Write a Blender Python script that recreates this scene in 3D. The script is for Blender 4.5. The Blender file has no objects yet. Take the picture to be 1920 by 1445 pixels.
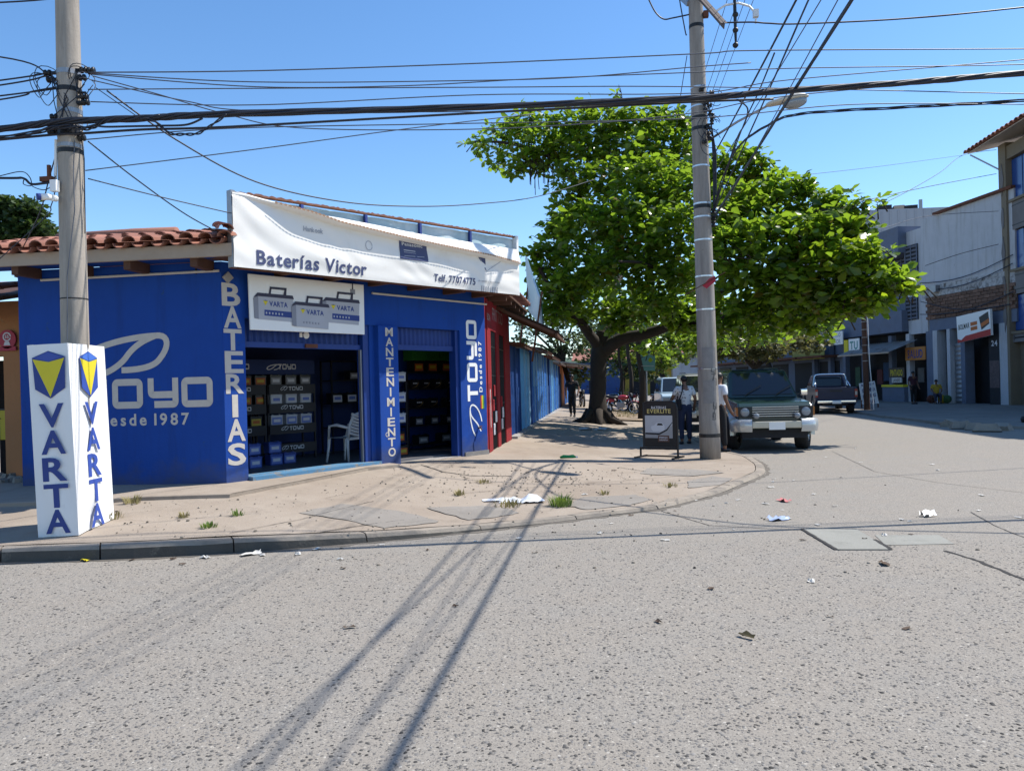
import bpy, math, random
from mathutils import Matrix, Vector
import numpy as np

random.seed(7)
RNG = np.random.default_rng(11)
sc = bpy.context.scene
col = sc.collection
R = math.radians

# ------------------------------------------------------------------ camera, sky, sun, exposure
F_PX, YAW, ROLL, EYE = 1450.0, R(6.9), 0.0255, 1.6
CY, SY = math.cos(YAW), math.sin(YAW)
RIGHT, FWD, UP = Vector((CY, SY, 0)), Vector((-SY, CY, 0)), Vector((0, 0, 1))
cd = bpy.data.cameras.new('camera')
cam = bpy.data.objects.new('camera', cd)
col.objects.link(cam)
cd.sensor_width = 36.0
cd.lens = F_PX / 1920 * 36.0
cd.clip_start, cd.clip_end = 0.05, 2000
cxv = RIGHT * math.cos(ROLL) - UP * math.sin(ROLL)
cyv = RIGHT * math.sin(ROLL) + UP * math.cos(ROLL)
czv = -FWD
cam.matrix_world = Matrix(((cxv.x, cyv.x, czv.x, 0), (cxv.y, cyv.y, czv.y, 0), (cxv.z, cyv.z, czv.z, EYE), (0, 0, 0, 1)))
sc.camera = cam

SUN_AZ, SUN_EL = R(65), R(54.5)            # azimuth from +Y (down the side street) towards +X
wd = bpy.data.worlds.new('World'); sc.world = wd; wd.use_nodes = True
wn = wd.node_tree; wn.nodes.clear()
wo = wn.nodes.new('ShaderNodeOutputWorld'); wb = wn.nodes.new('ShaderNodeBackground')
ws = wn.nodes.new('ShaderNodeTexSky'); ws.sky_type = 'NISHITA'; ws.sun_disc = False
ws.sun_elevation, ws.sun_rotation = SUN_EL, SUN_AZ
ws.altitude, ws.air_density, ws.dust_density, ws.ozone_density = 300, 1.0, 0.15, 3.2
wb.inputs[1].default_value = 0.15
wh_ = wn.nodes.new('ShaderNodeHueSaturation'); wh_.inputs['Saturation'].default_value = 1.16
wn.links.new(ws.outputs[0], wh_.inputs['Color']); wn.links.new(wh_.outputs[0], wb.inputs[0]); wn.links.new(wb.outputs[0], wo.inputs[0])
sl = bpy.data.lights.new('sun', 'SUN'); sl.energy = 5.0; sl.angle = R(0.53); sl.color = (1.0, 0.955, 0.88)
so = bpy.data.objects.new('sun', sl); col.objects.link(so)
sdir = Vector((math.sin(SUN_AZ) * math.cos(SUN_EL), math.cos(SUN_AZ) * math.cos(SUN_EL), math.sin(SUN_EL)))
so.rotation_euler = sdir.to_track_quat('Z', 'Y').to_euler(); so.location = (0, 0, 30)
sc.view_settings.view_transform = 'Standard'; sc.view_settings.look = 'None'
sc.view_settings.exposure = 0.5; sc.view_settings.gamma = 1.0
sc.view_settings.use_curve_mapping = False
sc.cycles.max_bounces = 7; sc.cycles.transparent_max_bounces = 8

# ------------------------------------------------------------------ surveying helpers (photo measurements to metres)
def ray(px, py):
    return cxv * (px - 960) + cyv * (722.5 - py) + FWD * F_PX
def gnd(px, py, z=0.0):
    d = ray(px, py); t = (z - EYE) / d.z
    return Vector((d.x * t, d.y * t, z))
def dep(px, py, Z):
    d = ray(px, py) * (Z / F_PX)
    return Vector((d.x, d.y, EYE + d.z))
class Frame:                       # a wall: x along it, y into it, z up
    def __init__(s, ox, oy, ux, uy):
        l = math.hypot(ux, uy); s.o = Vector((ox, oy, 0)); s.u = Vector((ux / l, uy / l, 0))
        s.v = Vector((-s.u.y, s.u.x, 0))
        s.M = Matrix(((s.u.x, s.v.x, 0, ox), (s.u.y, s.v.y, 0, oy), (0, 0, 1, 0), (0, 0, 0, 1)))
    def pt(s, px, py, out=0.0):    # where the sight line meets the plane «out» metres in front of the wall
        d = ray(px, py); p = s.o - s.v * out
        t = p.dot(s.v) / d.dot(s.v) if abs(d.dot(s.v)) > 1e-9 else 0
        q = d * t + Vector((0, 0, EYE)) - s.o
        return Vector((q.dot(s.u), -out, q.z))

# ------------------------------------------------------------------ mesh builder
PM = {}
class MB:
    def __init__(s, T=None):
        s.v, s.f, s.m, s.T, s.mi = [], [], [], T, 0
    def add(s, vs, fs, mi=None):
        b = len(s.v); s.v.extend([tuple(x) for x in vs])
        for f in fs:
            s.f.append([i + b for i in f]); s.m.append(s.mi if mi is None else mi)
        return s
    def box(s, x0, x1, y0, y1, z0, z1, mi=None):
        return s.add([(x0, y0, z0), (x1, y0, z0), (x1, y1, z0), (x0, y1, z0), (x0, y0, z1), (x1, y0, z1), (x1, y1, z1), (x0, y1, z1)],
                     [(3, 2, 1, 0), (4, 5, 6, 7), (0, 1, 5, 4), (1, 2, 6, 5), (2, 3, 7, 6), (3, 0, 4, 7)], mi)
    def cbox(s, c, d, rot=None, mi=None, top=1.0):
        hx, hy, hz = d[0] / 2, d[1] / 2, d[2] / 2; c = Vector(c)
        P = []
        for z in (-hz, hz):
            k = top if z > 0 else 1.0
            for x, y in ((-hx, -hy), (hx, -hy), (hx, hy), (-hx, hy)):
                p = Vector((x * k, y * k, z)); P.append(c + (rot @ p if rot else p))
        return s.add(P, [(3, 2, 1, 0), (4, 5, 6, 7), (0, 1, 5, 4), (1, 2, 6, 5), (2, 3, 7, 6), (3, 0, 4, 7)], mi)
    def beam(s, a, b, w, h, mi=None, up=(0, 0, 1)):
        a, b = Vector(a), Vector(b); d = (b - a).normalized(); x = d.cross(Vector(up))
        x = x.normalized() if x.length > 1e-6 else Vector((1, 0, 0)); z = x.cross(d)
        P = [p + x * i * w / 2 + z * j * h / 2 for p in (a, b) for i, j in ((-1, -1), (1, -1), (1, 1), (-1, 1))]
        return s.add(P, [(3, 2, 1, 0), (4, 5, 6, 7), (0, 1, 5, 4), (1, 2, 6, 5), (2, 3, 7, 6), (3, 0, 4, 7)], mi)
    def quad(s, a, b, c, d, mi=None):
        return s.add([a, b, c, d], [(0, 1, 2, 3)], mi)
    def poly(s, pts, mi=None):
        return s.add(pts, [tuple(range(len(pts)))], mi)
    def slab(s, pts, off, mi=None):         # polygon thickened by vector off
        n = len(pts); off = Vector(off); P = [Vector(p) for p in pts]
        P += [p + off for p in P]
        fs = [tuple(range(n - 1, -1, -1)), tuple(range(n, 2 * n))] + [(i, (i + 1) % n, n + (i + 1) % n, n + i) for i in range(n)]
        return s.add(P, fs, mi)
    def tube(s, pts, r, n=8, cap=True, mi=None, sq=1.0):
        P = [Vector(p) for p in pts]; k = len(P)
        rs = [r] * k if isinstance(r, (int, float)) else list(r)
        vs, fs = [], []; pn = None
        for i, p in enumerate(P):
            t = (P[min(i + 1, k - 1)] - P[max(i - 1, 0)]).normalized()
            if pn is None:
                pn = t.cross(Vector((0, 0, 1)))
                if pn.length < 1e-3: pn = t.cross(Vector((1, 0, 0)))
                pn.normalize()
            else:
                pn = (pn - t * pn.dot(t)); pn = pn.normalized() if pn.length > 1e-6 else Vector((1, 0, 0))
            bn = t.cross(pn)
            for j in range(n):
                a = 2 * math.pi * j / n
                vs.append(p + (pn * math.cos(a) + bn * math.sin(a) * sq) * rs[i])
        for i in range(k - 1):
            for j in range(n):
                a, b = i * n + j, i * n + (j + 1) % n
                fs.append((a, b, b + n, a + n))
        if cap:
            fs.append(tuple(range(n - 1, -1, -1))); fs.append(tuple((k - 1) * n + j for j in range(n)))
        return s.add(vs, fs, mi)
    def cyl(s, a, b, r0, r1=None, n=16, mi=None, cap=True):
        return s.tube([a, b], [r0, r0 if r1 is None else r1], n, cap, mi)
    def lathe(s, prof, c, n=20, axis='z', mi=None):
        c = Vector(c); vs, fs = [], []
        for r, h in prof:
            for j in range(n):
                a = 2 * math.pi * j / n; q = (r * math.cos(a), r * math.sin(a))
                vs.append(c + (Vector((q[0], q[1], h)) if axis == 'z' else Vector((h, q[0], q[1])) if axis == 'x' else Vector((q[1], h, q[0]))))
        for i in range(len(prof) - 1):
            for j in range(n):
                a, b = i * n + j, i * n + (j + 1) % n
                fs.append((a, b, b + n, a + n))
        return s.add(vs, fs, mi)
    def ell(s, c, r, nu=14, nv=9, mi=None, rot=None):
        c = Vector(c); vs, fs = [], []
        for i in range(nv + 1):
            t = math.pi * i / nv
            for j in range(nu):
                a = 2 * math.pi * j / nu
                p = Vector((r[0] * math.sin(t) * math.cos(a), r[1] * math.sin(t) * math.sin(a), -r[2] * math.cos(t)))
                vs.append(c + (rot @ p if rot else p))
        for i in range(nv):
            for j in range(nu):
                a, b = i * nu + j, i * nu + (j + 1) % nu
                fs.append((a, b, b + nu, a + nu))
        return s.add(vs, fs, mi)
    def stroke(s, pts, w, fn, closed=False, mi=None):   # flat painted stroke; fn maps 2D to the surface
        P = [Vector((p[0], p[1])) for p in pts]; n = len(P); L, Rr = [], []
        for i in range(n):
            if closed: a, b = P[(i - 1) % n], P[(i + 1) % n]
            else: a, b = P[max(i - 1, 0)], P[min(i + 1, n - 1)]
            d1 = (P[i] - a); d2 = (b - P[i])
            d1 = d1.normalized() if d1.length > 1e-9 else d2.normalized()
            d2 = d2.normalized() if d2.length > 1e-9 else d1
            t = (d1 + d2); t = t.normalized() if t.length > 1e-6 else d1
            nn = Vector((-t.y, t.x)); c = max(0.5, nn.dot(Vector((-d1.y, d1.x))))
            wi = (w[i] if isinstance(w, (list, tuple)) else w) / 2 / c
            L.append(P[i] + nn * wi); Rr.append(P[i] - nn * wi)
        vs = [fn(p.x, p.y) for p in L] + [fn(p.x, p.y) for p in Rr]
        m = n if closed else n - 1
        return s.add(vs, [(i + n, (i + 1) % n + n, (i + 1) % n, i) for i in range(m)], mi)
    def build(s, name, mats, parent=None, smooth=False, label=None, cat=None, group=None, kind=None, M=None):
        me = bpy.data.meshes.new(name)
        base = PM.get(parent, Matrix()) if parent is not None else (M or Matrix())
        vs = s.v
        if s.T is not None or (parent is None and M is not None):
            X = base.inverted() @ (s.T if s.T is not None else Matrix())
            if s.T is None: X = Matrix()
            vs = [tuple(X @ Vector(v)) for v in s.v]
        me.from_pydata(vs, [], s.f)
        if not isinstance(mats, (list, tuple)): mats = [mats]
        for m in mats: me.materials.append(m)
        if len(mats) > 1: me.polygons.foreach_set('material_index', s.m)
        if smooth: me.polygons.foreach_set('use_smooth', [True] * len(me.polygons))
        me.update()
        o = bpy.data.objects.new(name, me); col.objects.link(o)
        if parent is not None: o.parent = parent; PM[o] = base
        else:
            if M is not None: o.matrix_world = M
            PM[o] = base
        tag(o, label, cat, group, kind)
        return o
W = Matrix()                                   # «T=W»: coordinates given in the world

def tag(o, label=None, cat=None, group=None, kind=None):
    if label: o['label'] = label
    if cat: o['category'] = cat
    if group: o['group'] = group
    if kind: o['kind'] = kind
    return o
def thing(name, label, cat, M=None, group=None):
    o = bpy.data.objects.new(name, None); col.objects.link(o); o.empty_display_size = 0.2
    M = M if isinstance(M, Matrix) else Matrix.Translation(Vector(M or (0, 0, 0)))
    o.matrix_world = M; PM[o] = M
    return tag(o, label, cat, group)
def at(x, y, z=0.0, rz=0.0, s=1.0):
    return Matrix.Translation((x, y, z)) @ Matrix.Rotation(rz, 4, 'Z') @ Matrix.Scale(s, 4)
def part(name, mesh, mat_, parent, M, label=None, kind=None):   # instance of shared mesh data; M local to parent
    o = bpy.data.objects.new(name, mesh); col.objects.link(o); o.parent = parent; o.matrix_local = M
    PM[o] = PM[parent] @ M
    return tag(o, label, None, None, kind)
def mesh_of(mb, name, mats, smooth=False):
    me = bpy.data.meshes.new(name); me.from_pydata(mb.v, [], mb.f)
    if not isinstance(mats, (list, tuple)): mats = [mats]
    for m in mats: me.materials.append(m)
    if len(mats) > 1: me.polygons.foreach_set('material_index', mb.m)
    if smooth: me.polygons.foreach_set('use_smooth', [True] * len(me.polygons))
    me.update(); return me
def copy_tree(o, M=None, parent=None, label=None, group=None):
    c = o.copy(); col.objects.link(c)
    if parent is not None: c.parent = parent; c.matrix_parent_inverse = o.matrix_parent_inverse.copy()
    if M is not None: c.matrix_world = M; PM[c] = M
    else: PM[c] = PM.get(o, Matrix())
    if label: c['label'] = label
    if group: c['group'] = group
    for ch in list(KIDS(o)): copy_tree(ch, None, c)
    return c
def KIDS(o):
    return [x for x in o.children]
def bevel(o, w=0.02, seg=2, ang=35):
    m = o.modifiers.new('bevel', 'BEVEL'); m.width = w; m.segments = seg; m.limit_method = 'ANGLE'; m.angle_limit = R(ang)
    return o

# ------------------------------------------------------------------ lettering
CH = sorted(set("ABCDEFGHIJKLMNOPQRSTUVWXYZabcdefghijklmnopqrstuvwxyz0123456789.í:-"))
GL = {}
def make_glyphs():
    tmp = []
    for bold, off in ((0, 0.0), (1, 0.025)):
        for ch in CH:
            cu = bpy.data.curves.new('g', 'FONT'); cu.body = ch; cu.size = 1.0; cu.offset = off; cu.resolution_u = 3
            o = bpy.data.objects.new('g', cu); col.objects.link(o); tmp.append((bold, ch, o, cu))
    dg = bpy.context.evaluated_depsgraph_get(); dg.update()
    for bold, ch, o, cu in tmp:
        me = o.evaluated_get(dg).to_mesh()
        vs = [(v.co.x, v.co.y) for v in me.vertices]; fs = [tuple(p.vertices) for p in me.polygons]
        x0 = min(v[0] for v in vs); x1 = max(v[0] for v in vs)
        GL[(bold, ch)] = ([(x - x0, y) for x, y in vs], fs, x1 - x0)
        o.evaluated_get(dg).to_mesh_clear()
    for bold, ch, o, cu in tmp:
        bpy.data.objects.remove(o); bpy.data.curves.remove(cu)
make_glyphs()
CAP = max(v[1] for v in GL[(0, 'H')][0])
def text_w(s_, bold=1, track=0.09):
    return sum(0.28 if c == ' ' else GL[(bold, c)][2] + track for c in s_) - track
def text(mb, s_, o, ux, uy, h, bold=1, align='l', track=0.09, w=None, mi=None):
    """flat letters: cap height h metres; w fits the total width"""
    o, ux, uy = Vector(o), Vector(ux).normalized(), Vector(uy).normalized()
    k = h / CAP; tw = text_w(s_, bold, track); kx = k if w is None else w / tw
    x = {'l': 0, 'c': -tw / 2, 'r': -tw}[align]
    for c in s_:
        if c == ' ': x += 0.28; continue
        vs, fs, gw = GL[(bold, c)]
        mb.add([o + ux * ((x + vx) * kx) + uy * (vy * k) for vx, vy in vs], fs, mi)
        x += gw + track

# ------------------------------------------------------------------ materials
class NT:
    def __init__(s, name):
        s.mat = bpy.data.materials.new(name); s.mat.use_nodes = True
        s.t = s.mat.node_tree; s.t.nodes.clear()
        s.out = s.t.nodes.new('ShaderNodeOutputMaterial'); s.b = s.t.nodes.new('ShaderNodeBsdfPrincipled')
        s.t.links.new(s.b.outputs[0], s.out.inputs[0])
        s.tc = s.t.nodes.new('ShaderNodeTexCoord')
    def n(s, ty, **kw):
        x = s.t.nodes.new(ty)
        for k, v in kw.items():
            if k.startswith('i_'): x.inputs[k[2:].replace('_', ' ')].default_value = v
            else: setattr(x, k, v)
        return x
    def l(s, a, b): s.t.links.new(a, b)
    def noise(s, scale, detail=4, rough=0.6, vec=None, dist=0.0):
        x = s.n('ShaderNodeTexNoise'); x.inputs['Scale'].default_value = scale; x.inputs['Detail'].default_value = detail
        x.inputs['Roughness'].default_value = rough; x.inputs['Distortion'].default_value = dist
        s.l(vec if vec is not None else s.tc.outputs['Object'], x.inputs['Vector']); return x.outputs[0]
    def ramp(s, fac, stops):
        x = s.n('ShaderNodeValToRGB'); e = x.color_ramp.elements
        while len(e) < len(stops): e.new(0.5)
        for i, (p, c) in enumerate(stops):
            e[i].position = p; e[i].color = (c[0], c[1], c[2], 1) if not isinstance(c, (int, float)) else (c, c, c, 1)
        s.l(fac, x.inputs[0]); return x.outputs[0]
    def mix(s, fac, a, b, mode='MIX'):
        x = s.n('ShaderNodeMix', data_type='RGBA', blend_type=mode)
        for i, v in ((0, fac), (6, a), (7, b)):
            if isinstance(v, (int, float)): x.inputs[i].default_value = v
            elif isinstance(v, tuple): x.inputs[i].default_value = (v[0], v[1], v[2], 1)
            else: s.l(v, x.inputs[i])
        return x.outputs[2]
    def math(s, op, a, b=0.0):
        x = s.n('ShaderNodeMath', operation=op)
        for i, v in ((0, a), (1, b)):
            if isinstance(v, (int, float)): x.inputs[i].default_value = v
            else: s.l(v, x.inputs[i])
        return x.outputs[0]
    def bump(s, h, strength=0.4, dist=0.01):
        x = s.n('ShaderNodeBump'); x.inputs['Strength'].default_value = strength; x.inputs['Distance'].default_value = dist
        s.l(h, x.inputs['Height']); s.l(x.outputs[0], s.b.inputs['Normal']); return x
    def color(s, c):
        if isinstance(c, tuple): s.b.inputs['Base Color'].default_value = (c[0], c[1], c[2], 1)
        else: s.l(c, s.b.inputs['Base Color'])
    def rough(s, r):
        if isinstance(r, (int, float)): s.b.inputs['Roughness'].default_value = r
        else: s.l(r, s.b.inputs['Roughness'])
MATS = {}
def mat(name, c, rough=0.7, var=0.12, scale=3.0, bump=0.0, bscale=40.0, metal=0.0, spec=0.4, rnd=0.0, isl=0.0, dirt=None, dscale=1.2, dlo=0.5, dhi=0.72, coat=0.0):
    """plain painted / stone / metal surface: base colour, soft mottling, optional dirt and relief"""
    if name in MATS: return MATS[name]
    t = NT(name); c = tuple(c)
    k = t.noise(scale, 5)
    cc = t.mix(k, tuple(min(1, x * (1 - var)) for x in c), tuple(min(1, x * (1 + var)) for x in c))
    if dirt is not None:
        cc = t.mix(t.ramp(t.noise(dscale, 7, 0.68, dist=0.4), [(dlo, 0.0), (dhi, 1.0)]), cc, tuple(dirt))
    if rnd or isl:
        if rnd: r = t.n('ShaderNodeObjectInfo').outputs['Random']; a = rnd
        else: r = t.n('ShaderNodeNewGeometry').outputs['Random Per Island']; a = isl
        h = t.n('ShaderNodeHueSaturation')
        t.l(t.math('ADD', t.math('MULTIPLY', r, 2 * a), 1 - a), h.inputs['Value'])
        t.l(cc, h.inputs['Color']); cc = h.outputs[0]
    t.color(cc); t.rough(rough)
    t.b.inputs['Metallic'].default_value = metal
    t.b.inputs['Specular IOR Level'].default_value = spec
    if coat: t.b.inputs['Coat Weight'].default_value = coat; t.b.inputs['Coat Roughness'].default_value = 0.06
    if bump: t.bump(t.noise(bscale, 5, 0.65), bump, 0.012)
    MATS[name] = t.mat
    return t.mat

def road_material():
    t = NT('exposed_aggregate_concrete'); P = t.tc.outputs['Object']
    big = t.noise(0.28, 4, 0.6); mid = t.noise(1.7, 5, 0.65); fine = t.noise(55, 4, 0.7)
    base = t.mix(big, (0.225, 0.195, 0.16), (0.275, 0.243, 0.205))
    base = t.mix(t.ramp(mid, [(0.42, 0.0), (0.66, 1.0)]), base, (0.235, 0.222, 0.20))
    base = t.mix(t.ramp(t.noise(0.75, 6, 0.7, dist=0.6), [(0.58, 0.0), (0.75, 0.55)]), base, (0.18, 0.168, 0.152))
    base = t.mix(t.ramp(t.noise(0.45, 7, 0.7, dist=0.8), [(0.40, 0.0), (0.70, 0.6)]), base, (0.285, 0.245, 0.195))
    fine = t.mix(0.5, fine, t.noise(150, 3, 0.7))
    base = t.mix(0.62, base, t.mix(fine, (0.075, 0.067, 0.058), (0.44, 0.40, 0.345)))
    for sc_, thr, dark in ((48, 0.34, 0.8), (85, 0.32, 0.7), (120, 0.36, 0.7)):
        v = t.n('ShaderNodeTexVoronoi'); v.inputs['Scale'].default_value = sc_; t.l(P, v.inputs['Vector'])
        m = t.ramp(v.outputs['Distance'], [(thr - 0.04, dark), (thr + 0.06, 0.0)])
        sp = t.n('ShaderNodeSeparateColor'); t.l(v.outputs['Color'], sp.inputs[0])
        keep = t.ramp(sp.outputs[0], [(0.50, 0.0), (0.56, 1.0)])
        st = t.ramp(sp.outputs[1], [(0.0, (0.06, 0.06, 0.062)), (0.4, (0.105, 0.10, 0.097)), (0.75, (0.155, 0.14, 0.12)), (0.9, (0.40, 0.365, 0.31)), (1.0, (0.46, 0.43, 0.38))])
        base = t.mix(t.math('MULTIPLY', m, keep), base, st)
    v = t.n('ShaderNodeTexVoronoi'); v.inputs['Scale'].default_value = 40; t.l(P, v.inputs['Vector'])
    h = t.math('ADD', t.math('MULTIPLY', v.outputs['Distance'], -0.7), fine)
    t.color(base); t.rough(0.88); t.bump(h, 0.55, 0.006)
    t.b.inputs['Specular IOR Level'].default_value = 0.25
    return t.mat
def walk_material(name, c1, c2, crack=0.7):
    t = NT(name); P = t.tc.outputs['Object']
    base = t.mix(t.ramp(t.noise(0.5, 6, 0.65, dist=0.3), [(0.35, 0.0), (0.65, 1.0)]), c1, c2)
    base = t.mix(t.ramp(t.noise(2.6, 7, 0.7), [(0.52, 0.0), (0.74, 0.6)]), base, tuple(x * 0.66 for x in c1))
    base = t.mix(t.ramp(t.noise(14, 6, 0.75), [(0.60, 0.0), (0.72, 0.5)]), base, tuple(x * 0.5 for x in c1))
    nz = t.n('ShaderNodeTexNoise'); nz.inputs['Scale'].default_value = 1.1; nz.inputs['Detail'].default_value = 6
    t.l(P, nz.inputs['Vector'])
    vm = t.n('ShaderNodeVectorMath', operation='MULTIPLY_ADD'); t.l(nz.outputs['Color'], vm.inputs[0])
    vm.inputs[1].default_value = (0.7, 0.7, 0); t.l(P, vm.inputs[2])
    v = t.n('ShaderNodeTexVoronoi', feature='DISTANCE_TO_EDGE'); v.inputs['Scale'].default_value = 0.42; t.l(vm.outputs[0], v.inputs['Vector'])
    ck = t.ramp(v.outputs['Distance'], [(0.001, crack), (0.005, 0.0)])
    keep = t.ramp(t.noise(0.6, 3), [(0.52, 0.0), (0.60, 1.0)])
    ckm = t.math('MULTIPLY', ck, keep)
    base = t.mix(ckm, base, (0.045, 0.038, 0.03))
    t.color(base); t.rough(0.92); t.b.inputs['Specular IOR Level'].default_value = 0.2
    t.bump(t.math('SUBTRACT', t.noise(30, 6, 0.7), t.math('MULTIPLY', ckm, 1.5)), 0.5, 0.012)
    return t.mat
def leaf_material(name, c_lo, c_hi, trans=0.45, tcol=(0.30, 0.42, 0.03), rough=0.32, rnd=False, old=None):
    t = NT(name)
    r = t.n('ShaderNodeObjectInfo').outputs['Random'] if rnd else t.n('ShaderNodeNewGeometry').outputs['Random Per Island']
    st = [(0.0, c_lo), (0.9, c_hi)]
    if old is not None: st += [(0.93, c_hi), (0.96, old)]
    cc = t.ramp(r, st)
    t.color(cc); t.rough(rough); t.b.inputs['Specular IOR Level'].default_value = 0.45
    tr = t.n('ShaderNodeBsdfTranslucent'); tr.inputs[0].default_value = (*tcol, 1)
    mx = t.n('ShaderNodeMixShader'); mx.inputs[0].default_value = trans
    t.l(t.b.outputs[0], mx.inputs[1]); t.l(tr.outputs[0], mx.inputs[2]); t.l(mx.outputs[0], t.out.inputs[0])
    return t.mat
def peeled_wall(name, c, under, lo=0.62, hi=0.66, rough=0.75, streak=None, base=None):
    """painted render with chips showing what is under the paint"""
    t = NT(name)
    cc = t.mix(t.noise(1.3, 6, 0.65), tuple(x * 0.82 for x in c), tuple(min(1, x * 1.16) for x in c))
    ch = t.ramp(t.noise(5.5, 8, 0.72, dist=0.5), [(lo, 0.0), (hi, 1.0)])
    cc = t.mix(ch, cc, under)
    if streak is not None:
        mp = t.n('ShaderNodeMapping'); mp.inputs['Scale'].default_value = (2.2, 2.2, 0.22); t.l(t.tc.outputs['Object'], mp.inputs[0])
        cc = t.mix(t.ramp(t.noise(1.6, 7, 0.7, vec=mp.outputs[0]), [(0.5, 0.0), (0.75, 0.75)]), cc, streak)
    if base is not None:
        sp = t.n('ShaderNodeSeparateXYZ'); t.l(t.tc.outputs['Object'], sp.inputs[0])
        hgt = t.math('SUBTRACT', sp.outputs[2], t.math('MULTIPLY', t.noise(3.5, 6, 0.7), 0.75))
        cc = t.mix(t.ramp(hgt, [(0.0, 0.75), (0.30, 0.0)]), cc, base)
    t.color(cc); t.rough(rough); t.b.inputs['Specular IOR Level'].default_value = 0.3
    t.bump(t.math('SUBTRACT', t.noise(26, 6, 0.7), t.math('MULTIPLY', ch, 0.5)), 0.35, 0.012)
    return t.mat
def pole_material(name, c):
    t = NT(name)
    mp = t.n('ShaderNodeMapping'); mp.inputs['Scale'].default_value = (3, 3, 0.35); t.l(t.tc.outputs['Object'], mp.inputs[0])
    cc = t.mix(t.ramp(t.noise(2.2, 6, 0.7, vec=mp.outputs[0]), [(0.36, 0.0), (0.68, 1.0)]), tuple(x * 0.72 for x in c), tuple(min(1, x * 1.15) for x in c))
    cc = t.mix(t.ramp(t.noise(16, 6, 0.72), [(0.6, 0.0), (0.72, 0.55)]), cc, tuple(x * 0.5 for x in c))
    t.color(cc); t.rough(0.9); t.b.inputs['Specular IOR Level'].default_value = 0.2
    t.bump(t.noise(35, 6, 0.7), 0.35, 0.01)
    return t.mat
def glass_mat(name, c=(0.01, 0.013, 0.016), rough=0.06):
    return mat(name, c, rough, 0.1, 2, spec=0.6)

m_road = road_material()
m_walk = walk_material('worn_cement_pavement', (0.275, 0.225, 0.178), (0.345, 0.292, 0.238), 0.5)
m_patch = walk_material('grey_cement_patch', (0.222, 0.20, 0.175), (0.272, 0.248, 0.22), 0.3)
m_kerbd = mat('kerb_face_grime_and_shade', (0.075, 0.068, 0.058), 0.95, 0.35, 4, 0.6, 25, dirt=(0.17, 0.15, 0.12), dscale=5, dlo=0.58, dhi=0.75)  # road face of the kerb: its unlit shade put into the colour, with grime
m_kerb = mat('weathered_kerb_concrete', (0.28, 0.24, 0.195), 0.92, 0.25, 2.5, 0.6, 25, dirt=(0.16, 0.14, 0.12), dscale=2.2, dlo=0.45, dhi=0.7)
m_earth = mat('dry_earth', (0.27, 0.20, 0.14), 0.95, 0.3, 2, 0.6, 20, dirt=(0.15, 0.13, 0.06), dscale=3)
m_peb = mat('river_pebble', (0.125, 0.117, 0.107), 0.75, 0.15, 9, isl=0.8, spec=0.3)
m_blue = peeled_wall('blue_painted_render', (0.0032, 0.050, 0.28), (0.012, 0.06, 0.20), 0.64, 0.68, streak=(0.004, 0.033, 0.17), base=(0.045, 0.06, 0.12))
m_blue2 = mat('blue_painted_metal', (0.006, 0.036, 0.20), 0.5, 0.2, 4, 0.08, 60)
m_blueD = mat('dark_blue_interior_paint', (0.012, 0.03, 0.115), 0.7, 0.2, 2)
m_let = mat('off_white_wall_lettering', (0.50, 0.46, 0.41), 0.7, 0.14, 9, 0.1, 60)
m_white = mat('white_sheet', (0.80, 0.80, 0.78), 0.55, 0.05, 2, 0.05, 30)
m_boxw = mat('grubby_white_sheet', (0.74, 0.74, 0.73), 0.5, 0.05, 2, 0.06, 14, dirt=(0.42, 0.39, 0.34), dscale=2.2, dlo=0.6, dhi=0.85)
m_banner = mat('white_vinyl_banner', (0.80, 0.78, 0.74), 0.42, 0.05, 1.3, 0.06, 18, dirt=(0.62, 0.55, 0.45), dscale=0.8, dlo=0.6, dhi=0.9)
m_slate = mat('slate_blue_print', (0.055, 0.07, 0.16), 0.6, 0.15, 6)
m_navy = mat('navy_print', (0.02, 0.045, 0.21), 0.55, 0.15, 5)
m_yellow = mat('yellow_print', (0.62, 0.52, 0.025), 0.6, 0.1, 5)
m_greyp = mat('grey_print', (0.40, 0.41, 0.44), 0.6, 0.1, 6)
m_greyl = mat('light_grey_print', (0.56, 0.57, 0.60), 0.6, 0.08, 6)
m_black = mat('black_paint', (0.012, 0.012, 0.014), 0.45, 0.2, 5)
m_rust = mat('rusty_steel', (0.12, 0.045, 0.025), 0.85, 0.4, 7, 0.3, 50)
m_steel = mat('galvanised_steel', (0.30, 0.31, 0.33), 0.45, 0.18, 6, metal=0.7)
m_alu = mat('bright_metal', (0.62, 0.63, 0.65), 0.3, 0.1, 6, metal=0.85)
m_sheet = mat('pale_old_sign_sheet', (0.47, 0.60, 0.64), 0.4, 0.12, 0.8, dirt=(0.75, 0.78, 0.78), dscale=1.1)
m_pole = pole_material('spun_concrete', (0.36, 0.32, 0.275))
m_pole2 = pole_material('grey_spun_concrete', (0.29, 0.265, 0.24))
m_tile = mat('terracotta_tile', (0.27, 0.115, 0.078), 0.85, 0.25, 6, 0.3, 40, rnd=0.3, dirt=(0.12, 0.07, 0.055), dscale=4, dlo=0.55, dhi=0.75)
m_fascia = mat('cream_fascia_render', (0.37, 0.30, 0.235), 0.85, 0.12, 3, 0.2, 30, dirt=(0.33, 0.26, 0.2), dscale=2)
m_beam = mat('brown_timber', (0.085, 0.038, 0.022), 0.75, 0.3, 6, 0.2, 30)
m_cable = mat('black_cable', (0.018, 0.02, 0.03), 0.5, 0.2, 5)
m_cableg = mat('grey_wire', (0.075, 0.085, 0.11), 0.5, 0.2, 5)
m_ochre = peeled_wall('ochre_render', (0.36, 0.165, 0.07), (0.32, 0.2, 0.11), 0.62, 0.7)
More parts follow.
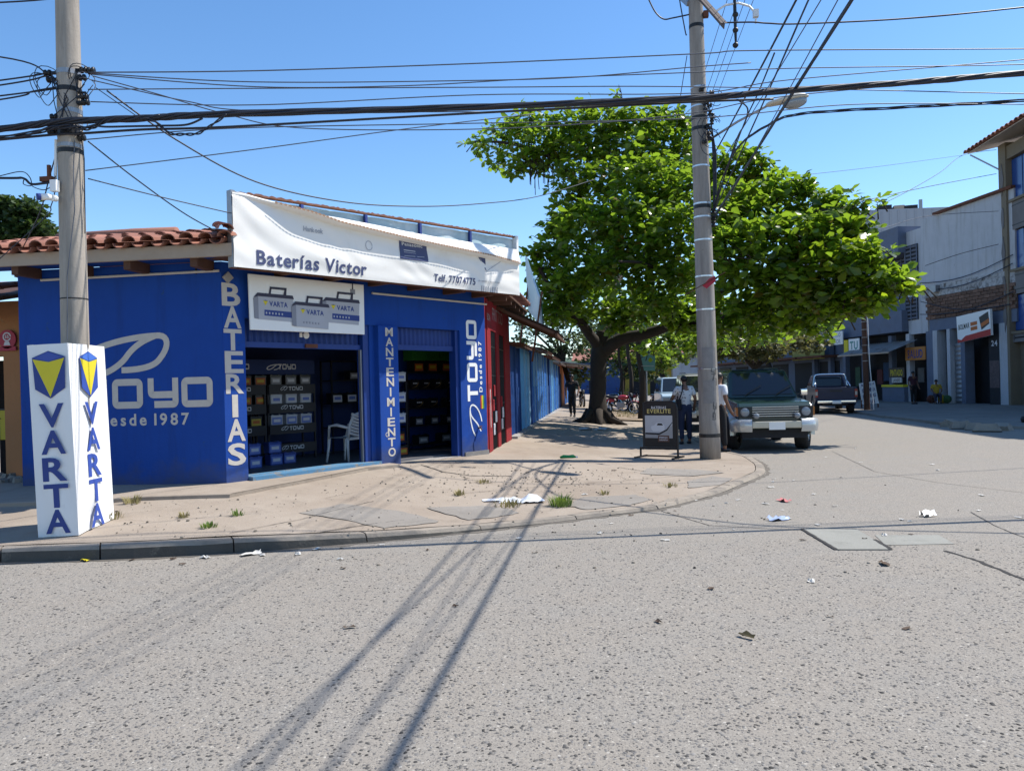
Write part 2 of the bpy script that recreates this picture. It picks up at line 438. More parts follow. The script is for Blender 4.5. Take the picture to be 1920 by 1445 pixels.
m_red = peeled_wall('red_painted_render', (0.23, 0.010, 0.016), (0.09, 0.035, 0.03), 0.60, 0.66)
m_concrete = mat('raw_concrete', (0.33, 0.31, 0.29), 0.9, 0.2, 2, 0.3, 30, dirt=(0.2, 0.18, 0.16))
m_floor = mat('cement_floor', (0.10, 0.10, 0.11), 0.6, 0.2, 2)
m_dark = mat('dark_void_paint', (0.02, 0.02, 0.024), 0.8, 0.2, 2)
m_plastic = mat('white_plastic', (0.66, 0.68, 0.70), 0.4, 0.05, 3)
m_glass = glass_mat('dark_glass')
m_tyre = mat('tyre_rubber', (0.016, 0.016, 0.017), 0.8, 0.2, 8, 0.2, 60)
m_chrome = mat('chrome', (0.75, 0.76, 0.78), 0.12, 0.05, 3, metal=1.0)
m_lamp = mat('lamp_glass', (0.22, 0.24, 0.26), 0.12, 0.1, 5, spec=0.8)
m_bark = mat('bark', (0.036, 0.028, 0.022), 0.95, 0.35, 5, 0.8, 18)
m_grass = leaf_material('grass_blade', (0.05, 0.11, 0.02), (0.13, 0.2, 0.05), 0.3, (0.25, 0.35, 0.05), 0.6)
m_dgrass = leaf_material('dry_grass_blade', (0.20, 0.17, 0.07), (0.32, 0.27, 0.12), 0.2, (0.3, 0.26, 0.1), 0.8)
m_paper = mat('paper_scrap', (0.50, 0.48, 0.44), 0.7, 0.1, 8, rnd=0.15)
m_deadleaf = mat('dead_leaf', (0.065, 0.04, 0.024), 0.8, 0.3, 9, rnd=0.3)
m_skin = mat('skin', (0.17, 0.085, 0.05), 0.5, 0.1, 8)
m_hair = mat('black_hair', (0.012, 0.010, 0.010), 0.5, 0.2, 20)

# ------------------------------------------------------------------ main frames and terrain
def sm(x): x = max(0.0, min(1.0, x)); return x * x * (3 - 2 * x)
C0 = gnd(425, 912, 0.3); C1 = gnd(915, 853, 0.25)
FA = Frame(C0.x, C0.y, C1.x - C0.x, C1.y - C0.y)           # shop front across the corner
LW = Frame(C0.x, C0.y, 1, 0)                               # left wall, along the front street
RW = Frame(C1.x, C1.y, 0, 1); RW = Frame(C1.x, C1.y, 0.0, 1.0)   # side-street wall (x = away)
FLEN = (C1 - C0).xy.length
WALL = [(-60, C0.y + 0.1), (C0.x, C0.y), (C1.x, C1.y), (-2.35, 19), (-2.5, 42), (-2.5, 160)]
def seg_d(x, y, a, b):
    dx, dy = b[0] - a[0], b[1] - a[1]; t = max(0, min(1, ((x - a[0]) * dx + (y - a[1]) * dy) / (dx * dx + dy * dy)))
    return math.hypot(x - a[0] - t * dx, y - a[1] - t * dy)
def sz(x, y):                                              # height of the pavement
    d = min(seg_d(x, y, WALL[i], WALL[i + 1]) for i in range(len(WALL) - 1))
    b = sm((-0.6 - x) / 3.4) * 0.075
    return 0.045 + 0.19 * sm(1 - d / 3.9) + b + 0.05 * sm((y - 18) / 8)

def np_mesh(name, V, Fc, mats, smooth=False):
    """V (n,3), Fc (m,k) arrays to a mesh"""
    me = bpy.data.meshes.new(name); k = Fc.shape[1]; m = len(Fc)
    me.vertices.add(len(V)); me.vertices.foreach_set('co', np.ascontiguousarray(V, dtype=np.float32).ravel())
    me.loops.add(m * k); me.loops.foreach_set('vertex_index', np.ascontiguousarray(Fc, dtype=np.int32).ravel())
    me.polygons.add(m); me.polygons.foreach_set('loop_start', np.arange(0, m * k, k, dtype=np.int32))
    me.polygons.foreach_set('loop_total', np.full(m, k, dtype=np.int32))
    for x in (mats if isinstance(mats, (list, tuple)) else [mats]): me.materials.append(x)
    if smooth: me.polygons.foreach_set('use_smooth', [True] * m)
    me.update(calc_edges=True); me.validate(); return me
def scatter(T, base_v, base_f):
    """copies of a small template, T (n,4,3): rows = x axis, y axis, z axis, origin"""
    n = len(T); bv = np.asarray(base_v, float)
    V = bv[None, :, 0, None] * T[:, None, 0] + bv[None, :, 1, None] * T[:, None, 1] + bv[None, :, 2, None] * T[:, None, 2] + T[:, None, 3]
    Fc = np.asarray(base_f)[None] + (np.arange(n) * len(bv))[:, None, None]
    return V.reshape(-1, 3), Fc.reshape(-1, len(base_f[0]))
def mesh_obj(name, me, parent=None, kind=None, label=None, cat=None, group=None, M=None):
    o = bpy.data.objects.new(name, me); col.objects.link(o)
    if parent is not None: o.parent = parent; PM[o] = PM[parent]
    else: PM[o] = Matrix()
    return tag(o, label, cat, group, kind)

# ------------------------------------------------------------------ road
b = MB(); b.quad((-400, -60, 0), (400, -60, 0), (400, 700, 0), (-400, 700, 0))
road = b.build('road', m_road, kind='structure')
def strip(pts, w, z=0.004, jit=0.3):
    P = [Vector(p) for p in pts]; Q = []
    for a, c in zip(P[:-1], P[1:]):
        n = max(2, int((c - a).length / 0.05))
        Q += [a.lerp(c, i / n) for i in range(n)]
    Q.append(P[-1]); V, Fs = [], []
    for i, p in enumerate(Q):
        t = (Q[min(i + 1, len(Q) - 1)] - Q[max(i - 1, 0)]).normalized(); s_ = Vector((-t.y, t.x, 0))
        ww = w * random.uniform(1 - jit, 1 + jit) / 2; o = s_ * random.uniform(-1, 1) * w * jit
        V += [(p + s_ * ww + o).to_tuple()[:2] + (z,), (p - s_ * ww + o).to_tuple()[:2] + (z,)]
    Fs = [(2 * i, 2 * i + 1, 2 * i + 3, 2 * i + 2) for i in range(len(Q) - 1)]
    return V, Fs
m_crack = mat('tar_filled_crack', (0.035, 0.032, 0.03), 0.9, 0.3, 12)
for pts, w in (([gnd(1772, 1032), gnd(1830, 1050), gnd(1925, 1088), gnd(2200, 1190)], 0.035),
               ([gnd(1820, 960), gnd(1865, 985), gnd(1900, 1000), gnd(1990, 1030)], 0.012),
               ([gnd(1240, 958), gnd(1330, 985), gnd(1420, 990), gnd(1500, 994)], 0.012),
               ([gnd(1560, 846), gnd(1640, 884), gnd(1760, 905), gnd(1930, 925)], 0.010)):
    b = MB(); b.add(*strip(pts, w)); b.build('crack', m_crack, road)
m_cpatch = walk_material('smooth_concrete_patch', (0.245, 0.24, 0.212), (0.285, 0.28, 0.25), 0.0)
q = [gnd(1503, 992), gnd(1606, 992), gnd(1672, 1031), gnd(1568, 1031)]
b = MB(T=W); b.slab([(p.x, p.y, 0.0) for p in q], (0, 0, 0.006)); b.build('cover_slab', m_cpatch, road)
for a_, c_, w in ((q[0], q[3], 0.035), (q[1].lerp(q[2], 0.55), q[2], 0.035), (q[0], q[1], 0.012), (q[3], q[2], 0.012)):
    b = MB(); b.add(*strip([a_, c_], w, 0.009, 0.12)); b.build('slab_joint', m_crack, road)
q2 = [gnd(1640, 1003), gnd(1760, 1003), gnd(1790, 1020), gnd(1660, 1022)]
b = MB(T=W); b.poly([(p.x, p.y, 0.004) for p in q2]); b.build('cement_patch', m_cpatch, road)
# exposed pebbles, proud of the worn mortar near the camera
N = 30000
Yp = 2.3 + 5.6 * RNG.random(N) ** 1.25
Xp = (RNG.random(N) * 2 - 1) * (Yp * 0.70 + 0.35) - 0.12 * Yp
keep = np.ones(N, bool)
for i in range(N):
    if seg_d(Xp[i], Yp[i], (-5.9, 6.88), (-3.42, 7.41)) < 0.16 or (Yp[i] > 6.7 + 0.3 * max(0, Xp[i] + 6) * 0.6 and Xp[i] < -0.5): keep[i] = False
Xp, Yp = Xp[keep], Yp[keep]; N = len(Xp)
hexr = [(math.cos(a), math.sin(a)) for a in np.linspace(0, 2 * math.pi, 8)[:-1]]
bv = [(x, y, -0.3) for x, y in hexr] + [(x * 0.78, y * 0.78, 0.72) for x, y in hexr] + [(0.05, 0.0, 1.0)]
bf = [(i, (i + 1) % 7, 7 + (i + 1) % 7, 7 + i) for i in range(7)]
tri = [(7 + i, 7 + (i + 1) % 7, 14, 14) for i in range(7)]
size = 0.0042 + 0.0098 * RNG.random(N) ** 1.8; el = 0.55 + 0.45 * RNG.random(N); an = RNG.random(N) * 6.283
T = np.zeros((N, 4, 3)); T[:, 0, 0] = np.cos(an) * size; T[:, 0, 1] = np.sin(an) * size
T[:, 1, 0] = -np.sin(an) * size * el; T[:, 1, 1] = np.cos(an) * size * el
T[:, 2, 2] = 0.0008 + size * (0.08 + 0.12 * RNG.random(N)); T[:, 3, 0] = Xp; T[:, 3, 1] = Yp
V, Fq = scatter(T, bv, bf); _, Ft = scatter(T, bv, [(7 + i, 7 + (i + 1) % 7, 14) for i in range(7)])
Fa = np.concatenate([np.concatenate([Fq[:, :3], Fq[:, [0, 2, 3]]]), Ft])
mesh_obj('road_pebbles', np_mesh('road_pebbles', V, Fa, m_peb, True), kind='stuff')

# ------------------------------------------------------------------ pavement on the corner
KO = [(-60, 5.7), (-14, 6.1), (-9, 6.5), (-5.9, 6.88), (-4.62, 7.05), (-3.42, 7.41), (-2.2, 7.96), (-0.86, 8.77), (0.65, 9.83), (1.55, 11.1), (2.13, 12.32), (2.65, 13.4), (2.86, 14.6), (2.92, 16.2), (2.62, 17.5), (2.45, 20), (2.4, 30), (2.4, 60), (2.4, 160)]
KI = [(-60, 17), (-14, 17), (-9.2, 17), (-8.0, 10.4), (-6.8, 10.4), (-5.6, 10.4), (-5.1, 10.7), (-4.6, 11.6), (-4.0, 12.5), (-3.5, 13.4), (-3.0, 14.2), (-2.6, 14.9), (-2.5, 15.5), (-2.5, 16.3), (-2.5, 17.6), (-2.5, 20), (-2.6, 30), (-2.6, 60), (-2.6, 160)]
OO, II = [], []
for i in range(len(KO) - 1):
    a, c = Vector(KO[i]), Vector(KO[i + 1]); L = (c - a).length
    n = max(2, int(L / 0.3)) if L < 14 else 12
    for j in range(n):
        OO.append(a.lerp(c, j / n)); II.append(Vector(KI[i]).lerp(Vector(KI[i + 1]), j / n))
OO.append(Vector(KO[-1])); II.append(Vector(KI[-1]))
# the kerb line is smoothed
OO = [OO[i] if i in (0, len(OO) - 1) or i > len(OO) - 16 else (OO[i - 1] + OO[i] * 2 + OO[i + 1]) / 4 for i in range(len(OO))]
NA = 16; b = MB(); kw = 0.17
for i, (o_, n_) in enumerate(zip(OO, II)):
    dv = (n_ - o_).normalized()
    for j in range(NA + 1):
        p = (o_ + dv * (kw + 0.012)).lerp(n_, (j / NA) ** 1.15)
        b.v.append((p.x, p.y, sz(p.x, p.y) + random.uniform(-0.004, 0.004)))
for i in range(len(OO) - 1):
    for j in range(NA):
        a = i * (NA + 1) + j; b.f.append([a, a + NA + 1, a + NA + 2, a + 1]); b.m.append(0)
pave = b.build('pavement', m_walk, kind='structure', smooth=True)
# kerb stones, one by one
run = []; acc = 0
st = [i for i, p in enumerate(OO) if p.x > -9.5 and p.y < 34]
i = st[0]
while i < st[-1]:
    ln = 0; j = i; want = random.uniform(0.8, 1.15) if OO[i].y < 20 else 2.2
    while j < st[-1] and ln < want: ln += (OO[j + 1] - OO[j]).length; j += 1
    bb = MB(); ring = []
    for k in range(i, j + 1):
        p = OO[k]; dv = (II[k] - p).normalized(); t = (OO[min(k + 1, len(OO) - 1)] - OO[k - 1]).normalized()
        sh = t * (0.008 if k == i else -0.008 if k == j else 0)
        z = sz(p.x, p.y) + 0.004
        jr = random.uniform(0, 0.012)
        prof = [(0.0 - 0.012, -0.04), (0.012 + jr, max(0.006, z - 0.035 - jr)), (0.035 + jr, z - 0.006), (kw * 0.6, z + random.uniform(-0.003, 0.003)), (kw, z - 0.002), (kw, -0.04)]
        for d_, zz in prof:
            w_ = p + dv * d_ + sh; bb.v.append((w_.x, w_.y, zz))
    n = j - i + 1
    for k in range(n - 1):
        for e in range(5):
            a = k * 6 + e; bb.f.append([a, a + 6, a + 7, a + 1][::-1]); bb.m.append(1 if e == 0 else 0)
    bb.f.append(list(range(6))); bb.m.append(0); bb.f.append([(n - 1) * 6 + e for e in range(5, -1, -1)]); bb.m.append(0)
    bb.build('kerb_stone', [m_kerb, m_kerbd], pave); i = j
b = MB(); V_ = []                                         # grit drifted along the gutter
for k in range(st[0], st[-1]):
    p, q = OO[k], II[k]; dv = (q - p).normalized()
    for j in range(3):
        pp_ = p.lerp(OO[k + 1], j / 3); V_ += [(pp_.x + dv.x * .0, pp_.y + dv.y * .0, .0035), (pp_.x - dv.x * (gw := random.uniform(.02, .10)), pp_.y - dv.y * gw, .0035)]
b.add(V_, [(2 * i, 2 * i + 1, 2 * i + 3, 2 * i + 2) for i in range(len(V_) // 2 - 1)])
b.build('gutter_grit', mat('gutter_grit', (.135, .118, .098), .95, .35, 8, .6, 60), road)
# the raised apron in front of the shop, and greyer repair patches
def onpave(px, py, up=0.0):
    z = 0.2
    for _ in range(8): p = gnd(px, py, z); z = sz(p.x, p.y) + up
    return Vector((p.x, p.y, z))
ap = [(-1000, 0)]
apx = [(-200, 956), (150, 946), (272, 938), (430, 933), (560, 908), (690, 882), (748, 876)]
P = [onpave(x, y, 0.0) for x, y in apx]
inn = [Vector((-9.6, 10.5, 0)), Vector((-7.0, 10.5, 0)), Vector((-6.0, 10.5, 0)), C0 + FA.u * 0.1 + FA.v * 0.2, C0 + FA.u * 1.3 + FA.v * 0.2, C0 + FA.u * 2.4 + FA.v * 0.2, C0 + FA.u * 3.0 + FA.v * 0.2]
b = MB(); 
for p, q in zip(P, inn):
    h = 0.055
    b.v += [(p.x, p.y, sz(p.x, p.y) - 0.02), (p.x + 0.006, p.y + 0.006, sz(p.x, p.y) + h * 0.8), (p.x + 0.02, p.y + 0.03, sz(p.x, p.y) + h), (q.x, q.y, sz(q.x, q.y) + h * 0.75)]
for k in range(len(P) - 1):
    for e in range(3):
        a = k * 4 + e; b.f.append([a, a + 4, a + 5, a + 1][::-1]); b.m.append(0)
for f in b.f: f.reverse()
b.build('apron_step', m_walk, pave)
for poly in ([(640, 945), (760, 960), (830, 978), (720, 990), (640, 974), (560, 962)],
             [(1090, 933), (1190, 928), (1225, 936), (1180, 948), (1100, 956), (1065, 948)],
             [(1290, 902), (1335, 893), (1375, 897), (1350, 910), (1290, 915)],
             [(880, 975), (800, 952), (905, 948), (955, 955), (975, 962), (930, 970)],
             [(1215, 878), (1300, 880), (1360, 886), (1290, 893), (1200, 888)]):
    b = MB(T=W); pts = [onpave(x, y) for x, y in poly]
    cen = sum(pts, Vector()) / len(pts); ring = []
    for k in range(len(pts)):
        a_, c_ = pts[k], pts[(k + 1) % len(pts)]
        for s_ in range(6):
            p = a_.lerp(c_, s_ / 6); p = p + (p - cen) * random.uniform(-0.05, 0.05); ring.append(p)
    V_ = [cen]; 
    for f_ in (0.5, 1.0): V_ += [cen.lerp(p, f_) for p in ring]
    V_ = [(p.x, p.y, sz(p.x, p.y) + 0.0075) for p in V_]; n = len(ring)
    b.add(V_, [(0, 1 + k, 1 + (k + 1) % n) for k in range(n)] + [(1 + k, 1 + n + k, 1 + n + (k + 1) % n, 1 + (k + 1) % n) for k in range(n)])
    b.build('cement_patch', m_patch, pave)
for pl_, w in (([(790, 872), (830, 885), (880, 892), (960, 893)], 0.03), ([(600, 998), (680, 985), (760, 975)], 0.015), ([(1160, 876), (1250, 889), (1310, 893)], 0.02),
               ([(870, 925), (980, 915), (1120, 905), (1300, 890)], 0.008), ([(430, 1000), (560, 975), (700, 940)], 0.01), ([(1390, 862), (1310, 864), (1240, 868), (1160, 866)], 0.012)):
    Q = [onpave(x, y) for x, y in pl_]; V_, F_ = strip(Q, w, 0, 0.35)
    V_ = [(x, y, sz(x, y) + 0.0078) for x, y, _ in V_]
    b = MB(); b.add(V_, F_); b.build('crack', m_crack, pave)

# pavement across the side street (right), raised a little, in the buildings' shade
RKERB = [gnd(1590, 772), gnd(1650, 783), gnd(1715, 790), gnd(1762, 797), gnd(1800, 799), gnd(1862, 804), gnd(1990, 806), gnd(2400, 800)]
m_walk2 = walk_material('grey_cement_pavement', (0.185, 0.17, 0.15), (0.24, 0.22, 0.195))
b = MB(); out = RKERB[::-1]
far = [Vector((9.6, 160, 0)), Vector((9.9, 60, 0)), Vector((10.2, 42, 0))]
edge = far + [p for p in RKERB]
for p in edge:
    b.v += [(p.x, p.y, -0.02), (p.x + 0.03, p.y + 0.02, 0.085), (p.x + 0.16, p.y + 0.05, 0.10), (p.x + 60, max(p.y, 20) + 4.0, 0.12)]
for k in range(len(edge) - 1):
    for e in range(3):
        a = k * 4 + e; b.f.append([a, a + 1, a + 5, a + 4][::-1]); b.m.append(0)
for f in b.f: f.reverse()
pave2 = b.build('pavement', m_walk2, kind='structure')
b = MB(T=W)
for px, py, s_ in ((1785, 792, .5), (1800, 797, .6), (1825, 799, .5), (1850, 802, .7), (1878, 800, .5), (1808, 793, .35), (1770, 794, .3)):
    p = gnd(px, py, 0.1); b.cbox((p.x, p.y, 0.06), (s_, s_ * .8, .22), Matrix.Rotation(px, 3, 'Z') @ Matrix.Rotation(.3, 3, 'X'), top=0.7)
tag(b.build('broken_kerb_rubble', m_kerb, None), kind='stuff')

# grass tufts and litter are placed at the end of the script
def tuft(p, h, n, spread, mats, label, cat='grass tuft', group=None, name='grass_tuft'):
    b = MB(T=W)
    for _ in range(n):
        a = random.uniform(0, 6.283); rr = spread * math.sqrt(random.random())
        o = p + Vector((math.cos(a) * rr, math.sin(a) * rr, 0)); hh = h * random.uniform(0.45, 1.1); le = random.uniform(0.15, 0.75) * hh
        w_ = 0.0045 + 0.006 * random.random(); d_ = Vector((math.cos(a), math.sin(a), 0)); s_ = Vector((-d_.y, d_.x, 0)) * w_
        m_ = o + d_ * le * 0.35 + Vector((0, 0, hh * 0.62)); t_ = o + d_ * le + Vector((0, 0, hh * 0.95))
        b.add([o - s_, o + s_, m_ + s_ * .8, m_ - s_ * .8, t_], [(0, 1, 2, 3), (3, 2, 4)])
    return b.build(name, mats, None, label=label, cat=cat, group=group, M=Matrix.Translation(p))

# ================================================================== the corner battery shop
shop = thing('corner_shop', 'long low blue painted corner shop with clay tile roof and two open shutter doors', 'shop', FA.M)
L = FLEN
def fl(px, py, out=0.0): return FA.pt(px, py, out)
# --- walls
TOPZ = 3.42
def wallpart(name, mt, boxes, T=FA.M, parent=shop, **k):
    b = MB(T=T)
    for x in boxes: b.box(*x)
    return b.build(name, mt, parent, **k)
wallpart('facade_wall', m_blue, [(0.0, 0.345, 0, .26, .05, 2.66), (2.68, 2.84, .03, .26, .05, 2.66), (4.885, L, 0, .26, .05, 2.66), (0.0, L, 0.0, .26, 2.66, TOPZ)])
o = wallpart('pillar', m_blue, [(2.79, 3.235, -.075, .26, .05, 2.658)]); bevel(o, .012, 2)
# left wall along the front street (a box behind the wall plane; butts against the facade)
wallpart('side_wall', m_blue, [(-3.08, -0.004, 0, .24, .05, TOPZ)], LW.M)
wallpart('base_plinth', mat('bare_damp_render', (0.20, 0.19, 0.18), 0.9, 0.3, 5, 0.5, 20), [(4.95, L + .015, -.022, 0.0, .05, .36)])
b = MB(T=FA.M)                                                      # chipped plaster patch around the tap
b.slab([(5.22, -.0, .30), (5.60, 0, .28), (5.62, 0, .62), (5.57, 0, .72), (5.30, 0, .74), (5.2, 0, .5)], (0, -.012, 0)); b.build('plaster_patch', m_blue, shop)
b = MB(T=FA.M); b.tube([(5.36, .02, .80), (5.36, -.06, .80), (5.36, -.09, .76)], .014, 8); b.cbox((5.36, -.06, .83), (.07, .02, .02)); b.build('water_tap', m_rust, shop)
# side-street wall of the same block, painted red, with barred door openings
wallpart('red_wall', m_red, [(0.262, .75, 0, .24, .05, 3.35), (.75, 1.55, 0, .24, 2.75, 3.35), (1.55, 2.0, 0, .24, .05, 3.35), (2.0, 2.9, 0, .24, 2.75, 3.35), (2.9, 3.9, 0, .24, .05, 3.35)], RW.M)
wallpart('corner_edge', m_red, [(.02, .26, 0.02, .24, .05, 3.4)], RW.M)
# --- shutter boxes above the doors
def corrug(T, x0, x1, y, z0, z1, pitch=.105, d=.028, vertical=True):
    b = MB(T=T); n = int((x1 - x0) / pitch * 4); V_ = []
    pr = [0, 0, 1, 1]
    for i in range(n + 1):
        x = x0 + (x1 - x0) * i / n; yy = y - d * pr[i % 4]
        V_ += [(x, yy, z0), (x, yy, z1)]
    b.add(V_, [(2 * i, 2 * i + 2, 2 * i + 3, 2 * i + 1) for i in range(n)]); return b
corrug(FA.M, .35, 2.64, .17, 2.33, 2.655).build('shutter_curtain', m_blue2, shop)
corrug(FA.M, 3.24, 4.88, .15, 2.36, 2.655).build('shutter_curtain', m_blue2, shop)
for bx in [(.35, 2.555, .10, .2, 2.25, 2.33), (3.275, 4.795, .09, .19, 2.27, 2.36)]: wallpart('shutter_rail', m_blue2, [bx])
for bx in [(2.56, 2.68, .05, .2, .25, 2.66), (.346, .38, .08, .2, .25, 2.25), (4.80, 4.884, .04, .2, .2, 2.66), (3.237, 3.27, .06, .2, .22, 2.66)]: wallpart('door_jamb', m_blue2, [bx])
wallpart('shutter_guide', m_steel, [(2.525, 2.555, .08, .13, .36, 2.25)])
b = MB(T=FA.M); b.cyl((1.50, .13, 2.46), (1.50, .155, 2.46), .055, n=14); b.cbox((1.4, .14, 2.46), (.05, .02, .07)); b.build('padlock_plate', m_white, shop)
b = MB(T=FA.M); b.cbox((1.55, .09, 2.29), (.22, .05, .06)); b.build('shutter_latch', m_rust, shop)
# threshold of the first door
m_step = peeled_wall('worn_blue_step', (0.08, 0.20, 0.33), (0.22, 0.21, 0.19), 0.52, 0.6)
wallpart('threshold', m_step, [(.35, 2.78, -.10, .3, .1, .40)])
wallpart('threshold', m_concrete, [(3.24, 4.88, .02, .3, .1, .30)])
# --- room
RP = [(-.2, .301), (5.45, .301), (8.55, 2.19), (8.6, 3.1), (-.2, 3.1)]
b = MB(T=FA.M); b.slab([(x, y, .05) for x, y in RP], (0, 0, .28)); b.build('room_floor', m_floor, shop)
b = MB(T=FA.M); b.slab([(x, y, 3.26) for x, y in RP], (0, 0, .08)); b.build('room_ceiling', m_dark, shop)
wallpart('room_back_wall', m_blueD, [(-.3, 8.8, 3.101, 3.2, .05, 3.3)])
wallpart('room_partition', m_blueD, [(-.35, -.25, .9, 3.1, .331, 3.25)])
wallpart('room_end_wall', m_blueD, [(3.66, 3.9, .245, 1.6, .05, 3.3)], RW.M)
wallpart('side_eave', m_beam, [(.3, 4.3, -.42, .24, 3.42, 3.47)], RW.M)
for x in (.5, 1.3, 2.1, 2.9, 3.7): wallpart('rafter_end', m_beam, [(x - .05, x + .05, -.38, -.003, 3.31, 3.419)], RW.M)
# --- painted lettering
b = MB(T=FA.M)
zs = [533, 588, 632, 692, 757, 758]
ltr = [('B', 414, 450, 533, 576), ('A', 416, 452, 588, 622), ('T', 419, 453, 617, 656), ('E', 421, 456, 660, 696), ('R', 424, 457, 700, 737), ('I', 437, 446, 742, 782), ('A', 427, 460, 786, 827), ('S', 428, 461, 832, 872)]
ltr = [('B', 416, 450, 534, 571), ('A', 420, 452, 577, 613), ('T', 420, 453, 619, 655), ('E', 422, 456, 660, 698), ('R', 424, 457, 702, 737), ('I', 436, 446, 741, 781), ('A', 427, 460, 786, 827), ('S', 428, 461, 831, 872)]
for c, x0, x1, y0, y1 in ltr:
    a = fl(x0, y1, .004); e = fl(x1, y0, .004); vs, fs, gw = GL[(1, c)]
    hh = (e.z - a.z); ww = e.x - a.x
    text(b, c, (a.x, -.004, a.z), (1, 0, 0), (0, 0, 1), hh, 1, w=ww)
b.build('lettering', m_let, shop)
b = MB(T=FA.M); yy = -.079
mz0, mz1 = fl(720, 612, .075).z, fl(728, 857, .075).z
word = "MANTENIMIENTO"; n = len(word); stp = (mz0 - mz1) / n
for i, c in enumerate(word):
    z = mz0 - stp * (i + 0.92); vs, fs, gw = GL[(1, c)]
    text(b, c, (3.03, yy, z), (1, 0, 0), (0, 0, 1), stp * .80, 1, 'c', w=(.035 if c == 'I' else .17))
    if c == 'I': pass
b.build('lettering', m_let, shop)
b = MB(T=FA.M); b.stroke([(2.93 + .03 * math.cos(t), .83 + .035 * math.sin(t)) for t in np.linspace(.6, 5.4, 10)], .012, lambda x, z: (x, yy, z)); b.build('paint_mark', m_let, shop)

def rrect(x0, x1, y0, y1, r, n=5):
    P = []
    for cx, cy, a0 in ((x1 - r, y1 - r, 0), (x0 + r, y1 - r, 90), (x0 + r, y0 + r, 180), (x1 - r, y0 + r, 270)):
        for k in range(n + 1):
            a = R(a0 + 90 * k / n); P.append((cx + r * math.cos(a), cy + r * math.sin(a)))
    return P
def arc_path(pts, r, n=5):                      # polyline with rounded inner corners
    P = [Vector(p) for p in pts]; out = [P[0]]
    for i in range(1, len(P) - 1):
        a = (P[i - 1] - P[i]).normalized(); c = (P[i + 1] - P[i]).normalized()
        s_, e_ = P[i] + a * r, P[i] + c * r
        for k in range(n + 1):
            t = k / n; out.append(s_ * (1 - t) ** 2 + P[i] * 2 * t * (1 - t) + e_ * t * t)
    out.append(P[-1]); return [(p.x, p.y) for p in out]
def bez(p, n=14):
    P = [Vector(q) for q in p]; out = []
    for i in range(0, len(P) - 1, 3):
        a, b_, c, d = P[i:i + 4]
        for k in range(n + (i + 4 >= len(P))):
            t = k / n; q = a * (1 - t) ** 3 + b_ * 3 * t * (1 - t) ** 2 + c * 3 * t * t * (1 - t) + d * t ** 3; out.append((q.x, q.y))
    return out
def block_word(b, fn, mi=None):
    """four wide squared letters T o y o in a box 5.2 x 1 (unit = letter height)"""
    w = .23
    b.stroke([(0.0, .885), (1.02, .885)], w, fn, mi=mi); b.stroke([(.51, .77), (.51, 0)], w * 1.05, fn, mi=mi)
    for x in (1.22, 3.92):
        b.stroke([(p[0], p[1]) for p in rrect(x + w / 2, x + 1.2 - w / 2, w / 2, 1 - w / 2, .1)], w, fn, True, mi)
    b.stroke(arc_path([(2.62 + w / 2, 1.0), (2.62 + w / 2, .44), (3.8 - w, .44)], .12), w, fn, mi=mi)
    b.stroke(arc_path([(3.8 - w / 2, 1.0), (3.8 - w / 2, w / 2), (2.86, w / 2)], .12), w, fn, mi=mi)
def loop_mark(b, fn, w=.17, mi=None):
    """the slanted double loop, box 1.9 x 1.25"""
    P = bez([(.95, .93), (.55, .98), (.05, .62), (.12, .30), (.18, .02), (.62, .06), (1.02, .45), (1.3, .72), (1.55, 1.12), (1.95, 1.05)], 10)
    P = bez([(0.62, .86), (.30, .72), (.06, .48), (.12, .26), (.20, .02), (.50, .10), (.85, .42), (1.15, .72), (1.25, 1.08), (1.70, 1.02)], 10)
    b.stroke(P, w, fn, mi=mi)
    Q = bez([(.62, .86), (.95, 1.0), (1.35, 1.08), (1.70, 1.02), (2.1, .92), (1.75, .20), (.98, .07)], 12)
    k0 = len(b.v); b.stroke(Q, w, fn, mi=mi)
    if b.T is not None:
        sh = Vector(fn(0, 1)) - Vector(fn(0, 0)); sh2 = Vector(fn(1, 0)) - Vector(fn(0, 0)); nn = sh2.cross(sh).normalized() * .0015
        b.v[k0:] = [tuple(Vector(v) + nn) for v in b.v[k0:]]
# big faded trade mark on the left wall
b = MB(T=LW.M)
A0, A1 = LW.pt(398, 706, .004), LW.pt(398, 764, .004)
h0 = LW.pt(320, 708, .004).z - LW.pt(320, 764, .004).z; z0 = LW.pt(360, 763, .004).z; xr = LW.pt(399, 735, .004).x
kx = .385
block_word(b, lambda x, y: (xr - (5.12 - x) * kx, -.004, z0 + y * h0))
def lmp(px, py): q = LW.pt(px, py, .004); return (q.x, q.z)
fnl = lambda x, z: (x, -.004, z)
crv = [[(150, 668), (190, 646), (240, 632), (292, 629)], [(292, 629), (318, 626), (318, 650), (300, 672), (290, 688), (262, 693), (228, 694)], [(292, 629), (262, 640), (246, 655), (235, 672), (220, 690), (195, 704), (172, 706), (140, 708), (132, 690), (150, 668)]]
for ci, P in enumerate(crv):
    Q = [lmp(*p) for p in bez(P, 10)]; b.stroke(Q, .085, lambda x, z, ci=ci: (x, -.004 - .0015 * ci, z))
text(b, "Desde 1987", LW.pt(355, 795, .004), (1, 0, 0), (0, 0, 1), .155, 1, 'r', track=.22, w=LW.pt(355, 795).x - LW.pt(182, 800).x)
b.build('lettering', m_let, shop)
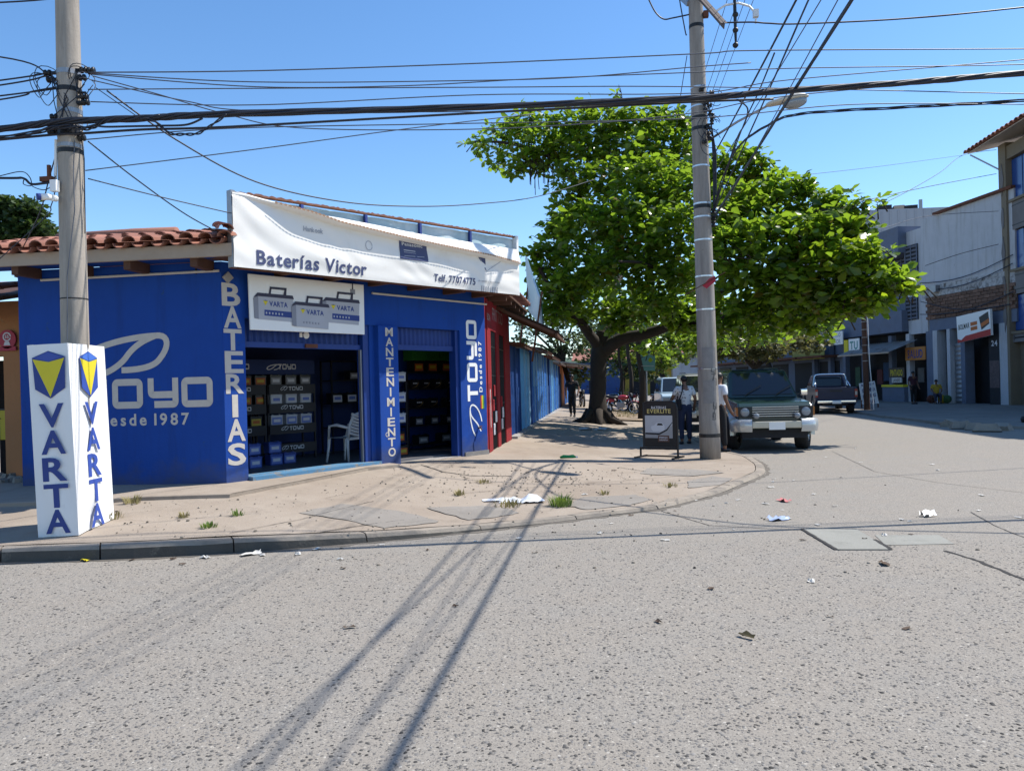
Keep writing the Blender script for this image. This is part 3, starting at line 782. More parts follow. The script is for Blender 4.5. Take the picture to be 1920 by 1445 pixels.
# trade mark running up the last pillar
b = MB(T=FA.M)
zt, zb = fl(880, 600, .004).z, fl(886, 752, .004).z; hx = .30; x0 = 5.07
fnv = lambda x, y: (x0 + hx * (1 - y), -.004, zb + (x / 5.12) * (zt - zb))
block_word(b, fnv)
lz0, lz1 = fl(892, 826, .004).z, fl(886, 756, .004).z
loop_mark(b, lambda x, y: (x0 + .38 * (1.2 - y) / 1.1, -.004, lz0 + x / 1.95 * (lz1 - lz0)), .085)
b.build('trade_mark', m_white, shop); b = MB(T=FA.M)
text(b, "Desde 1987", (5.50, -.004, fl(900, 735, .004).z), (0, 0, 1), (-1, 0, 0), .085, 1, 'l', track=.25, w=fl(898, 640).z - fl(900, 735).z)
b.build('lettering', m_white, shop)
b = MB(T=FA.M)
za, zb2 = fl(903, 766, .004).z, fl(900, 741, .004).z
for k, x in enumerate((5.44, 5.475, 5.51)): b.quad((x, -.004, za), (x + .035, -.004, za), (x + .035, -.004, zb2), (x, -.004, zb2), mi=k)
b.build('colour_bar', [mat('red_paint', (.45, .03, .02)), m_yellow, mat('green_paint', (.05, .25, .05))], shop)
# --- eaves, fascia, rafters, conduit
b = MB(T=LW.M)
b.box(-4.2, .42, -.52, -.46, 3.40, 3.565)
b.build('fascia', m_fascia, shop)
wallpart('soffit', m_blue, [(-4.2, .40, -.459, .02, 3.43, 3.47)], LW.M)
for x in (-2.75, -1.95, -1.1, -.15):
    wallpart('rafter_end', m_beam, [(x - .05, x + .05, -.455, -.003, 3.29, 3.429)], LW.M)
b = MB(T=LW.M); zc = LW.pt(300, 514, .02).z
b.cyl((-2.7, -.025, zc - .01), (-.02, -.025, zc + .01), .018, n=8); b.build('conduit', m_let, shop)
b = MB(T=FA.M); zc = 3.19
b.cyl((2.72, -.03, zc), (5.66, -.03, zc + .01), .018, n=8); b.build('conduit', m_let, shop)
b = MB(T=FA.M); q = fl(424, 520, .02); b.cbox((q.x + .02, -.03, q.z), (.11, .04, .11), Matrix.Rotation(R(45), 3, 'Y')); b.build('junction_box', m_concrete, shop)
b = MB(T=FA.M); b.box(-.2, L + .2, -.50, -.02, 3.425, 3.47); b.build('soffit', m_beam, shop)
for x in (.9, 1.8, 2.7, 3.6, 4.5, 5.3):
    wallpart('rafter_end', m_beam, [(x - .05, x + .05, -.48, -.003, 3.30, 3.424)])
# --- roof: deck plus barrel tiles laid one by one
SL = .245
b = MB(T=LW.M)
b.slab([(-4.2, -.50, 3.57), (.3, -.50, 3.57), (-2.2, 2.6, 3.57 + 3.1 * SL), (-4.2, 2.6, 3.57 + 3.1 * SL)], (0, 0, -.05)); b.build('roof_deck', m_beam, shop)
b = MB(T=LW.M); b.slab([(-4.2, 2.6, 3.57 + 3.1 * SL), (-2.2, 2.6, 3.57 + 3.1 * SL), (-1.5, 5.5, 3.5), (-4.2, 5.5, 3.5)], (0, 0, -.05)); b.build('roof_deck', m_tile, shop)
b = MB(T=FA.M); b.slab([(-.1, -.45, 3.56), (L + .35, -.45, 3.56), (L + .3, 2.2, 3.98), (2.2, 2.4, 3.98)], (0, 0, -.05)); b.build('roof_deck', m_tile, shop)
def barrel(up, ln, r0, r1, th=.014, n=7):
    b = MB(); V_ = []
    for yy, r in ((0, r0), (ln, r1)):
        for rr in (r, r - th):
            for k in range(n):
                a = math.pi * k / (n - 1); V_.append((rr * math.cos(a) * 1.05, yy, (rr * math.sin(a)) * (1 if up else -1) * .8))
    g = lambda e, s_, k: e * 2 * n + s_ * n + k
    Fs = []
    for k in range(n - 1):
        Fs += [(g(0, 0, k), g(0, 0, k + 1), g(1, 0, k + 1), g(1, 0, k)), (g(0, 1, k + 1), g(0, 1, k), g(1, 1, k), g(1, 1, k + 1)),
               (g(0, 1, k), g(0, 1, k + 1), g(0, 0, k + 1), g(0, 0, k)), (g(1, 0, k), g(1, 0, k + 1), g(1, 1, k + 1), g(1, 1, k))]
    b.add(V_, Fs); return b
me_cov = mesh_of(barrel(True, .50, .098, .082), 'roof_tile', m_tile, False)
me_pan = mesh_of(barrel(False, .50, .088, .10), 'roof_tile', m_tile, False)
MI = PM[shop].inverted()
def tile(me, T, x, y, z, tilt, rz=0.0):
    M = MI @ T @ Matrix.Translation((x, y, z)) @ Matrix.Rotation(rz, 4, 'Z') @ Matrix.Rotation(tilt, 4, 'X')
    part('roof_tile', me, m_tile, shop, M)
th = math.atan(SL)
xx = .27; c = 0
for i in range(17):
    x = .38 - xx * i
    for r_ in range(6):
        y = -.62 + r_ * .405; z = 3.575 + (y + .5) * SL
        if x > .40 - (y + .62) * .56: continue
        tile(me_cov, LW.M, x + random.uniform(-.012, .012), y + random.uniform(-.025, .025), z + .085 + random.uniform(-.006, .008), th - .045, random.uniform(-.03, .03))
        if r_ < 4 and x - xx / 2 > -4.2: tile(me_pan, LW.M, x - xx / 2, y + random.uniform(-.02, .02), z + .07, th - .045, random.uniform(-.02, .02))
for k in range(7):                                   # hip line at the corner
    p = Vector((.42 - .56 * .40 * k, -.66 + .40 * k, 3.72 + .40 * k * SL))
    tile(me_cov, LW.M, p.x, p.y, p.z, th * .8, R(29.5) + random.uniform(-.05, .05))
for k in range(15):
    for r_ in range(2): tile(me_cov, RW.M, .45 + .27 * k, -.5 + .4 * r_, 3.57 + .07 * r_, .12, random.uniform(-.03, .03))
for k in range(9):                                   # end of the roof over the last pillar
    for r_ in range(4):
        tile(me_cov, FA.M, L + .30 - .27 * k, -.55 + r_ * .40, 3.62 + .09 + r_ * .4 * .16, .11, random.uniform(-.03, .03))
b = MB(T=LW.M); b.tube([(-4.2, 2.35, 4.34), (-2.75, 2.35, 4.36), (-2.0, 2.35, 4.35)], .12, 10); b.build('ridge_roll', m_tile, shop, True)

# ================================================================== signs on the shop front
# --- the big sagging banner over the eave
SO = .62                                          # distance in front of the wall
def sp(px, py, o=SO): return FA.pt(px, py, o)
bx0, bx1 = sp(434, 430).x, sp(971, 500).x
def zline(pts, x):                               # polyline through pixel points, height at local x
    q = sorted([(sp(*p).x, sp(*p).z) for p in pts])
    if x <= q[0][0]: return q[0][1]
    for a, c in zip(q[:-1], q[1:]):
        if x <= c[0]: return a[1] + (c[1] - a[1]) * (x - a[0]) / (c[0] - a[0])
    return q[-1][1]
BOT = [(441, 500), (972, 553)]; TOP = [(433, 359), (972, 445)]
U_ = [(450, 362), (480, 372), (568, 397), (683, 418), (790, 440), (884, 455), (968, 468)]
V_px = [(450, 366), (462, 369), (575, 403), (625, 420), (745, 448), (806, 461), (906, 481), (966, 494)]
banner = thing('shop_banner', 'long white sagging vinyl banner above the shop eave, torn loose along its top', 'banner', FA.M @ Matrix.Translation((bx0, -SO, 3.2)))
b = MB(T=FA.M); n = 60
# steel frame
b2 = MB(T=FA.M)
zt = lambda x: zline(TOP, x); zb = lambda x: zline(BOT, x)
b2.beam((bx0, -SO + .05, zt(bx0)), (bx1, -SO + .05, zt(bx1)), .03, .03); b2.beam((bx0, -SO + .05, zb(bx0)), (bx1, -SO + .05, zb(bx1)), .05, .04)
b2.build('frame_rail', m_rust, banner)
for x in (bx0 + .02, bx1 - .02): 
    b2 = MB(T=FA.M); b2.box(x - .03, x + .03, -SO - .02, -SO + .08, zb(x) - .01, zt(x) + .02); b2.build('frame_post', m_steel if x < 1 else m_white, banner)
for px, py in ((568, 392), (688, 410), (790, 428), (884, 445)):
    x = sp(px, py).x; b2 = MB(T=FA.M); b2.box(x - .022, x + .022, -SO + .01, -SO + .06, zb(x) + .05, zt(x) - .02); b2.build('frame_post', m_navy, banner)
for x, d in ((.3, 1.), (2.7, 1.), (5.3, 1.)):
    b2 = MB(T=FA.M); b2.beam((x, -SO + .08, 3.8), (x, .25, 3.72), .04, .04); b2.build('bracket', m_rust, banner)
b2 = MB(T=FA.M); m_ = 40
V1 = []
for i in range(m_ + 1):
    x = bx0 + .03 + (bx1 - bx0 - .06) * i / m_
    V1 += [(x, -SO + .075, zb(x) + .03), (x, -SO + .075 + .012 * math.sin(i * 1.3), zt(x) - .03)]
b2.add(V1, [(2 * i, 2 * i + 2, 2 * i + 3, 2 * i + 1) for i in range(m_)]); b2.build('backing_sheet', m_sheet, banner)
# torn rim still fixed to the top rail
b2 = MB(T=FA.M); V1 = []; n = 150
for i in range(n + 1):
    x = bx0 + .12 + (bx1 - bx0 - .16) * i / n; z = zt(x) + .03
    V1 += [(x, -SO + .02, z - .012 + random.uniform(-.004, .016)), (x, -SO + .005, z - .03 - random.uniform(0, .012))]
b2.add(V1, [(2 * i + 1, 2 * i + 3, 2 * i + 2, 2 * i) for i in range(n)]); b2.build('torn_hem', m_rust, banner)
# the sheet itself: hangs from the bottom rail, folds over along the slack line
n, V1 = 240, []; m_ = 34
def sheet_y(x, s_):
    t = (x - bx0) / (bx1 - bx0); slack = sm(t * 5) * (0.45 + 0.55 * sm((1 - t) * 6))
    rip = .007 * math.sin(x * 3.1 + s_ * 9 + 1.5 * math.sin(x * 1.3)) + .003 * math.sin(x * 9 + s_ * 17 + math.sin(x * 4) * 2) + .0045 * math.sin((s_ * 1.6 - x * .22) * 7)
    return -SO - .03 - .024 * slack * math.sin(max(0, min(1, s_)) * math.pi) - rip * math.sin(min(1, max(0, s_) * 3) * 1.57) * .8
def hug(b, d=.003):            # lay printed matter on the rippled sheet
    out = []
    for x, y, z in b.v:
        z0_, z1_ = zb(x) - .005, zV(x) - .03; out.append((x, sheet_y(x, (z - z0_) / (z1_ - z0_)) - d, z))
    b.v = out; return b
def zU(x): return zline(U_, x)
def zV(x): return zline(V_px, x)
for i in range(n + 1):
    x = bx0 + .005 + (bx1 - bx0 - .02) * i / n; t = i / n
    z0_, z1_ = zb(x) - .005, zV(x); slack = sm(t * 5) * (0.45 + 0.55 * sm((1 - t) * 6))
    for j in range(m_):
        s_ = j / (m_ - 1); z = z0_ + (z1_ - .03 - z0_) * s_
        V1.append((x, sheet_y(x, s_), z))
    for k, (oy, oz) in enumerate(((.10, .0), (.145, .012), (.15, .03))):       # the hanging lip
        V1.append((x, -SO - .02 - oy * slack - .005 * k, z1_ - .022 + oz))
    zu = max(zU(x), z1_ + .03)
    for s_ in (.35, .7, 1.0):
        V1.append((x, -SO - .02 - .135 * slack * (1 - s_) ** .7 - .006 * math.sin(x * 7 + s_ * 3), z1_ + .02 + (zu - z1_ - .02) * s_))
C = m_ + 6
b.add(V1, [(i * C + j, (i + 1) * C + j, (i + 1) * C + j + 1, i * C + j + 1) for i in range(n) for j in range(C - 1)])
sheet = b.build('vinyl_sheet', m_banner, banner, True)
b = MB(T=FA.M); V1 = []
for i in range(n + 1):                                                              # rust stain line on the fold
    x = bx0 + .6 + (bx1 - bx0 - .7) * i / n; z = zV(x); t = (x - bx0) / (bx1 - bx0); slack = sm(t * 5) * (0.45 + 0.55 * sm((1 - t) * 6))
    y = -SO - .042 - .15 * slack; wd_ = .010 + .006 * math.sin(i * 2.1)
    V1 += [(x, y, z + .006 - wd_), (x, y, z + .006 + wd_)]
b.add(V1, [(2 * i, 2 * i + 2, 2 * i + 3, 2 * i + 1) for i in range(n)]); b.build('stained_fold', mat('rust_stained_vinyl', (.34, .20, .12), .7, .3, 6), banner)
PO = SO + .085                                                                     # printed matter just in front of the ripples
def pp(px, py): q = sp(px, py, PO); return (q.x, q.y, q.z)
def bline(px0, py0, px1, py1): a, c = Vector(pp(px0, py0)), Vector(pp(px1, py1)); return a, c
b = MB(T=FA.M)
a, c = bline(485, 494, 691, 516); u = (c - a)
text(b, "Baterías Victor", a, u, (0, 0, 1), .185, 1, 'l', .06, w=u.length)
hug(b, .0068).build('lettering', m_slate, banner); b = MB(T=FA.M)
a, c = bline(817, 526, 894, 534); u = c - a
text(b, "Telf. 77074775", a, u, (0, 0, 1), .115, 1, 'l', .06, w=u.length)
hug(b, .0068).build('lettering', m_slate, banner)
b = MB(T=FA.M)
Qp = [Vector(pp(*q)) for q in ((752, 447), (804, 456), (805, 491), (752, 485))]
b.add([Qp[0].lerp(Qp[1], i / 10).lerp(Qp[3].lerp(Qp[2], i / 10), j / 6) for j in range(7) for i in range(11)], [(j * 11 + i, (j + 1) * 11 + i, (j + 1) * 11 + i + 1, j * 11 + i + 1) for j in range(6) for i in range(10)]); hug(b, .0068).build('printed_battery', m_slate, banner)
b = MB(T=FA.M); PO2 = PO + .004
def pp2(px, py): q = sp(px, py, PO2); return Vector((q.x, q.y, q.z))
a, c = pp2(757, 459), pp2(796, 464); text(b, "Panasonic", a, c - a, (0, 0, 1), .055, 1, 'l', .06, w=(c - a).length)
for y in (468, 472, 479):
    b.stroke([(0, 0), (1, 0)], .12 if y < 470 else .06, lambda x, z, y=y: tuple(pp2(760, y).lerp(pp2(782 if y < 475 else 798, y + 3), x) + Vector((0, 0, z * .1))))
hug(b, .011).build('print', m_greyl, banner)
b = MB(T=FA.M)
a, c = pp2(572, 432), pp2(609, 438); text(b, "Hankook", a, c - a, (0, 0, 1), .07, 1, 'l', .06, w=(c - a).length)
hug(b, .0068).build('print', m_greyp, banner); b = MB(T=FA.M)
b.stroke([(pp(694, 460)[0] + .065 * math.cos(t), pp(694, 460)[2] + .07 * math.sin(t)) for t in np.linspace(0, 6.1, 24)], .012, lambda x, z: (x, -PO - .002, z))
hug(b, .0068).build('print', m_greyp, banner); b = MB(T=FA.M)
a, c = pp2(900, 527), pp2(940, 531); text(b, "de resistir y economizar", a, c - a, (0, 0, 1), .03, 1, 'l', .06, w=(c - a).length)
for k in range(8):
    q = pp2(906 + k * 4.2, 540 + k * .5); b.quad((q.x, -PO, q.z - .05), (q.x + .03, -PO, q.z - .05), (q.x + .03, -PO, q.z + .05), (q.x, -PO, q.z + .05))
hug(b, .0068).build('print', m_greyp, banner); b = MB(T=FA.M)
b.stroke([tuple((pp2(*p).x, pp2(*p).z)) for p in ((905, 484), (915, 508), (942, 490))], .012, lambda x, z: (x, -PO - .004, z))
hug(b, .0068).build('print', m_greyp, banner)
b = MB(T=FA.M); b.poly([pp(901, 481), pp(914, 484), pp(913, 507)][::-1]); hug(b, .0068).build('print', m_slate, banner); b = MB(T=FA.M)
a, c = pp2(675, 429), pp2(722, 438); text(b, "Panasonic", a, c - a, (0, 0, 1), .05, 1, 'l', .06, w=(c - a).length)
hug(b, .0068).build('print', m_slate, banner)
# --- panel with three batteries over the first door
pan = thing('battery_panel_sign', 'grey white panel printed with three car batteries, hung over the first shop door', 'sign', FA.M @ Matrix.Translation((.43, -.1, 2.49)))
Pz = lambda px, py, o=.13: FA.pt(px, py, o)
cn = [Pz(466, 513), Pz(682, 534), Pz(684, 627), Pz(470, 618)]
b = MB(T=FA.M); b.slab(cn, (0, .03, 0)); bevel(b.build('panel', m_white, pan), .004, 1)
b = MB(T=FA.M); b.box(.6, .65, -.1, .0, 2.7, 2.75); b.box(2.3, 2.35, -.1, 0, 2.7, 2.75); b.build('fixing', m_steel, pan)
def flat(b, pts, o, mi=None): b.poly([tuple(Pz(x, y, o)) for x, y in pts][::-1], mi)
b = MB(T=FA.M)   # 0 light body, 1 dark top, 2 navy label, 3 mid grey, 4 yellow
def batt(x, y, w, h, o, lab):
    sk = .09
    P = lambda u, v: (x + u * w, y + v * h + u * w * sk)
    flat(b, [P(0, .2), P(1, .2), P(.98, 1), P(.02, 1)], o, 0); flat(b, [P(-.14, .30), P(0, .2), P(.02, 1), P(-.11, .98)], o + .001, 3)
    flat(b, [P(-.14, .28), P(-.02, .10), P(.98, .10), P(1.02, .22), P(.0, .22)], o + .002, 1)
    for q in ([P(.30, .10), P(.34, -.14), P(.39, -.14), P(.36, .10)], [P(.72, .10), P(.76, -.14), P(.81, -.14), P(.80, .10)], [P(.33, -.14), P(.80, -.14), P(.80, -.06), P(.34, -.06)]): flat(b, q, o + .003, 1)
    if lab: flat(b, [P(.18, .66), P(1.0, .66), P(1.0, .86), P(.18, .86)], o + .002, 2)
    flat(b, [P(.14, .36), P(.28, .36), P(.21, .52)], o + .002, 4); flat(b, [P(.14, .36), P(.21, .33), P(.28, .36)], o + .003, 2)
    a_, c_ = Pz(*P(.32, .52), o + .003), Pz(*P(.84, .52), o + .003); text(b, "VARTA", a_, c_ - a_, (0, 0, 1), .07, 1, 'l', .05, w=(c_ - a_).length, mi=2)
    for k in range(6):
        q = Pz(*P(.22 + .09 * k, .80 if lab else .86), o + .004); b.box(q.x, q.x + .022, q.y, q.y + .001, q.z, q.z + .03, 0 if lab else 3)
batt(484, 543, 66, 55, .134, True); batt(612, 552, 62, 52, .134, True); batt(555, 560, 62, 52, .141, False)
q = Pz(661, 540, .134); b.box(q.x - .05, q.x + .05, -.135, -.134, q.z - .10, q.z - .02, 3); b.box(q.x - .012, q.x + .012, -.136, -.135, q.z - .02, q.z + .07, 1)
b.build('print', [mat('print_light', (.40, .41, .45)), mat('print_dark', (.045, .045, .075)), m_navy, mat('print_mid', (.24, .25, .29)), m_yellow], pan)

# ================================================================== white printed sleeve round the left pole
PC = dep(141, 640, 8.36); PX, PY = gnd(146, 985, .16).x, 0
pc = Vector((dep(146, 985, 8.36).x, dep(146, 985, 8.36).y, 0))
BZ = sz(pc.x, pc.y)
BM = Matrix.Translation((pc.x, pc.y, BZ)) @ Matrix.Rotation(YAW, 4, 'Z') @ Matrix.Rotation(R(-1.9), 4, 'Y')
bw, bd, bh = .42, .72, 1.97
sleeve = thing('pole_sign_box', 'tall white four sided advertising box wrapped round the foot of the left utility pole', 'sign box', BM)
for name, T, w in (('panel', Matrix.Translation((0, -bd / 2, 0)), bw), ('panel', Matrix.Translation((bw / 2, 0, 0)) @ Matrix.Rotation(R(90), 4, 'Z'), bd),
                   ('panel', Matrix.Translation((0, bd / 2, 0)) @ Matrix.Rotation(R(180), 4, 'Z'), bw), ('panel', Matrix.Translation((-bw / 2, 0, 0)) @ Matrix.Rotation(R(-90), 4, 'Z'), bd)):
    b = MB(T=BM @ T); nx, nz = 14, 30; V1 = []
    for j in range(nz + 1):
        for i in range(nx + 1):
            x = -w / 2 + w * i / nx; z = bh * j / nz; e = math.sin(math.pi * i / nx)
            dent = .012 * e * math.sin(z * 4 + i * .5) + (.035 * e * math.exp(-((z - .12) / .12) ** 2) if w > .5 else 0)
            zz = z if j else (-.02 + .05 * (i / nx) * (w > .5))
            V1.append((x, dent, zz))
    b.add(V1, [(j * (nx + 1) + i, j * (nx + 1) + i + 1, (j + 1) * (nx + 1) + i + 1, (j + 1) * (nx + 1) + i) for j in range(nz) for i in range(nx)])
    b.build('panel', m_boxw, sleeve, True)
    if w in (bw, bd) and T in ():
        pass
def varta(T, wk):
    b = MB(T=BM @ T); y = -.008
    f = lambda pts, mi: b.poly([(x * wk, y - .002 * mi, z) for x, z in pts], mi)
    f([(-.17, 1.79), (-.155, 1.44), (0, 1.33), (.155, 1.44), (.17, 1.79), (0, 1.86)], 0)
    f([(-.165, 1.775), (0, 1.345), (.165, 1.775), (0, 1.735)], 1)
    b.quad((-.155 * wk, y - .003, 1.785), (0, y - .003, 1.742), (.155 * wk, y - .003, 1.785), (0, y - .003, 1.85), 2)
    for c, z in zip("VARTA", (1.0, .70, .40, .105, -.18)):
        text(b, c, (0, y - .002, z + .02), (1, 0, 0), (0, 0, 1), .245, 1, 'c', w=.255 * wk, mi=0)
    return b
m_bluep = mat('blue_print', (.035, .075, .33), .5, .1, 5)
b = varta(Matrix.Translation((0.01, -bd / 2 - .004, .17)) @ Matrix.Scale(.93, 4, (0, 0, 1)), 1.0); b.build('print', [m_navy, m_yellow, m_bluep], sleeve)
b = varta(Matrix.Translation((bw / 2 + .004, 0, .17)) @ Matrix.Rotation(R(90), 4, 'Z') @ Matrix.Scale(.93, 4, (0, 0, 1)), 1.02); b.build('print', [m_bluep, m_yellow, mat('blue_print_light', (.06, .15, .5), .5)], sleeve)
b = MB(T=BM); 
for x, y in ((-1, -1), (1, -1), (1, 1), (-1, 1)): b.box(x * (bw / 2 - .03) - .015, x * (bw / 2 - .03) + .015, y * (bd / 2 - .03) - .015, y * (bd / 2 - .03) + .015, 0, bh + .006)
b.build('corner_angle', m_steel, sleeve)

# ================================================================== utility poles
def ring(b, c, d, r, w, mi=None, n=20):
    c, d = Vector(c), Vector(d).normalized()
    return b.tube([c - d * w / 2, c + d * w / 2], r, n, True, mi)
def pole(base, top, r0, r1, label, mt, bands, name='utility_pole'):
    ax = (top - base); p = thing(name, label, 'utility pole', base)
    b = MB(T=W); n = 24; k = 14
    b.tube([base + ax * (i / k) for i in range(k + 1)], [r0 + (r1 - r0) * i / k for i in range(k + 1)], 24)
    b.build('shaft', mt, p, True)
    for py, pz, w, m_ in bands:
        q = dep(0, py, 1); t = (dep(960, py, pz).z - base.z) / ax.z
        for _ in range(3):
            c = base + ax * t; 
        b = MB(T=W); ring(b, c, ax, (r0 + (r1 - r0) * t) * 1.03, w); b.build('strap', m_, p)
    return p, ax
lp0 = Vector((pc.x, pc.y, BZ)); l_in = dep(126, 0, 8.36); l_mid = dep(141, 640, 8.36)
ld = (l_in - l_mid).normalized(); lbase = l_mid - ld * ((l_mid.z - BZ) / ld.z); ltop = lbase + ld * (8.6 / ld.z)
lpole, lax = pole(lbase, ltop, .148, .098, 'pale concrete utility pole rising from the white sign box', m_pole,
                  [(118, 8.36, .05, m_steel), (150, 8.36, .05, m_black), (190, 8.36, .05, m_steel), (212, 8.36, .04, m_alu), (232, 8.36, .06, m_black), (255, 8.36, .04, m_steel), (265, 8.36, .05, m_black), (540, 8.36, .012, m_dark)])
def lpt(py, dx=0.0, dy=0.0):     # a point beside the left pole at image height py
    z = dep(130, py, 8.36).z; c = lbase + ld * ((z - lbase.z) / ld.z); return c + RIGHT * dx + FWD * dy
def spool(parent, p, ax_, mi=m_black, s=1.0, name='insulator'):
    b = MB(T=W); p = Vector(p); a = Vector(ax_).normalized()
    prof = [(-.05, .02), (-.045, .045), (-.02, .048), (-.012, .03), (.012, .03), (.02, .048), (.045, .045), (.05, .02)]
    b.tube([p + a * h * s for h, r in prof], [r * s for h, r in prof], 10); return b.build(name, mi, parent, True)
for py, dx in ((136, .19), (137, .27), (140, -.2), (150, .17), (152, -.17), (186, .19), (196, .20), (222, -.14), (245, -.14), (262, .15), (250, -.17)):
    spool(lpole, lpt(py, dx, -.05), RIGHT, s=.75)
    b = MB(T=W); b.beam(lpt(py, 0.0, -.05), lpt(py, dx, -.05), .025, .03); b.build('bracket', m_black, lpole)
b = MB(T=W); P = [lpt(178, .12, -.05), lpt(178, .20, -.05), lpt(190, .22, -.05), lpt(199, .2, -.05), lpt(200, .12, -.05)]; b.tube(P, .014, 6); b.build('bracket', m_black, lpole)
random.seed(21)
for k in range(9):                                                     # slack coils of service wire at the pole head
    py = random.choice((140, 145, 155, 165, 190, 200, 235, 250)); sx = random.choice((-1, 1)); c = lpt(py, sx * random.uniform(.16, .26), -.10); r_ = random.uniform(.05, .12)
    b = MB(T=W); b.tube([c + RIGHT * r_ * math.cos(t) * 1.0 + UP * (r_ * 1.3 * math.sin(t) - r_ * .6) + FWD * .05 * math.sin(t * 2) for t in np.linspace(0, 5.6 + random.random(), 18)], .0045, 5)
    b.build('wire_coil', m_cable, lpole)
for k in range(7):
    a_ = lpt(150 + random.uniform(-10, 10), .13 * random.choice((-1, 1)), -.1); e = lpt(230 + random.uniform(-15, 25), .14 * random.uniform(-1, 1), -.14)
    m1 = a_.lerp(e, .5) + RIGHT * random.uniform(-.12, .15); b = MB(T=W); b.tube([a_, a_.lerp(m1, .6), m1, m1.lerp(e, .6), e], .005, 5); b.build('jumper_wire', m_cable, lpole)
b = MB(T=W); b.tube([lpt(265, -.12, -.06), lpt(355, -.135, -.07)], .016, 8); b.build('conduit', m_white, lpole)
b = MB(T=W); b.tube([lpt(270, .10, -.10), lpt(330, .09, -.12), lpt(400, .10, -.13), lpt(520, .02, -.155), lpt(640, .01, -.165)], .005, 5); b.build('down_wire', m_cableg, lpole)
b = MB(T=W); b.tube([lpt(250, .13, -.03), lpt(300, .16, -.03), lpt(400, .155, -.03), lpt(440, .15, -.03)], .006, 5); b.build('down_wire', m_cable, lpole)
b = MB(T=W); c = lpt(340, -.2, -.1); b.cbox(c, (.14, .06, .05)); b.cbox(c + UP * .09 + RIGHT * .02, (.03, .03, .12)); b.build('cable_clamp', m_rust, lpole)
cm = thing('security_camera', 'small white security camera with its box strapped to the left pole', 'camera', lpt(378, -.12, -.14))
b = MB(T=W); b.cbox(lpt(356, -.085, -.17), (.075, .06, .125)); bevel(b.build('junction_box', m_white, cm), .008)
b = MB(T=W); b.tube([lpt(378, -.09, -.14), lpt(379, -.10, -.20)], .035, 12); b.build('mount', m_white, cm)
b = MB(T=W); b.tube([lpt(377, -.11, -.19), lpt(379, -.185, -.25)], .034, 14); b.build('housing', m_white, cm, True)
b = MB(T=W); b.tube([lpt(379, -.185, -.25), lpt(379.6, -.215, -.274)], .036, 14); b.build('hood', m_navy, cm)

rbase = gnd(1332, 858, .06); rbase.z = sz(rbase.x, rbase.y) - .02
RZ = (rbase - Vector((0, 0, 0))).dot(FWD)
r_in = dep(1304, 0, RZ); rd = (r_in - rbase).normalized(); rtop = rbase + rd * (10.6 / rd.z)
rpole, rax = pole(rbase, rtop, .205, .128, 'tall grey concrete utility pole on the pavement corner beside the parked jeep', m_pole2,
                  [(y, RZ, .03, m_alu) for y in (175, 210, 322, 392, 417, 460, 528, 590, 700)] + [(y, RZ, .07, m_black) for y in (60, 232, 252, 398, 825)])
def rpt(py, dx=0.0, dy=0.0):
    z = dep(1315, py, RZ).z; c = rbase + rd * ((z - rbase.z) / rd.z); return c + RIGHT * dx + FWD * dy
for k in range(18):
    py = 170 + k * 6.0; spool(rpole, rpt(py, random.uniform(.0, .22), -.2 + random.uniform(-.05, .05)), random.choice((RIGHT, UP)), random.choice((m_black, m_black, m_steel)), .9)
for k in range(8):
    py = random.uniform(180, 270); c = rpt(py, random.uniform(.05, .3), -.25); r_ = random.uniform(.08, .22)
    b = MB(T=W); b.tube([c + RIGHT * r_ * math.cos(t) + UP * (r_ * 1.2 * math.sin(t) - r_ * .6) for t in np.linspace(.4, 5.4, 16)], .007, 5); b.build('wire_coil', m_cable, rpole)
for k in range(6):
    b = MB(T=W); P = [rpt(180 + k * 5, .16, -.1), rpt(250 + k * 8, .21 + .015 * k, -.1), rpt(320 + k * 10, .215 + .01 * k, -.1), rpt(395, .2, -.08)]
    b.tube(P, .009, 5); b.build('down_wire', m_cable, rpole)
for k in range(3):
    spool(rpole, rpt(398 + k * 12, .2, -.06), UP, m_black, 1.1)
b = MB(T=W); P = dep(1310, -10, RZ - .2), dep(1358, 44, RZ - 2.0)
b.beam(P[0], P[1], .11, .012); b.beam(P[0] - UP * .05, P[1] - UP * .05, .012, .10); b.build('crossarm', mat('dull_brown_steel', (.10, .075, .065), .8, .2, 6), rpole)
b = MB(T=W); b.beam(dep(1268, -14, RZ + .8), dep(1292, 8, RZ), .09, .09); b.build('crossarm', m_steel, rpole)
b = MB(T=W); b.tube([dep(1377, -12, RZ), dep(1378, 22, RZ), dep(1379, 60, RZ), dep(1380, 90, RZ)], [.03, .035, .03, .02], 8); b.build('insulator_string', m_black, rpole)
for y in (28, 57, 85): 
    b = MB(T=W); b.ell(dep(1379, y, RZ), (.06, .06, .055), 10, 6); b.build('insulator', m_black, rpole, True)
b = MB(T=W); b.cbox(dep(1417, 26, RZ - .5), (.10, .10, .14)); b.tube([dep(1417, 36, RZ - .5), dep(1417, 44, RZ - .5)], .02, 6); b.build('dead_end_clamp', m_plastic, rpole)
b = MB(T=W); b.tube([dep(1342, 22, RZ), dep(1360, 10, RZ), dep(1385, 6, RZ), dep(1405, 12, RZ), dep(1416, 24, RZ)], .022, 6); b.build('jumper_wire', m_plastic, rpole)
b = MB(T=W); b.cbox(rpt(32, .17, -.1), (.10, .10, .12)); b.build('bracket', m_rust, rpole)
m_paperold = mat('faded_bill_paper', (.21, .20, .195), .8, .25, 9)
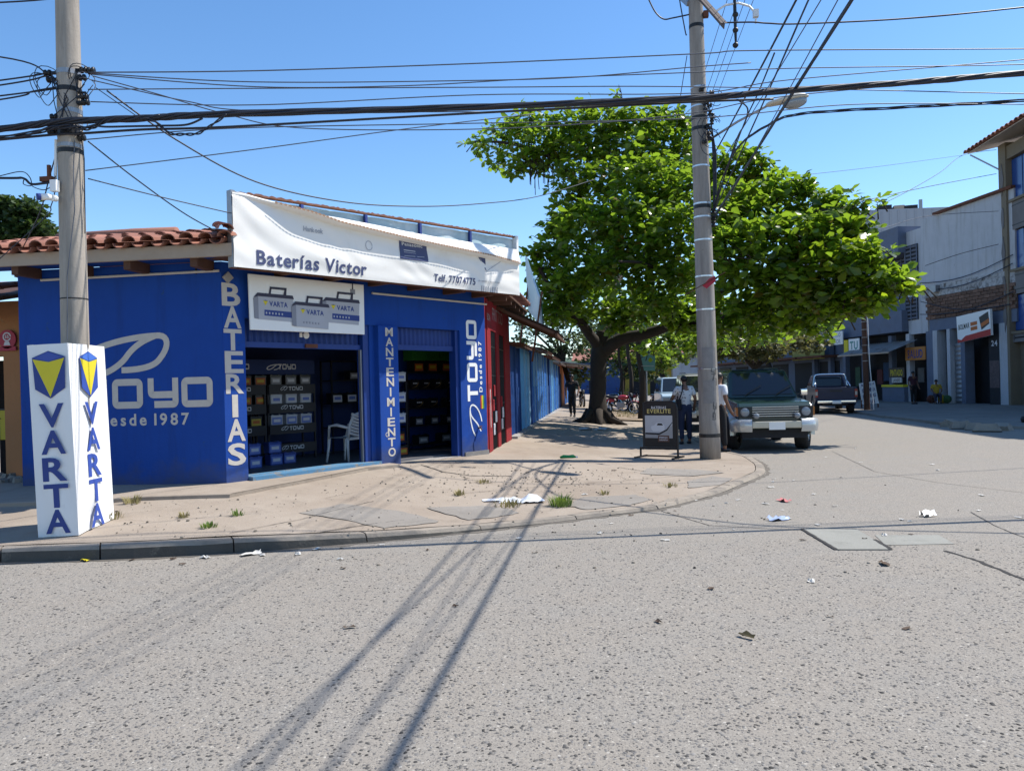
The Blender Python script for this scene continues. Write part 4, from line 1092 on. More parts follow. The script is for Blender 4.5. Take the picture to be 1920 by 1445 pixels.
for py, h, w in ((672, .42, .20), (735, .45, .22)):
    b = MB(T=W); V1 = []
    for i in range(7):
        a_ = -.75 + i * .22
        for z in (-h / 2, h / 2):
            c = rpt(py) + UP * z; rr = .204; V1.append(c + RIGHT * rr * math.sin(a_) - FWD * rr * math.cos(a_))
    b.add(V1, [(2 * i, 2 * i + 2, 2 * i + 3, 2 * i + 1) for i in range(6)]); b.build('pasted_bill', m_paperold, rpole)
b = MB(T=W)                                                             # faded black lettering up the pole
sq = [(0, 0), (.10, 0), (.10, .12), (.02, .14), (0, .05), (.07, .04)]
P_ = []
for k, py in enumerate((702, 722, 744, 766, 786)):
    for u, v in sq: P_.append((u * (1 - .1 * k) + .02 * (k % 2), rpt(py).z + v))
b.stroke(P_, .012, lambda u, z: tuple(rbase + rd * ((z - rbase.z) / rd.z) + RIGHT * (.02 + u) - FWD * (math.sqrt(max(.001, .197 ** 2 - (.02 + u) ** 2)) + .006)))
b.build('graffiti_scrawl', mat('faded_stencil', (.07, .07, .07), .9, .4, 20), rpole)
# street lamp on its bracket arm
lampM = dep(1330, 262, RZ - .1)
lamp = thing('street_lamp', 'street lamp with clear bowl on a long arm from the corner pole', 'street lamp', lampM)
a_, e_ = dep(1329, 263, RZ - .1), dep(1440, 198, RZ - .9)
b = MB(T=W); b.tube([a_, a_.lerp(e_, .5) + UP * .03, e_], .024, 8); b.build('arm', m_steel, lamp, True)
d_ = (dep(1500, 184, RZ - 1.1) - e_).normalized(); z_ = Vector((0, 0, 1)); s_ = d_.cross(z_).normalized()
RM = Matrix((s_, d_, s_.cross(d_))).transposed()
b = MB(T=W); prof = [(0, .05), (.06, .10), (.22, .125), (.40, .155), (.58, .15), (.70, .10), (.76, .03)]; V1, n = [], 14
for t, r_ in prof:
    for j in range(n):
        a = 2 * math.pi * j / n; V1.append(e_ + RM @ Vector((r_ * math.cos(a), t - .04, r_ * .62 * math.sin(a) * (1 if math.sin(a) > 0 else .3))))
b.add(V1, [(i * n + j, i * n + (j + 1) % n, (i + 1) * n + (j + 1) % n, (i + 1) * n + j) for i in range(len(prof) - 1) for j in range(n)])
b.build('housing', mat('aged_lamp_housing', (.50, .47, .40), .5, .15, 6), lamp, True)
b = MB(T=W); b.ell(e_ + RM @ Vector((0, .47, -.06)), (.13, .22, .11), 14, 8, None, RM); b.build('bowl', m_lamp, lamp, True)
flag = thing('red_pennant', 'small red pennant on a stick tied to the grey utility pole', 'flag', rpt(532, .05, -.25))
b = MB(T=W); b.tube([dep(1284, 553, RZ - .3), dep(1360, 510, RZ - .5)], .009, 6); b.build('stick', m_beam, flag)
b = MB(T=W); b.add([dep(1317, 536, RZ - .36), dep(1330, 522, RZ - .38), dep(1341, 517, RZ - .42), dep(1342, 527, RZ - .44), dep(1325, 541, RZ - .38)], [(0, 1, 2, 3, 4)]); b.build('cloth', mat('red_cloth', (.38, .03, .05), .8), flag)

# ================================================================== overhead cables, each one its own
def spline(P, n=9):
    P = [Vector(p) for p in P]; out = []
    for i in range(len(P) - 1):
        p0, p1, p2, p3 = P[max(i - 1, 0)], P[i], P[i + 1], P[min(i + 2, len(P) - 1)]
        for k in range(n):
            t = k / n; out.append(0.5 * ((2 * p1) + (p2 - p0) * t + (2 * p0 - 5 * p1 + 4 * p2 - p3) * t * t + (3 * p1 - p0 - 3 * p2 + p3) * t ** 3))
    out.append(P[-1]); return out
def cable(P, r, label, group=None, mt=m_cable, name='overhead_cable', n=9, cat='cable', strands=0):
    Q = spline(P, n); b = MB(T=W)
    if strands:
        for s_ in range(strands):
            ph = 6.283 * s_ / strands; rr = r * .62
            b.tube([q + UP * rr * math.cos(ph + i * .5) + FWD * rr * math.sin(ph + i * .5) for i, q in enumerate(Q)], r * random.uniform(.3, .5), 6)
    else: b.tube(Q, r, 6)
    return b.build(name, mt, None, True, label, cat, group, M=Matrix.Translation(Q[len(Q) // 2]))
def zx(x): return 8.36 + (x - 125) / 1795 * 1.15 if x > 125 else 8.36 + (x - 125) * .0004
def hz(pts, off=0.0): return [dep(x, y, zx(x) + off) for x, y in pts]
cable(hz([(-420, 286), (0, 242), (118, 228), (270, 222), (420, 214), (860, 202), (1300, 184), (1450, 172), (1700, 155), (1920, 137), (2500, 90)], -.18), .036, 'thickest black cable bundle crossing the whole street in front of both poles', strands=5)
cable(hz([(-420, 290), (0, 258), (112, 238), (165, 241), (200, 226), (250, 221), (300, 219)], -.2), .026, 'second black bundle, knotted under the main bundle at the left pole', strands=3)
cable(hz([(-420, 300), (0, 262), (110, 252), (160, 250), (270, 243), (430, 238), (860, 214), (1150, 199), (1330, 190), (1450, 186)], -.13), .013, 'single black cable running just beneath the main bundle')
cable(hz([(262, 222), (290, 228), (318, 250), (345, 252), (372, 250), (398, 234), (425, 215)], -.22), .017, 'black cable loop drooping under the main bundle right of the left pole', strands=2)
cable(hz([(158, 240), (175, 236), (200, 238), (250, 237), (300, 236), (350, 234), (380, 222)], -.2), .011, 'short black jumper with splice beside the left pole')
TH = 'thin wires strung between the poles'
thin = [([(165, 136), (480, 133), (900, 119), (1310, 101), (1420, 95), (1920, 92), (2500, 90)], 'highest thin wire leaving the left pole, nearly level across the sky'),
        ([(165, 137), (480, 154), (900, 151), (1100, 144), (1300, 126), (1408, 118)], 'thin wire that sags then climbs to a small hook right of the grey pole'),
        ([(165, 139), (480, 163), (760, 161), (1000, 148), (1300, 136), (1500, 128), (1920, 121), (2500, 100)], 'thin wire third from the top at the left pole'),
        ([(165, 168), (480, 166), (900, 164), (1300, 163), (1920, 176), (2500, 190)], 'dead straight thin wire just above the black bundle'),
        ([(170, 191), (480, 197), (900, 178), (1300, 175), (1480, 150), (1920, 112), (2500, 60)], 'thin wire from the ring bracket, rising to the right edge'),
        ([(175, 143), (300, 178), (420, 213), (560, 240), (860, 243), (1100, 232), (1300, 212), (1480, 180), (1920, 140)], 'thin wire that crosses under the black bundle left of the banner'),
        ([(160, 262), (430, 241), (860, 232), (1300, 222), (1600, 196), (1920, 196)], 'thin wire along the underside of the bundles'),
        ([(170, 150), (350, 190), (480, 208), (900, 210)], 'slack thin wire joining the bundle above the banner')]
for i, (p, lb) in enumerate(thin): cable(hz(p, -.1 + .05 * i), .0062 if i else .007, lb, TH, m_cableg)
cable([dep(1920 * 0 + 160, 320, 8.4), dep(480, 280, 8.9), dep(760, 242, 9.4), dep(1000, 214, 10)], .006, 'thin wire rising rightwards from low on the left pole', TH, m_cableg)
cable([dep(165, 265, 8.36), dep(250, 332, 8.8), dep(350, 403, 9.6), dep(434, 448, 10.3)], .0075, 'service drop running down from the left pole to the shop corner', 'service drops to the shop', m_cable)
cable([dep(165, 335, 8.36), dep(300, 369, 8.9), dep(434, 400, 9.6)], .0065, 'upper service drop from the left pole to the banner end', 'service drops to the shop', m_cable)
cable([dep(200, 170, 8.4), dep(330, 262, 8.9), dep(480, 341, 9.7), dep(640, 378, 10.6), dep(780, 387, 11.6), dep(900, 382, 13), dep(1010, 368, 15), dep(1120, 335, 18)], .009, 'drooping wire that hangs in the sky above the banner and ends in the tree', None, m_cable)
cable([dep(180, 165, 8.4), dep(262, 222, 8.3)], .005, 'short thin stay from the left pole head down to the bundle', None, m_cable)
for p, lb in (([(-420, 60), (0, 107), (86, 136)], 'thin wire falling from upper left to the left pole'), ([(-420, 205), (0, 151), (86, 138)], 'upper of two wires rising from the left edge to the left pole'),
              ([(-420, 215), (0, 160), (90, 141)], 'lower of two wires rising from the left edge to the left pole'), ([(-420, 230), (0, 180), (110, 166)], 'wire with a small connector entering left of the pole'), ([(-420, 245), (0, 187), (60, 172), (105, 164)], 'lowest wire reaching the upper left pole brackets'),
              ([(-420, 20), (0, 5), (110, -4)], 'wire at the very top left corner of the sky')):
    cable(hz(p), .0085, lb, 'wires left of the left pole', m_cable)
cable(hz([(-300, 330), (0, 334), (42, 334), (58, 345), (80, 344), (106, 340)], -.1), .013, 'short thick cable with loop entering the left pole at its lower clamp')
cable(hz([(-60, 345), (0, 330), (40, 322), (56, 333), (58, 348), (44, 345), (48, 335), (62, 350), (84, 356), (100, 345), (104, 330)], -.12), .005, 'tangled thin wire looping beside the lower clamp of the left pole', None, m_cable)
cable([lpt(280, -.11, -.05), dep(92, 335, 8.7), dep(74, 400, 9.3), dep(40, 470, 10.6)], .007, 'steep wire dropping from the left pole to the tiled roof')
cable([dep(106, 345, 8.5), dep(96, 385, 8.9), dep(80, 412, 9.3), dep(-40, 520, 10)], .006, 'second steep wire dropping behind the left pole to the roof')
# along the side street: from the corner pole over the photographer to poles behind
ST = 'cables along the side street overhead'
def street(p0, p1, back, r, lb, strands=0, sag=.12, mt=m_cable):
    a, c = Vector(p0), Vector(p1); d = c - a; e = c + d * back; P = []
    for i in range(9):
        t = i / 8; q = a.lerp(e, t); q.z -= sag * 4 * t * (1 - t); P.append(q)
    cable(P, r, lb, ST, mt, strands=strands, n=5)
street(rpt(412, .2, -.1), dep(1604, 0, 7.0), 1.3, .027, 'thickest of the cables slanting from the corner pole to the top edge', 4, -.05)
street(rpt(400, .2, -.1), dep(1508, 0, 8.2), 1.2, .018, 'twisted pair of cables left of the thickest slanting cable', 3, .1)
street(rpt(300, .2, -.1), dep(1484, 0, 8.6), 1.2, .014, 'leftmost dark cable slanting up from the corner pole', 0, .1)
street(rpt(420, .22, -.1), dep(1562, -2, 8.0), 1.2, .007, 'fine wire between the two dark slanting cables', 0, .1, m_cableg)
street(rpt(405, .22, -.1), dep(1590, -2, 7.5), 1.2, .009, 'fine wire hugging the thickest slanting cable', 0, .05, m_cableg)
street(rpt(330, .22, -.1), dep(1530, -2, 8.4), 1.2, .007, 'fine wire right of the twisted slanting pair', 0, .1, m_cableg)
cable([rpt(398, .2, -.1), dep(1352, 340, RZ - .5), dep(1385, 275, RZ - 1.5), dep(1440, 235, RZ - 2.6), dep(1500, 214, RZ - 3.6), dep(1700, 201, RZ - 5), dep(1920, 189, RZ - 6), dep(2500, 150, 8.5)], .024, 'thick cable curving up from the corner pole and off to the right edge', strands=3)
cable([rpt(400, .2, -.1), dep(1378, 270, RZ - 1), dep(1395, 235, RZ - 1.6), dep(1402, 205, RZ - 2), dep(1385, 188, RZ - 4)], .014, 'dark cable curling from the corner pole up to the main bundle')
cable([rpt(390, .2, -.12), dep(1392, 240, RZ - 1), dep(1420, 178, RZ - 2), dep(1440, 130, RZ - 4), dep(1452, 100, RZ - 5)], .012, 'dark cable rising beside the street lamp arm')
for i, (x, lb) in enumerate(((1368, 'leftmost fine power line running off down the side street'), (1388, 'second fine power line running off down the side street'), (1402, 'third fine power line running off down the side street'), (1418, 'rightmost fine power line running off down the side street'))):
    q = dep(x, -14, RZ); cable([Vector((q.x, q.y - 30, q.z + .5)), Vector((q.x, q.y, q.z)), Vector((q.x - .3, q.y + 22, q.z - .7)), Vector((q.x - .6, q.y + 45, q.z))], .007, lb, 'power lines along the side street', m_cableg)
cable([dep(1357, 43, RZ - 1.8), dep(1410, 42, RZ - 1.9), dep(1440, 44, RZ - 1.9), dep(1500, 45, RZ - 1.9), dep(1700, 35, RZ - 1.8), dep(1920, 14, RZ - 1.7), dep(2500, -50, RZ)], .014, 'power line leaving the crossarm tip towards the right edge')
cable([dep(1213, -8, RZ), dep(1228, 22, RZ), dep(1244, 36, RZ), dep(1262, 34, RZ), dep(1300, 26, RZ)], .014, 'drooping line left of the corner pole top')
cable([rpt(65, -.2, 0), dep(1285, 60, RZ), dep(1275, 5, RZ), dep(1272, -20, RZ)], .012, 'steep wire beside the top of the corner pole')
cable([dep(1288, 105, RZ), dep(1276, 180, RZ + 1), dep(1268, 240, RZ + 3)], .008, 'slanting stay wire left of the corner pole')
cable([dep(1480, 400, 22), dep(1600, 380, 25), dep(1740, 350, 28), dep(1868, 326, 36)], .014, 'wire from the tree crown to the blue windowed building', 'wires to the right hand buildings', m_cableg)
cable([dep(1560, 425, 24), dep(1680, 370, 28), dep(1760, 325, 32), dep(1806, 291, 35), dep(1868, 281, 36)], .012, 'wire that bends up to the eave of the blue windowed building', 'wires to the right hand buildings', m_cableg)
cable([dep(1490, 330, 22), dep(1650, 312, 28), dep(1806, 291, 35)], .008, 'faint upper wire reaching the blue windowed building', 'wires to the right hand buildings', m_cableg)
cable([dep(1540, 445, 22), dep(1640, 432, 26), dep(1740, 405, 34), dep(1872, 396, 36)], .012, 'lower wire crossing in front of the grey shed roof', 'wires to the right hand buildings', m_cableg)
cable([dep(1735, 498, 40), dep(1800, 476, 38), dep(1872, 458, 36)], .016, 'wire crossing the blank white wall on the right', 'wires to the right hand buildings', m_cable)

# ================================================================== shop interior: racks, batteries, chair
def inn(px, py, depth_): return FA.pt(px, py, -depth_)
m_rack = mat('black_rack_panel', (.012, .012, .018), .5, .2, 4)
m_case = {k: mat('battery_case_' + k, c, .35, .1, 5) for k, c in dict(black=(.012, .012, .014), white=(.40, .43, .50), blue=(.03, .07, .30), green=(.03, .16, .03)).items()}
m_lab = {k: mat('battery_label_' + k, c, .5, .15, 12) for k, c in dict(orange=(.38, .09, .015), white=(.55, .56, .60), blue=(.13, .19, .50), yellow=(.40, .30, .03), grey=(.22, .22, .25), gold=(.24, .15, .05)).items()}
BGRP = 'car batteries on the shop shelves'
BT = {}
def batt_mesh(case, lab, kind):
    k = (case, lab, kind)
    if k in BT: return BT[k]
    w, d, h = .24, .17, .20
    b = MB(); b.box(-w / 2, w / 2, 0, d, 0, h * .78); c_ = mesh_of(b, 'case', m_case[case])
    b = MB(); b.box(-w / 2 - .004, w / 2 + .004, -.004, d + .004, h * .782, h * .93); b.box(-w / 2 + .03, -w / 2 + .06, .02, .05, h * .931, h * 1.0); b.box(w / 2 - .06, w / 2 - .03, .02, .05, h * .931, h); lid = mesh_of(b, 'lid', m_case['black' if case == 'black' else case])
    b = MB(); y = -.003
    if kind == 'swoosh':
        b.stroke(bez([(-.11, .02), (0, .03), (.09, .06), (.11, .13)], 8), [.002 + .003 * i for i in range(9)], lambda x, z: (x, y, z), mi=0)
        for i in range(3): b.quad((-.07 + .05 * i, y, .10), (-.03 + .05 * i, y, .10), (-.03 + .05 * i, y, .125), (-.07 + .05 * i, y, .125), 1)
    else:
        b.quad((-w * .42, y, .02), (w * .42, y, .02), (w * .42, y, .145), (-w * .42, y, .145), 0)
        b.quad((-w * .30, y - .002, .06), (w * .30, y - .002, .06), (w * .30, y - .002, .115), (-w * .30, y - .002, .115), 1)
    lb = mesh_of(b, 'label', [m_lab[lab], m_lab['white' if kind == 'swoosh' else {'orange': 'yellow', 'white': 'blue', 'blue': 'white', 'yellow': 'orange', 'grey': 'white'}.get(lab, 'grey')]])
    BT[k] = (c_, lid, lb); return BT[k]
NB = {}
def battery(lx, ly, z, case, lab, kind, label, rot=0.0, s=1.0, sx=1.0):
    me = batt_mesh(case, lab, kind); NB[label] = NB.get(label, 0) + 1
    M = FA.M @ Matrix.Translation((lx, ly, z)) @ Matrix.Rotation(rot, 4, 'Z') @ Matrix.Diagonal((s * sx, s, s, 1))
    t = thing('car_battery', label, 'battery', M, BGRP)
    for n_, m_ in zip(('case', 'lid', 'label'), me): part(n_, m_, None, t, Matrix())
    return t
def rack(x0, x1, y0, y1, z0, zs, label, header=None, group='display racks inside the shop', hd=.16, side=True):
    t = thing('display_rack', label, 'rack', FA.M @ Matrix.Translation(((x0 + x1) / 2, y0, z0)), group)
    for x in (x0, x1):
        for y in (y0 + .01, y1 - .01):
            b = MB(T=FA.M); b.box(x - .015, x + .015, y - .015, y + .015, z0, zs[-1]); b.build('upright', m_rack, t)
    for z in zs:
        b = MB(T=FA.M); b.box(x0 + .016, x1 - .016, y0, y1, z - .02, z); b.build('shelf', m_rack, t)
        if header:
            b = MB(T=FA.M); b.box(x0, x1, y0 - .034, y0 - .018, z - hd, z + .015); p_ = b.build('shelf_panel', m_rack, t)
            b = MB(T=FA.M); hw = (x1 - x0) * .5; hh = hd * .45; xs = x0 + hw * .55; zz = z - hd * .6
            block_word(b, lambda u, v: (xs + hh * 1.9 + u * hw * .62 / 5.2, y0 - .037, zz + v * hh))
            loop_mark(b, lambda u, v: (xs - hh * .6 + u * hh * 1.1, y0 - .038, zz + v * hh), .15); b.build('print', m_greyl, p_)
    return t
# racks seen through the first door: px of shelf fronts measured at 2.3 m inside
FZ = .33
r1x0, r1x1 = inn(445, 760, 2.3).x, inn(497, 760, 2.3).x; r2x0, r2x1 = inn(503, 760, 2.3).x, inn(590, 760, 2.3).x
zr = [inn(545, y, 2.3).z for y in (832, 796, 757, 722)]
rk = rack(r1x0 - .5, r1x1, 2.3, 2.7, FZ, [z for z in zr], 'left black display rack inside the first door, holding orange labelled batteries', 'h')
rk = rack(r2x0, r2x1, 2.3, 2.7, FZ, [z for z in zr], 'right black display rack inside the first door, holding pale labelled batteries', 'h')
tz = inn(545, 688, 2.3).z
hd_ = thing('rack_header_sign', 'dark header board with pale trade mark above the racks in the first door', 'sign', FA.M @ Matrix.Translation((r2x0, 2.3, tz)))
b = MB(T=FA.M); b.box(r1x0 - .5, r2x1, 2.28, 2.31, tz - .13, tz + .13); b.build('board', m_blueD, hd_)
b = MB(T=FA.M); hh = .10; xs = inn(499, 690, 2.28).x
loop_mark(b, lambda u, v: (xs + u * hh * 1.6, 2.276, tz - .06 + v * hh), .15); block_word(b, lambda u, v: (xs + .25 + u * .075, 2.277, tz - .045 + v * hh)); xs2 = inn(430, 690, 2.28).x
block_word(b, lambda u, v: (xs2 + u * .075, 2.277, tz - .045 + v * hh)); b.build('print', m_greyl, hd_)
for row, (zi, lab) in enumerate(zip((3, 2, 1), ('orange', 'orange', 'yellow'))):
    for x in ((462, 490) if row < 2 else (480,)):
        q = inn(x, 750, 2.32); sd = 'left hand ' if x == 462 else 'right hand ' if x == 490 else ''; battery(q.x, 2.33, zr[zi] + .001, 'black', lab, 'box', sd + {0: 'orange labelled battery on the top shelf of the left rack', 1: 'orange labelled battery on the middle shelf of the left rack', 2: 'yellow labelled battery alone on the lower shelf of the left rack'}[row], s=.95)
for row, (zi, lab, case) in enumerate(((3, 'grey', 'black'), (2, 'white', 'white'), (1, 'blue', 'white'))):
    for x in (519, 547, 574):
        q = inn(x, 750, 2.32); sd = {519: 'left hand ', 547: 'middle ', 574: 'right hand '}[x]; battery(q.x, 2.33, zr[zi] + .001, case, lab, 'box', sd + ['dark grey labelled battery on the top shelf of the right rack', 'white labelled battery on the middle shelf of the right rack', 'pale blue battery on the lower shelf of the right rack'][row])
for x, y, row, dd in ((478, 848, 'a', 1.75), (516, 842, 'a', 1.8), (480, 880, 'b', 1.6), (519, 868, 'b', 1.75), (544, 868, 'c', 1.8)):
    q = inn(x, y, dd); z = FZ + .001 if row != 'a' else FZ + .205
    battery(q.x, dd, z, 'blue', 'blue', 'box', ('left hand ' if x < 500 else 'right hand ' if x < 530 else '') + {'a': 'blue battery stacked second from the floor in the first door', 'b': 'blue battery standing on the floor in the first door', 'c': 'white sided blue battery at the end of the floor row'}[row], random.uniform(-.1, .1), 1.0)
# shelves on the right of the first doorway
rk = rack(inn(622, 700, 2.6).x, inn(682, 700, 2.6).x + .1, 2.6, 2.95, FZ, [inn(650, y, 2.6).z for y in (800, 755, 712, 676)], 'dark shelf unit behind the plastic chair')
for x in (633, 660): q = inn(x, 745, 2.62); battery(q.x, 2.62, inn(650, 755, 2.6).z + .001, 'black', 'white', 'box', ('left of two ' if x == 633 else 'right of two ') + 'black batteries with wide white labels on the shelf above the chair', s=1.1)
q = inn(664, 705, 2.62); battery(q.x, 2.62, inn(650, 712, 2.6).z + .001, 'black', 'grey', 'box', 'dim grey labelled battery on the upper shelf above the chair')
# second doorway
rk = rack(inn(766, 780, 1.5).x, inn(864, 780, 1.5).x, 1.5, 1.85, FZ, [inn(815, y, 1.5).z for y in (830, 795, 763, 728, 697)], 'blue backed shelf unit facing the second doorway')
b = MB(T=FA.M); b.box(inn(768, 780, 1.5).x, inn(862, 780, 1.5).x, 1.86, 1.88, FZ, 2.4); b.build('back_panel', m_blue2, rk)
z4, z3, z2, z1_, z0_ = [inn(815, y, 1.5).z for y in (697, 728, 763, 795, 830)]
for x in (786, 812, 838): q = inn(x, 690, 1.5); battery(q.x, 1.51, z4 + .001, 'black', 'orange', 'box', {786: 'left ', 812: 'middle ', 838: 'right '}[x] + 'red and orange boxed battery on the top shelf of the second doorway', s=1.15, sx=1.0)
for x in (779, 800, 822, 845): q = inn(x, 720, 1.5); battery(q.x, 1.51, z3 + .001, 'black', 'gold', 'swoosh', {779: 'first ', 800: 'second ', 822: 'third ', 845: 'fourth '}[x] + 'black battery from the left with gold curve, upper shelf of the second doorway', s=1.0, sx=.85)
for x in (787, 814, 846): q = inn(x, 755, 1.5); battery(q.x, 1.51, z2 + .001, 'black', 'gold', 'swoosh', {787: 'left ', 814: 'middle ', 846: 'right '}[x] + 'black battery with gold curve on the middle shelf of the second doorway')
for x in (787, 816, 844): q = inn(x, 790, 1.5); battery(q.x, 1.51, z1_ + .001, 'black', 'grey', 'box', {787: 'left ', 816: 'middle ', 844: 'right '}[x] + 'dim grey battery on the lower shelf of the second doorway', s=.95)
for x in (795, 838): q = inn(x, 825, 1.5); battery(q.x, 1.51, z0_ + .001, 'black', 'grey', 'box', ('left ' if x == 795 else 'right ') + 'dim grey battery on the bottom shelf of the second doorway', sx=1.3)
gz = inn(815, 668, 1.5)
gb = thing('green_crate', 'green boxes along the top of the shelves in the second doorway', 'crate', FA.M @ Matrix.Translation((gz.x, 1.55, z4 + .25)))
x0, x1 = inn(775, 668, 1.5).x, inn(850, 668, 1.5).x
for k in range(3): b = MB(T=FA.M); w = (x1 - x0) / 3; b.box(x0 + k * w + .008, x0 + (k + 1) * w - .008, 1.52, 1.8, z4 + .235, z4 + .47); b.build('box', m_case['green'], gb)
rk = rack(inn(738, 780, 1.0).x + .02, inn(763, 780, 1.0).x, 1.0, 1.3, FZ, [inn(750, y, 1.0).z for y in (828, 792, 753, 715)], 'narrow shelf unit just inside the left of the second doorway')
for y, lb in ((715, 'top'), (753, 'second'), (792, 'third')):
    q = inn(752, y, 1.0); battery(q.x, .99, q.z + .001, 'white', 'white', 'box', lb + ' white box on the narrow shelf unit of the second doorway', s=.95)
for y, lb in ((828, 'upper'), (858, 'lower')):
    q = inn(757, y, .9); battery(q.x, .9 if y > 840 else .99, (FZ if y > 840 else inn(750, 828, 1.0).z) + .001, 'black', 'orange', 'box', lb + ' orange labelled battery at the foot of the narrow shelf unit', s=1.0)
b = MB(T=FA.M)
# white plastic monobloc chair in the first doorway
cq = inn(654, 842, .95)
ch = thing('plastic_chair', 'white moulded plastic armchair with slatted back just inside the first doorway', 'chair', FA.M @ Matrix.Translation((cq.x + .02, 1.05, FZ + .001)) @ Matrix.Rotation(R(12), 4, 'Z'))
for sx in (-1, 1):
    for y, top in ((-.22, .44), (.20, .44)):
        b = MB(); b.tube([(sx * .25, y * 1.15, 0), (sx * .225, y, top * .6), (sx * .215, y * .95, top)], [.02, .024, .03], 8); b.build('leg', m_plastic, ch, True)
    b = MB(); b.tube([(sx * .24, .18, .42), (sx * .265, .14, .64), (sx * .26, -.02, .66), (sx * .245, -.2, .62), (sx * .2, -.24, .60)], [.022, .024, .028, .026, .02], 8); b.build('armrest', m_plastic, ch, True)
b = MB(); V1 = []; n = 8
for j in range(n + 1):
    for i in range(n + 1): x = -.23 + .46 * i / n; y = -.24 + .46 * j / n; V1.append((x, y, .43 - .02 * math.sin(math.pi * i / n) * math.sin(math.pi * j / n)))
b.add(V1, [(j * 9 + i, j * 9 + i + 1, j * 9 + i + 10, j * 9 + i + 9) for j in range(n) for i in range(n)]); b.box(-.235, .235, -.245, -.235, .39, .435); b.build('seat', m_plastic, ch, True)
b = MB(); b.tube([(-.215, -.23, .42), (-.235, -.28, .65), (-.17, -.31, .82), (0, -.32, .86), (.17, -.31, .82), (.235, -.28, .65), (.215, -.23, .42)], .024, 8); b.build('back_frame', m_plastic, ch, True)
for k in range(7):
    z = .46 + k * .055; b = MB(); h = .06; b.tube([(-.21 - (.015 if k < 3 else 0), -.262 - k * .009, z + h), (-.1, -.268 - k * .009, z + .02), (0, -.272 - k * .009, z), (.1, -.268 - k * .009, z + .02), (.21 + (.015 if k < 3 else 0), -.262 - k * .009, z + h)], .024, 6); b.build('back_slat', m_plastic, ch, True)

# ================================================================== trees
LEAF_V = np.array([(0, 0, 0), (.34, .16, .03), (.36, 0, -.01), (.34, -.16, .03), (.72, .29, .02), (.76, 0, -.03), (.72, -.29, .02), (1.0, .05, -.06), (1.0, -.05, -.06)])
LEAF_F = [(0, 2, 1), (0, 3, 2), (1, 2, 5), (1, 5, 4), (2, 3, 6), (2, 6, 5), (4, 5, 7), (5, 6, 8), (5, 8, 7)]
def rosettes(P, per, ln, up=None, droop=(-.75, .65), rng=RNG):
    """leaf transforms for rosettes at points P (n,3)"""
    n = len(P); m = n * per
    C = np.repeat(P, per, 0) + rng.normal(0, .03, (m, 3))
    az = rng.random(m) * 6.283; el_ = droop[0] + (droop[1] - droop[0]) * rng.random(m)
    x = np.stack([np.cos(az) * np.cos(el_), np.sin(az) * np.cos(el_), np.sin(el_)], 1)
    upv = np.array([0, 0, 1.0]) + rng.normal(0, .62, (m, 3))
    y = np.cross(upv, x); y /= np.linalg.norm(y, axis=1)[:, None] + 1e-9; z = np.cross(x, y)
    L_ = ln * (.6 + .65 * rng.random(m))
    T = np.zeros((m, 4, 3)); T[:, 0] = x * L_[:, None]; T[:, 1] = y * L_[:, None]; T[:, 2] = z * L_[:, None]; T[:, 3] = C + x * .04
    return T
def in_ell(n, c, r, shell=0.0, rng=RNG):
    d = rng.normal(0, 1, (n, 3)); d /= np.linalg.norm(d, axis=1)[:, None]
    q = (shell ** 3 + (1 - shell ** 3) * rng.random(n)) ** (1 / 3)
    return np.array(c) + d * q[:, None] * np.array(r)
m_leaf = leaf_material('almond_leaf', (0.016, 0.055, 0.006), (0.125, 0.18, 0.013), .45, (.30, .47, .03), .30, old=(.16, .10, .02))
m_leaf1 = leaf_material('almond_leaf_single', (0.045, 0.10, 0.010), (0.145, 0.20, 0.014), .48, (.40, .54, .02), .28, rnd=True)
tb = gnd(1122, 796, .12); tb.z = sz(tb.x, tb.y)
tree = thing('almond_tree', 'broad spreading shade tree with big glossy leaves standing in the side street pavement', 'tree', tb)
def limb(pts, r0, r1, name='limb', n=10):
    b = MB(T=W); Q = spline(pts, 6); k = len(Q); b.tube([q + Vector((random.uniform(-.02, .02), random.uniform(-.02, .02), 0)) for q in Q], [r0 + (r1 - r0) * (i / (k - 1)) ** .8 for i in range(k)], n); return b.build(name, m_bark, tree, True)
TZ = tb.dot(FWD)
b = MB(T=W); prof = [(tb - UP * .15, .66), (tb + UP * .05, .52), (tb + UP * .35, .38), (tb + UP * .9, .30), (dep(1122, 720, TZ), .285), (dep(1122, 680, TZ), .295), (dep(1126, 650, TZ), .32), (dep(1134, 622, TZ), .28)]
Q = spline([p for p, r in prof], 4); b.tube(Q, list(np.interp(np.linspace(0, len(prof) - 1, len(Q)), range(len(prof)), [r for p, r in prof])), 14)
tr = b.build('trunk', m_bark, tree, True)
for k in range(7):
    a = k * .9 + .3; d_ = Vector((math.cos(a), math.sin(a), 0)); b = MB(T=W); b.tube([tb + d_ * .3 + UP * .45, tb + d_ * .55 + UP * .12, tb + d_ * (.95 + .3 * random.random()) - UP * .08], [.16, .13, .05], 7); b.build('root', m_bark, tree, True)
D = lambda x, y, dz=0: dep(x, y, TZ + dz)
limb([D(1128, 660), D(1165, 636, -.5), D(1215, 625, -1.2), D(1262, 606, -2.2), D(1330, 560, -4), D(1420, 520, -6)], .28, .09)
limb([D(1240, 616, -1.7), D(1262, 588, -2.5), D(1262, 520, -3), D(1250, 440, -3)], .15, .05)
limb([D(1262, 606, -2.2), D(1380, 590, -5), D(1500, 560, -7), D(1600, 530, -8)], .16, .05)
limb([D(1132, 640), D(1140, 570, .5), D(1150, 480, 0), D(1150, 380, -1), D(1160, 280, -1)], .30, .06)
limb([D(1150, 480, 0), D(1100, 380, -1), D(1040, 300, -1), D(960, 270, -.5), D(890, 265, 0)], .16, .03)
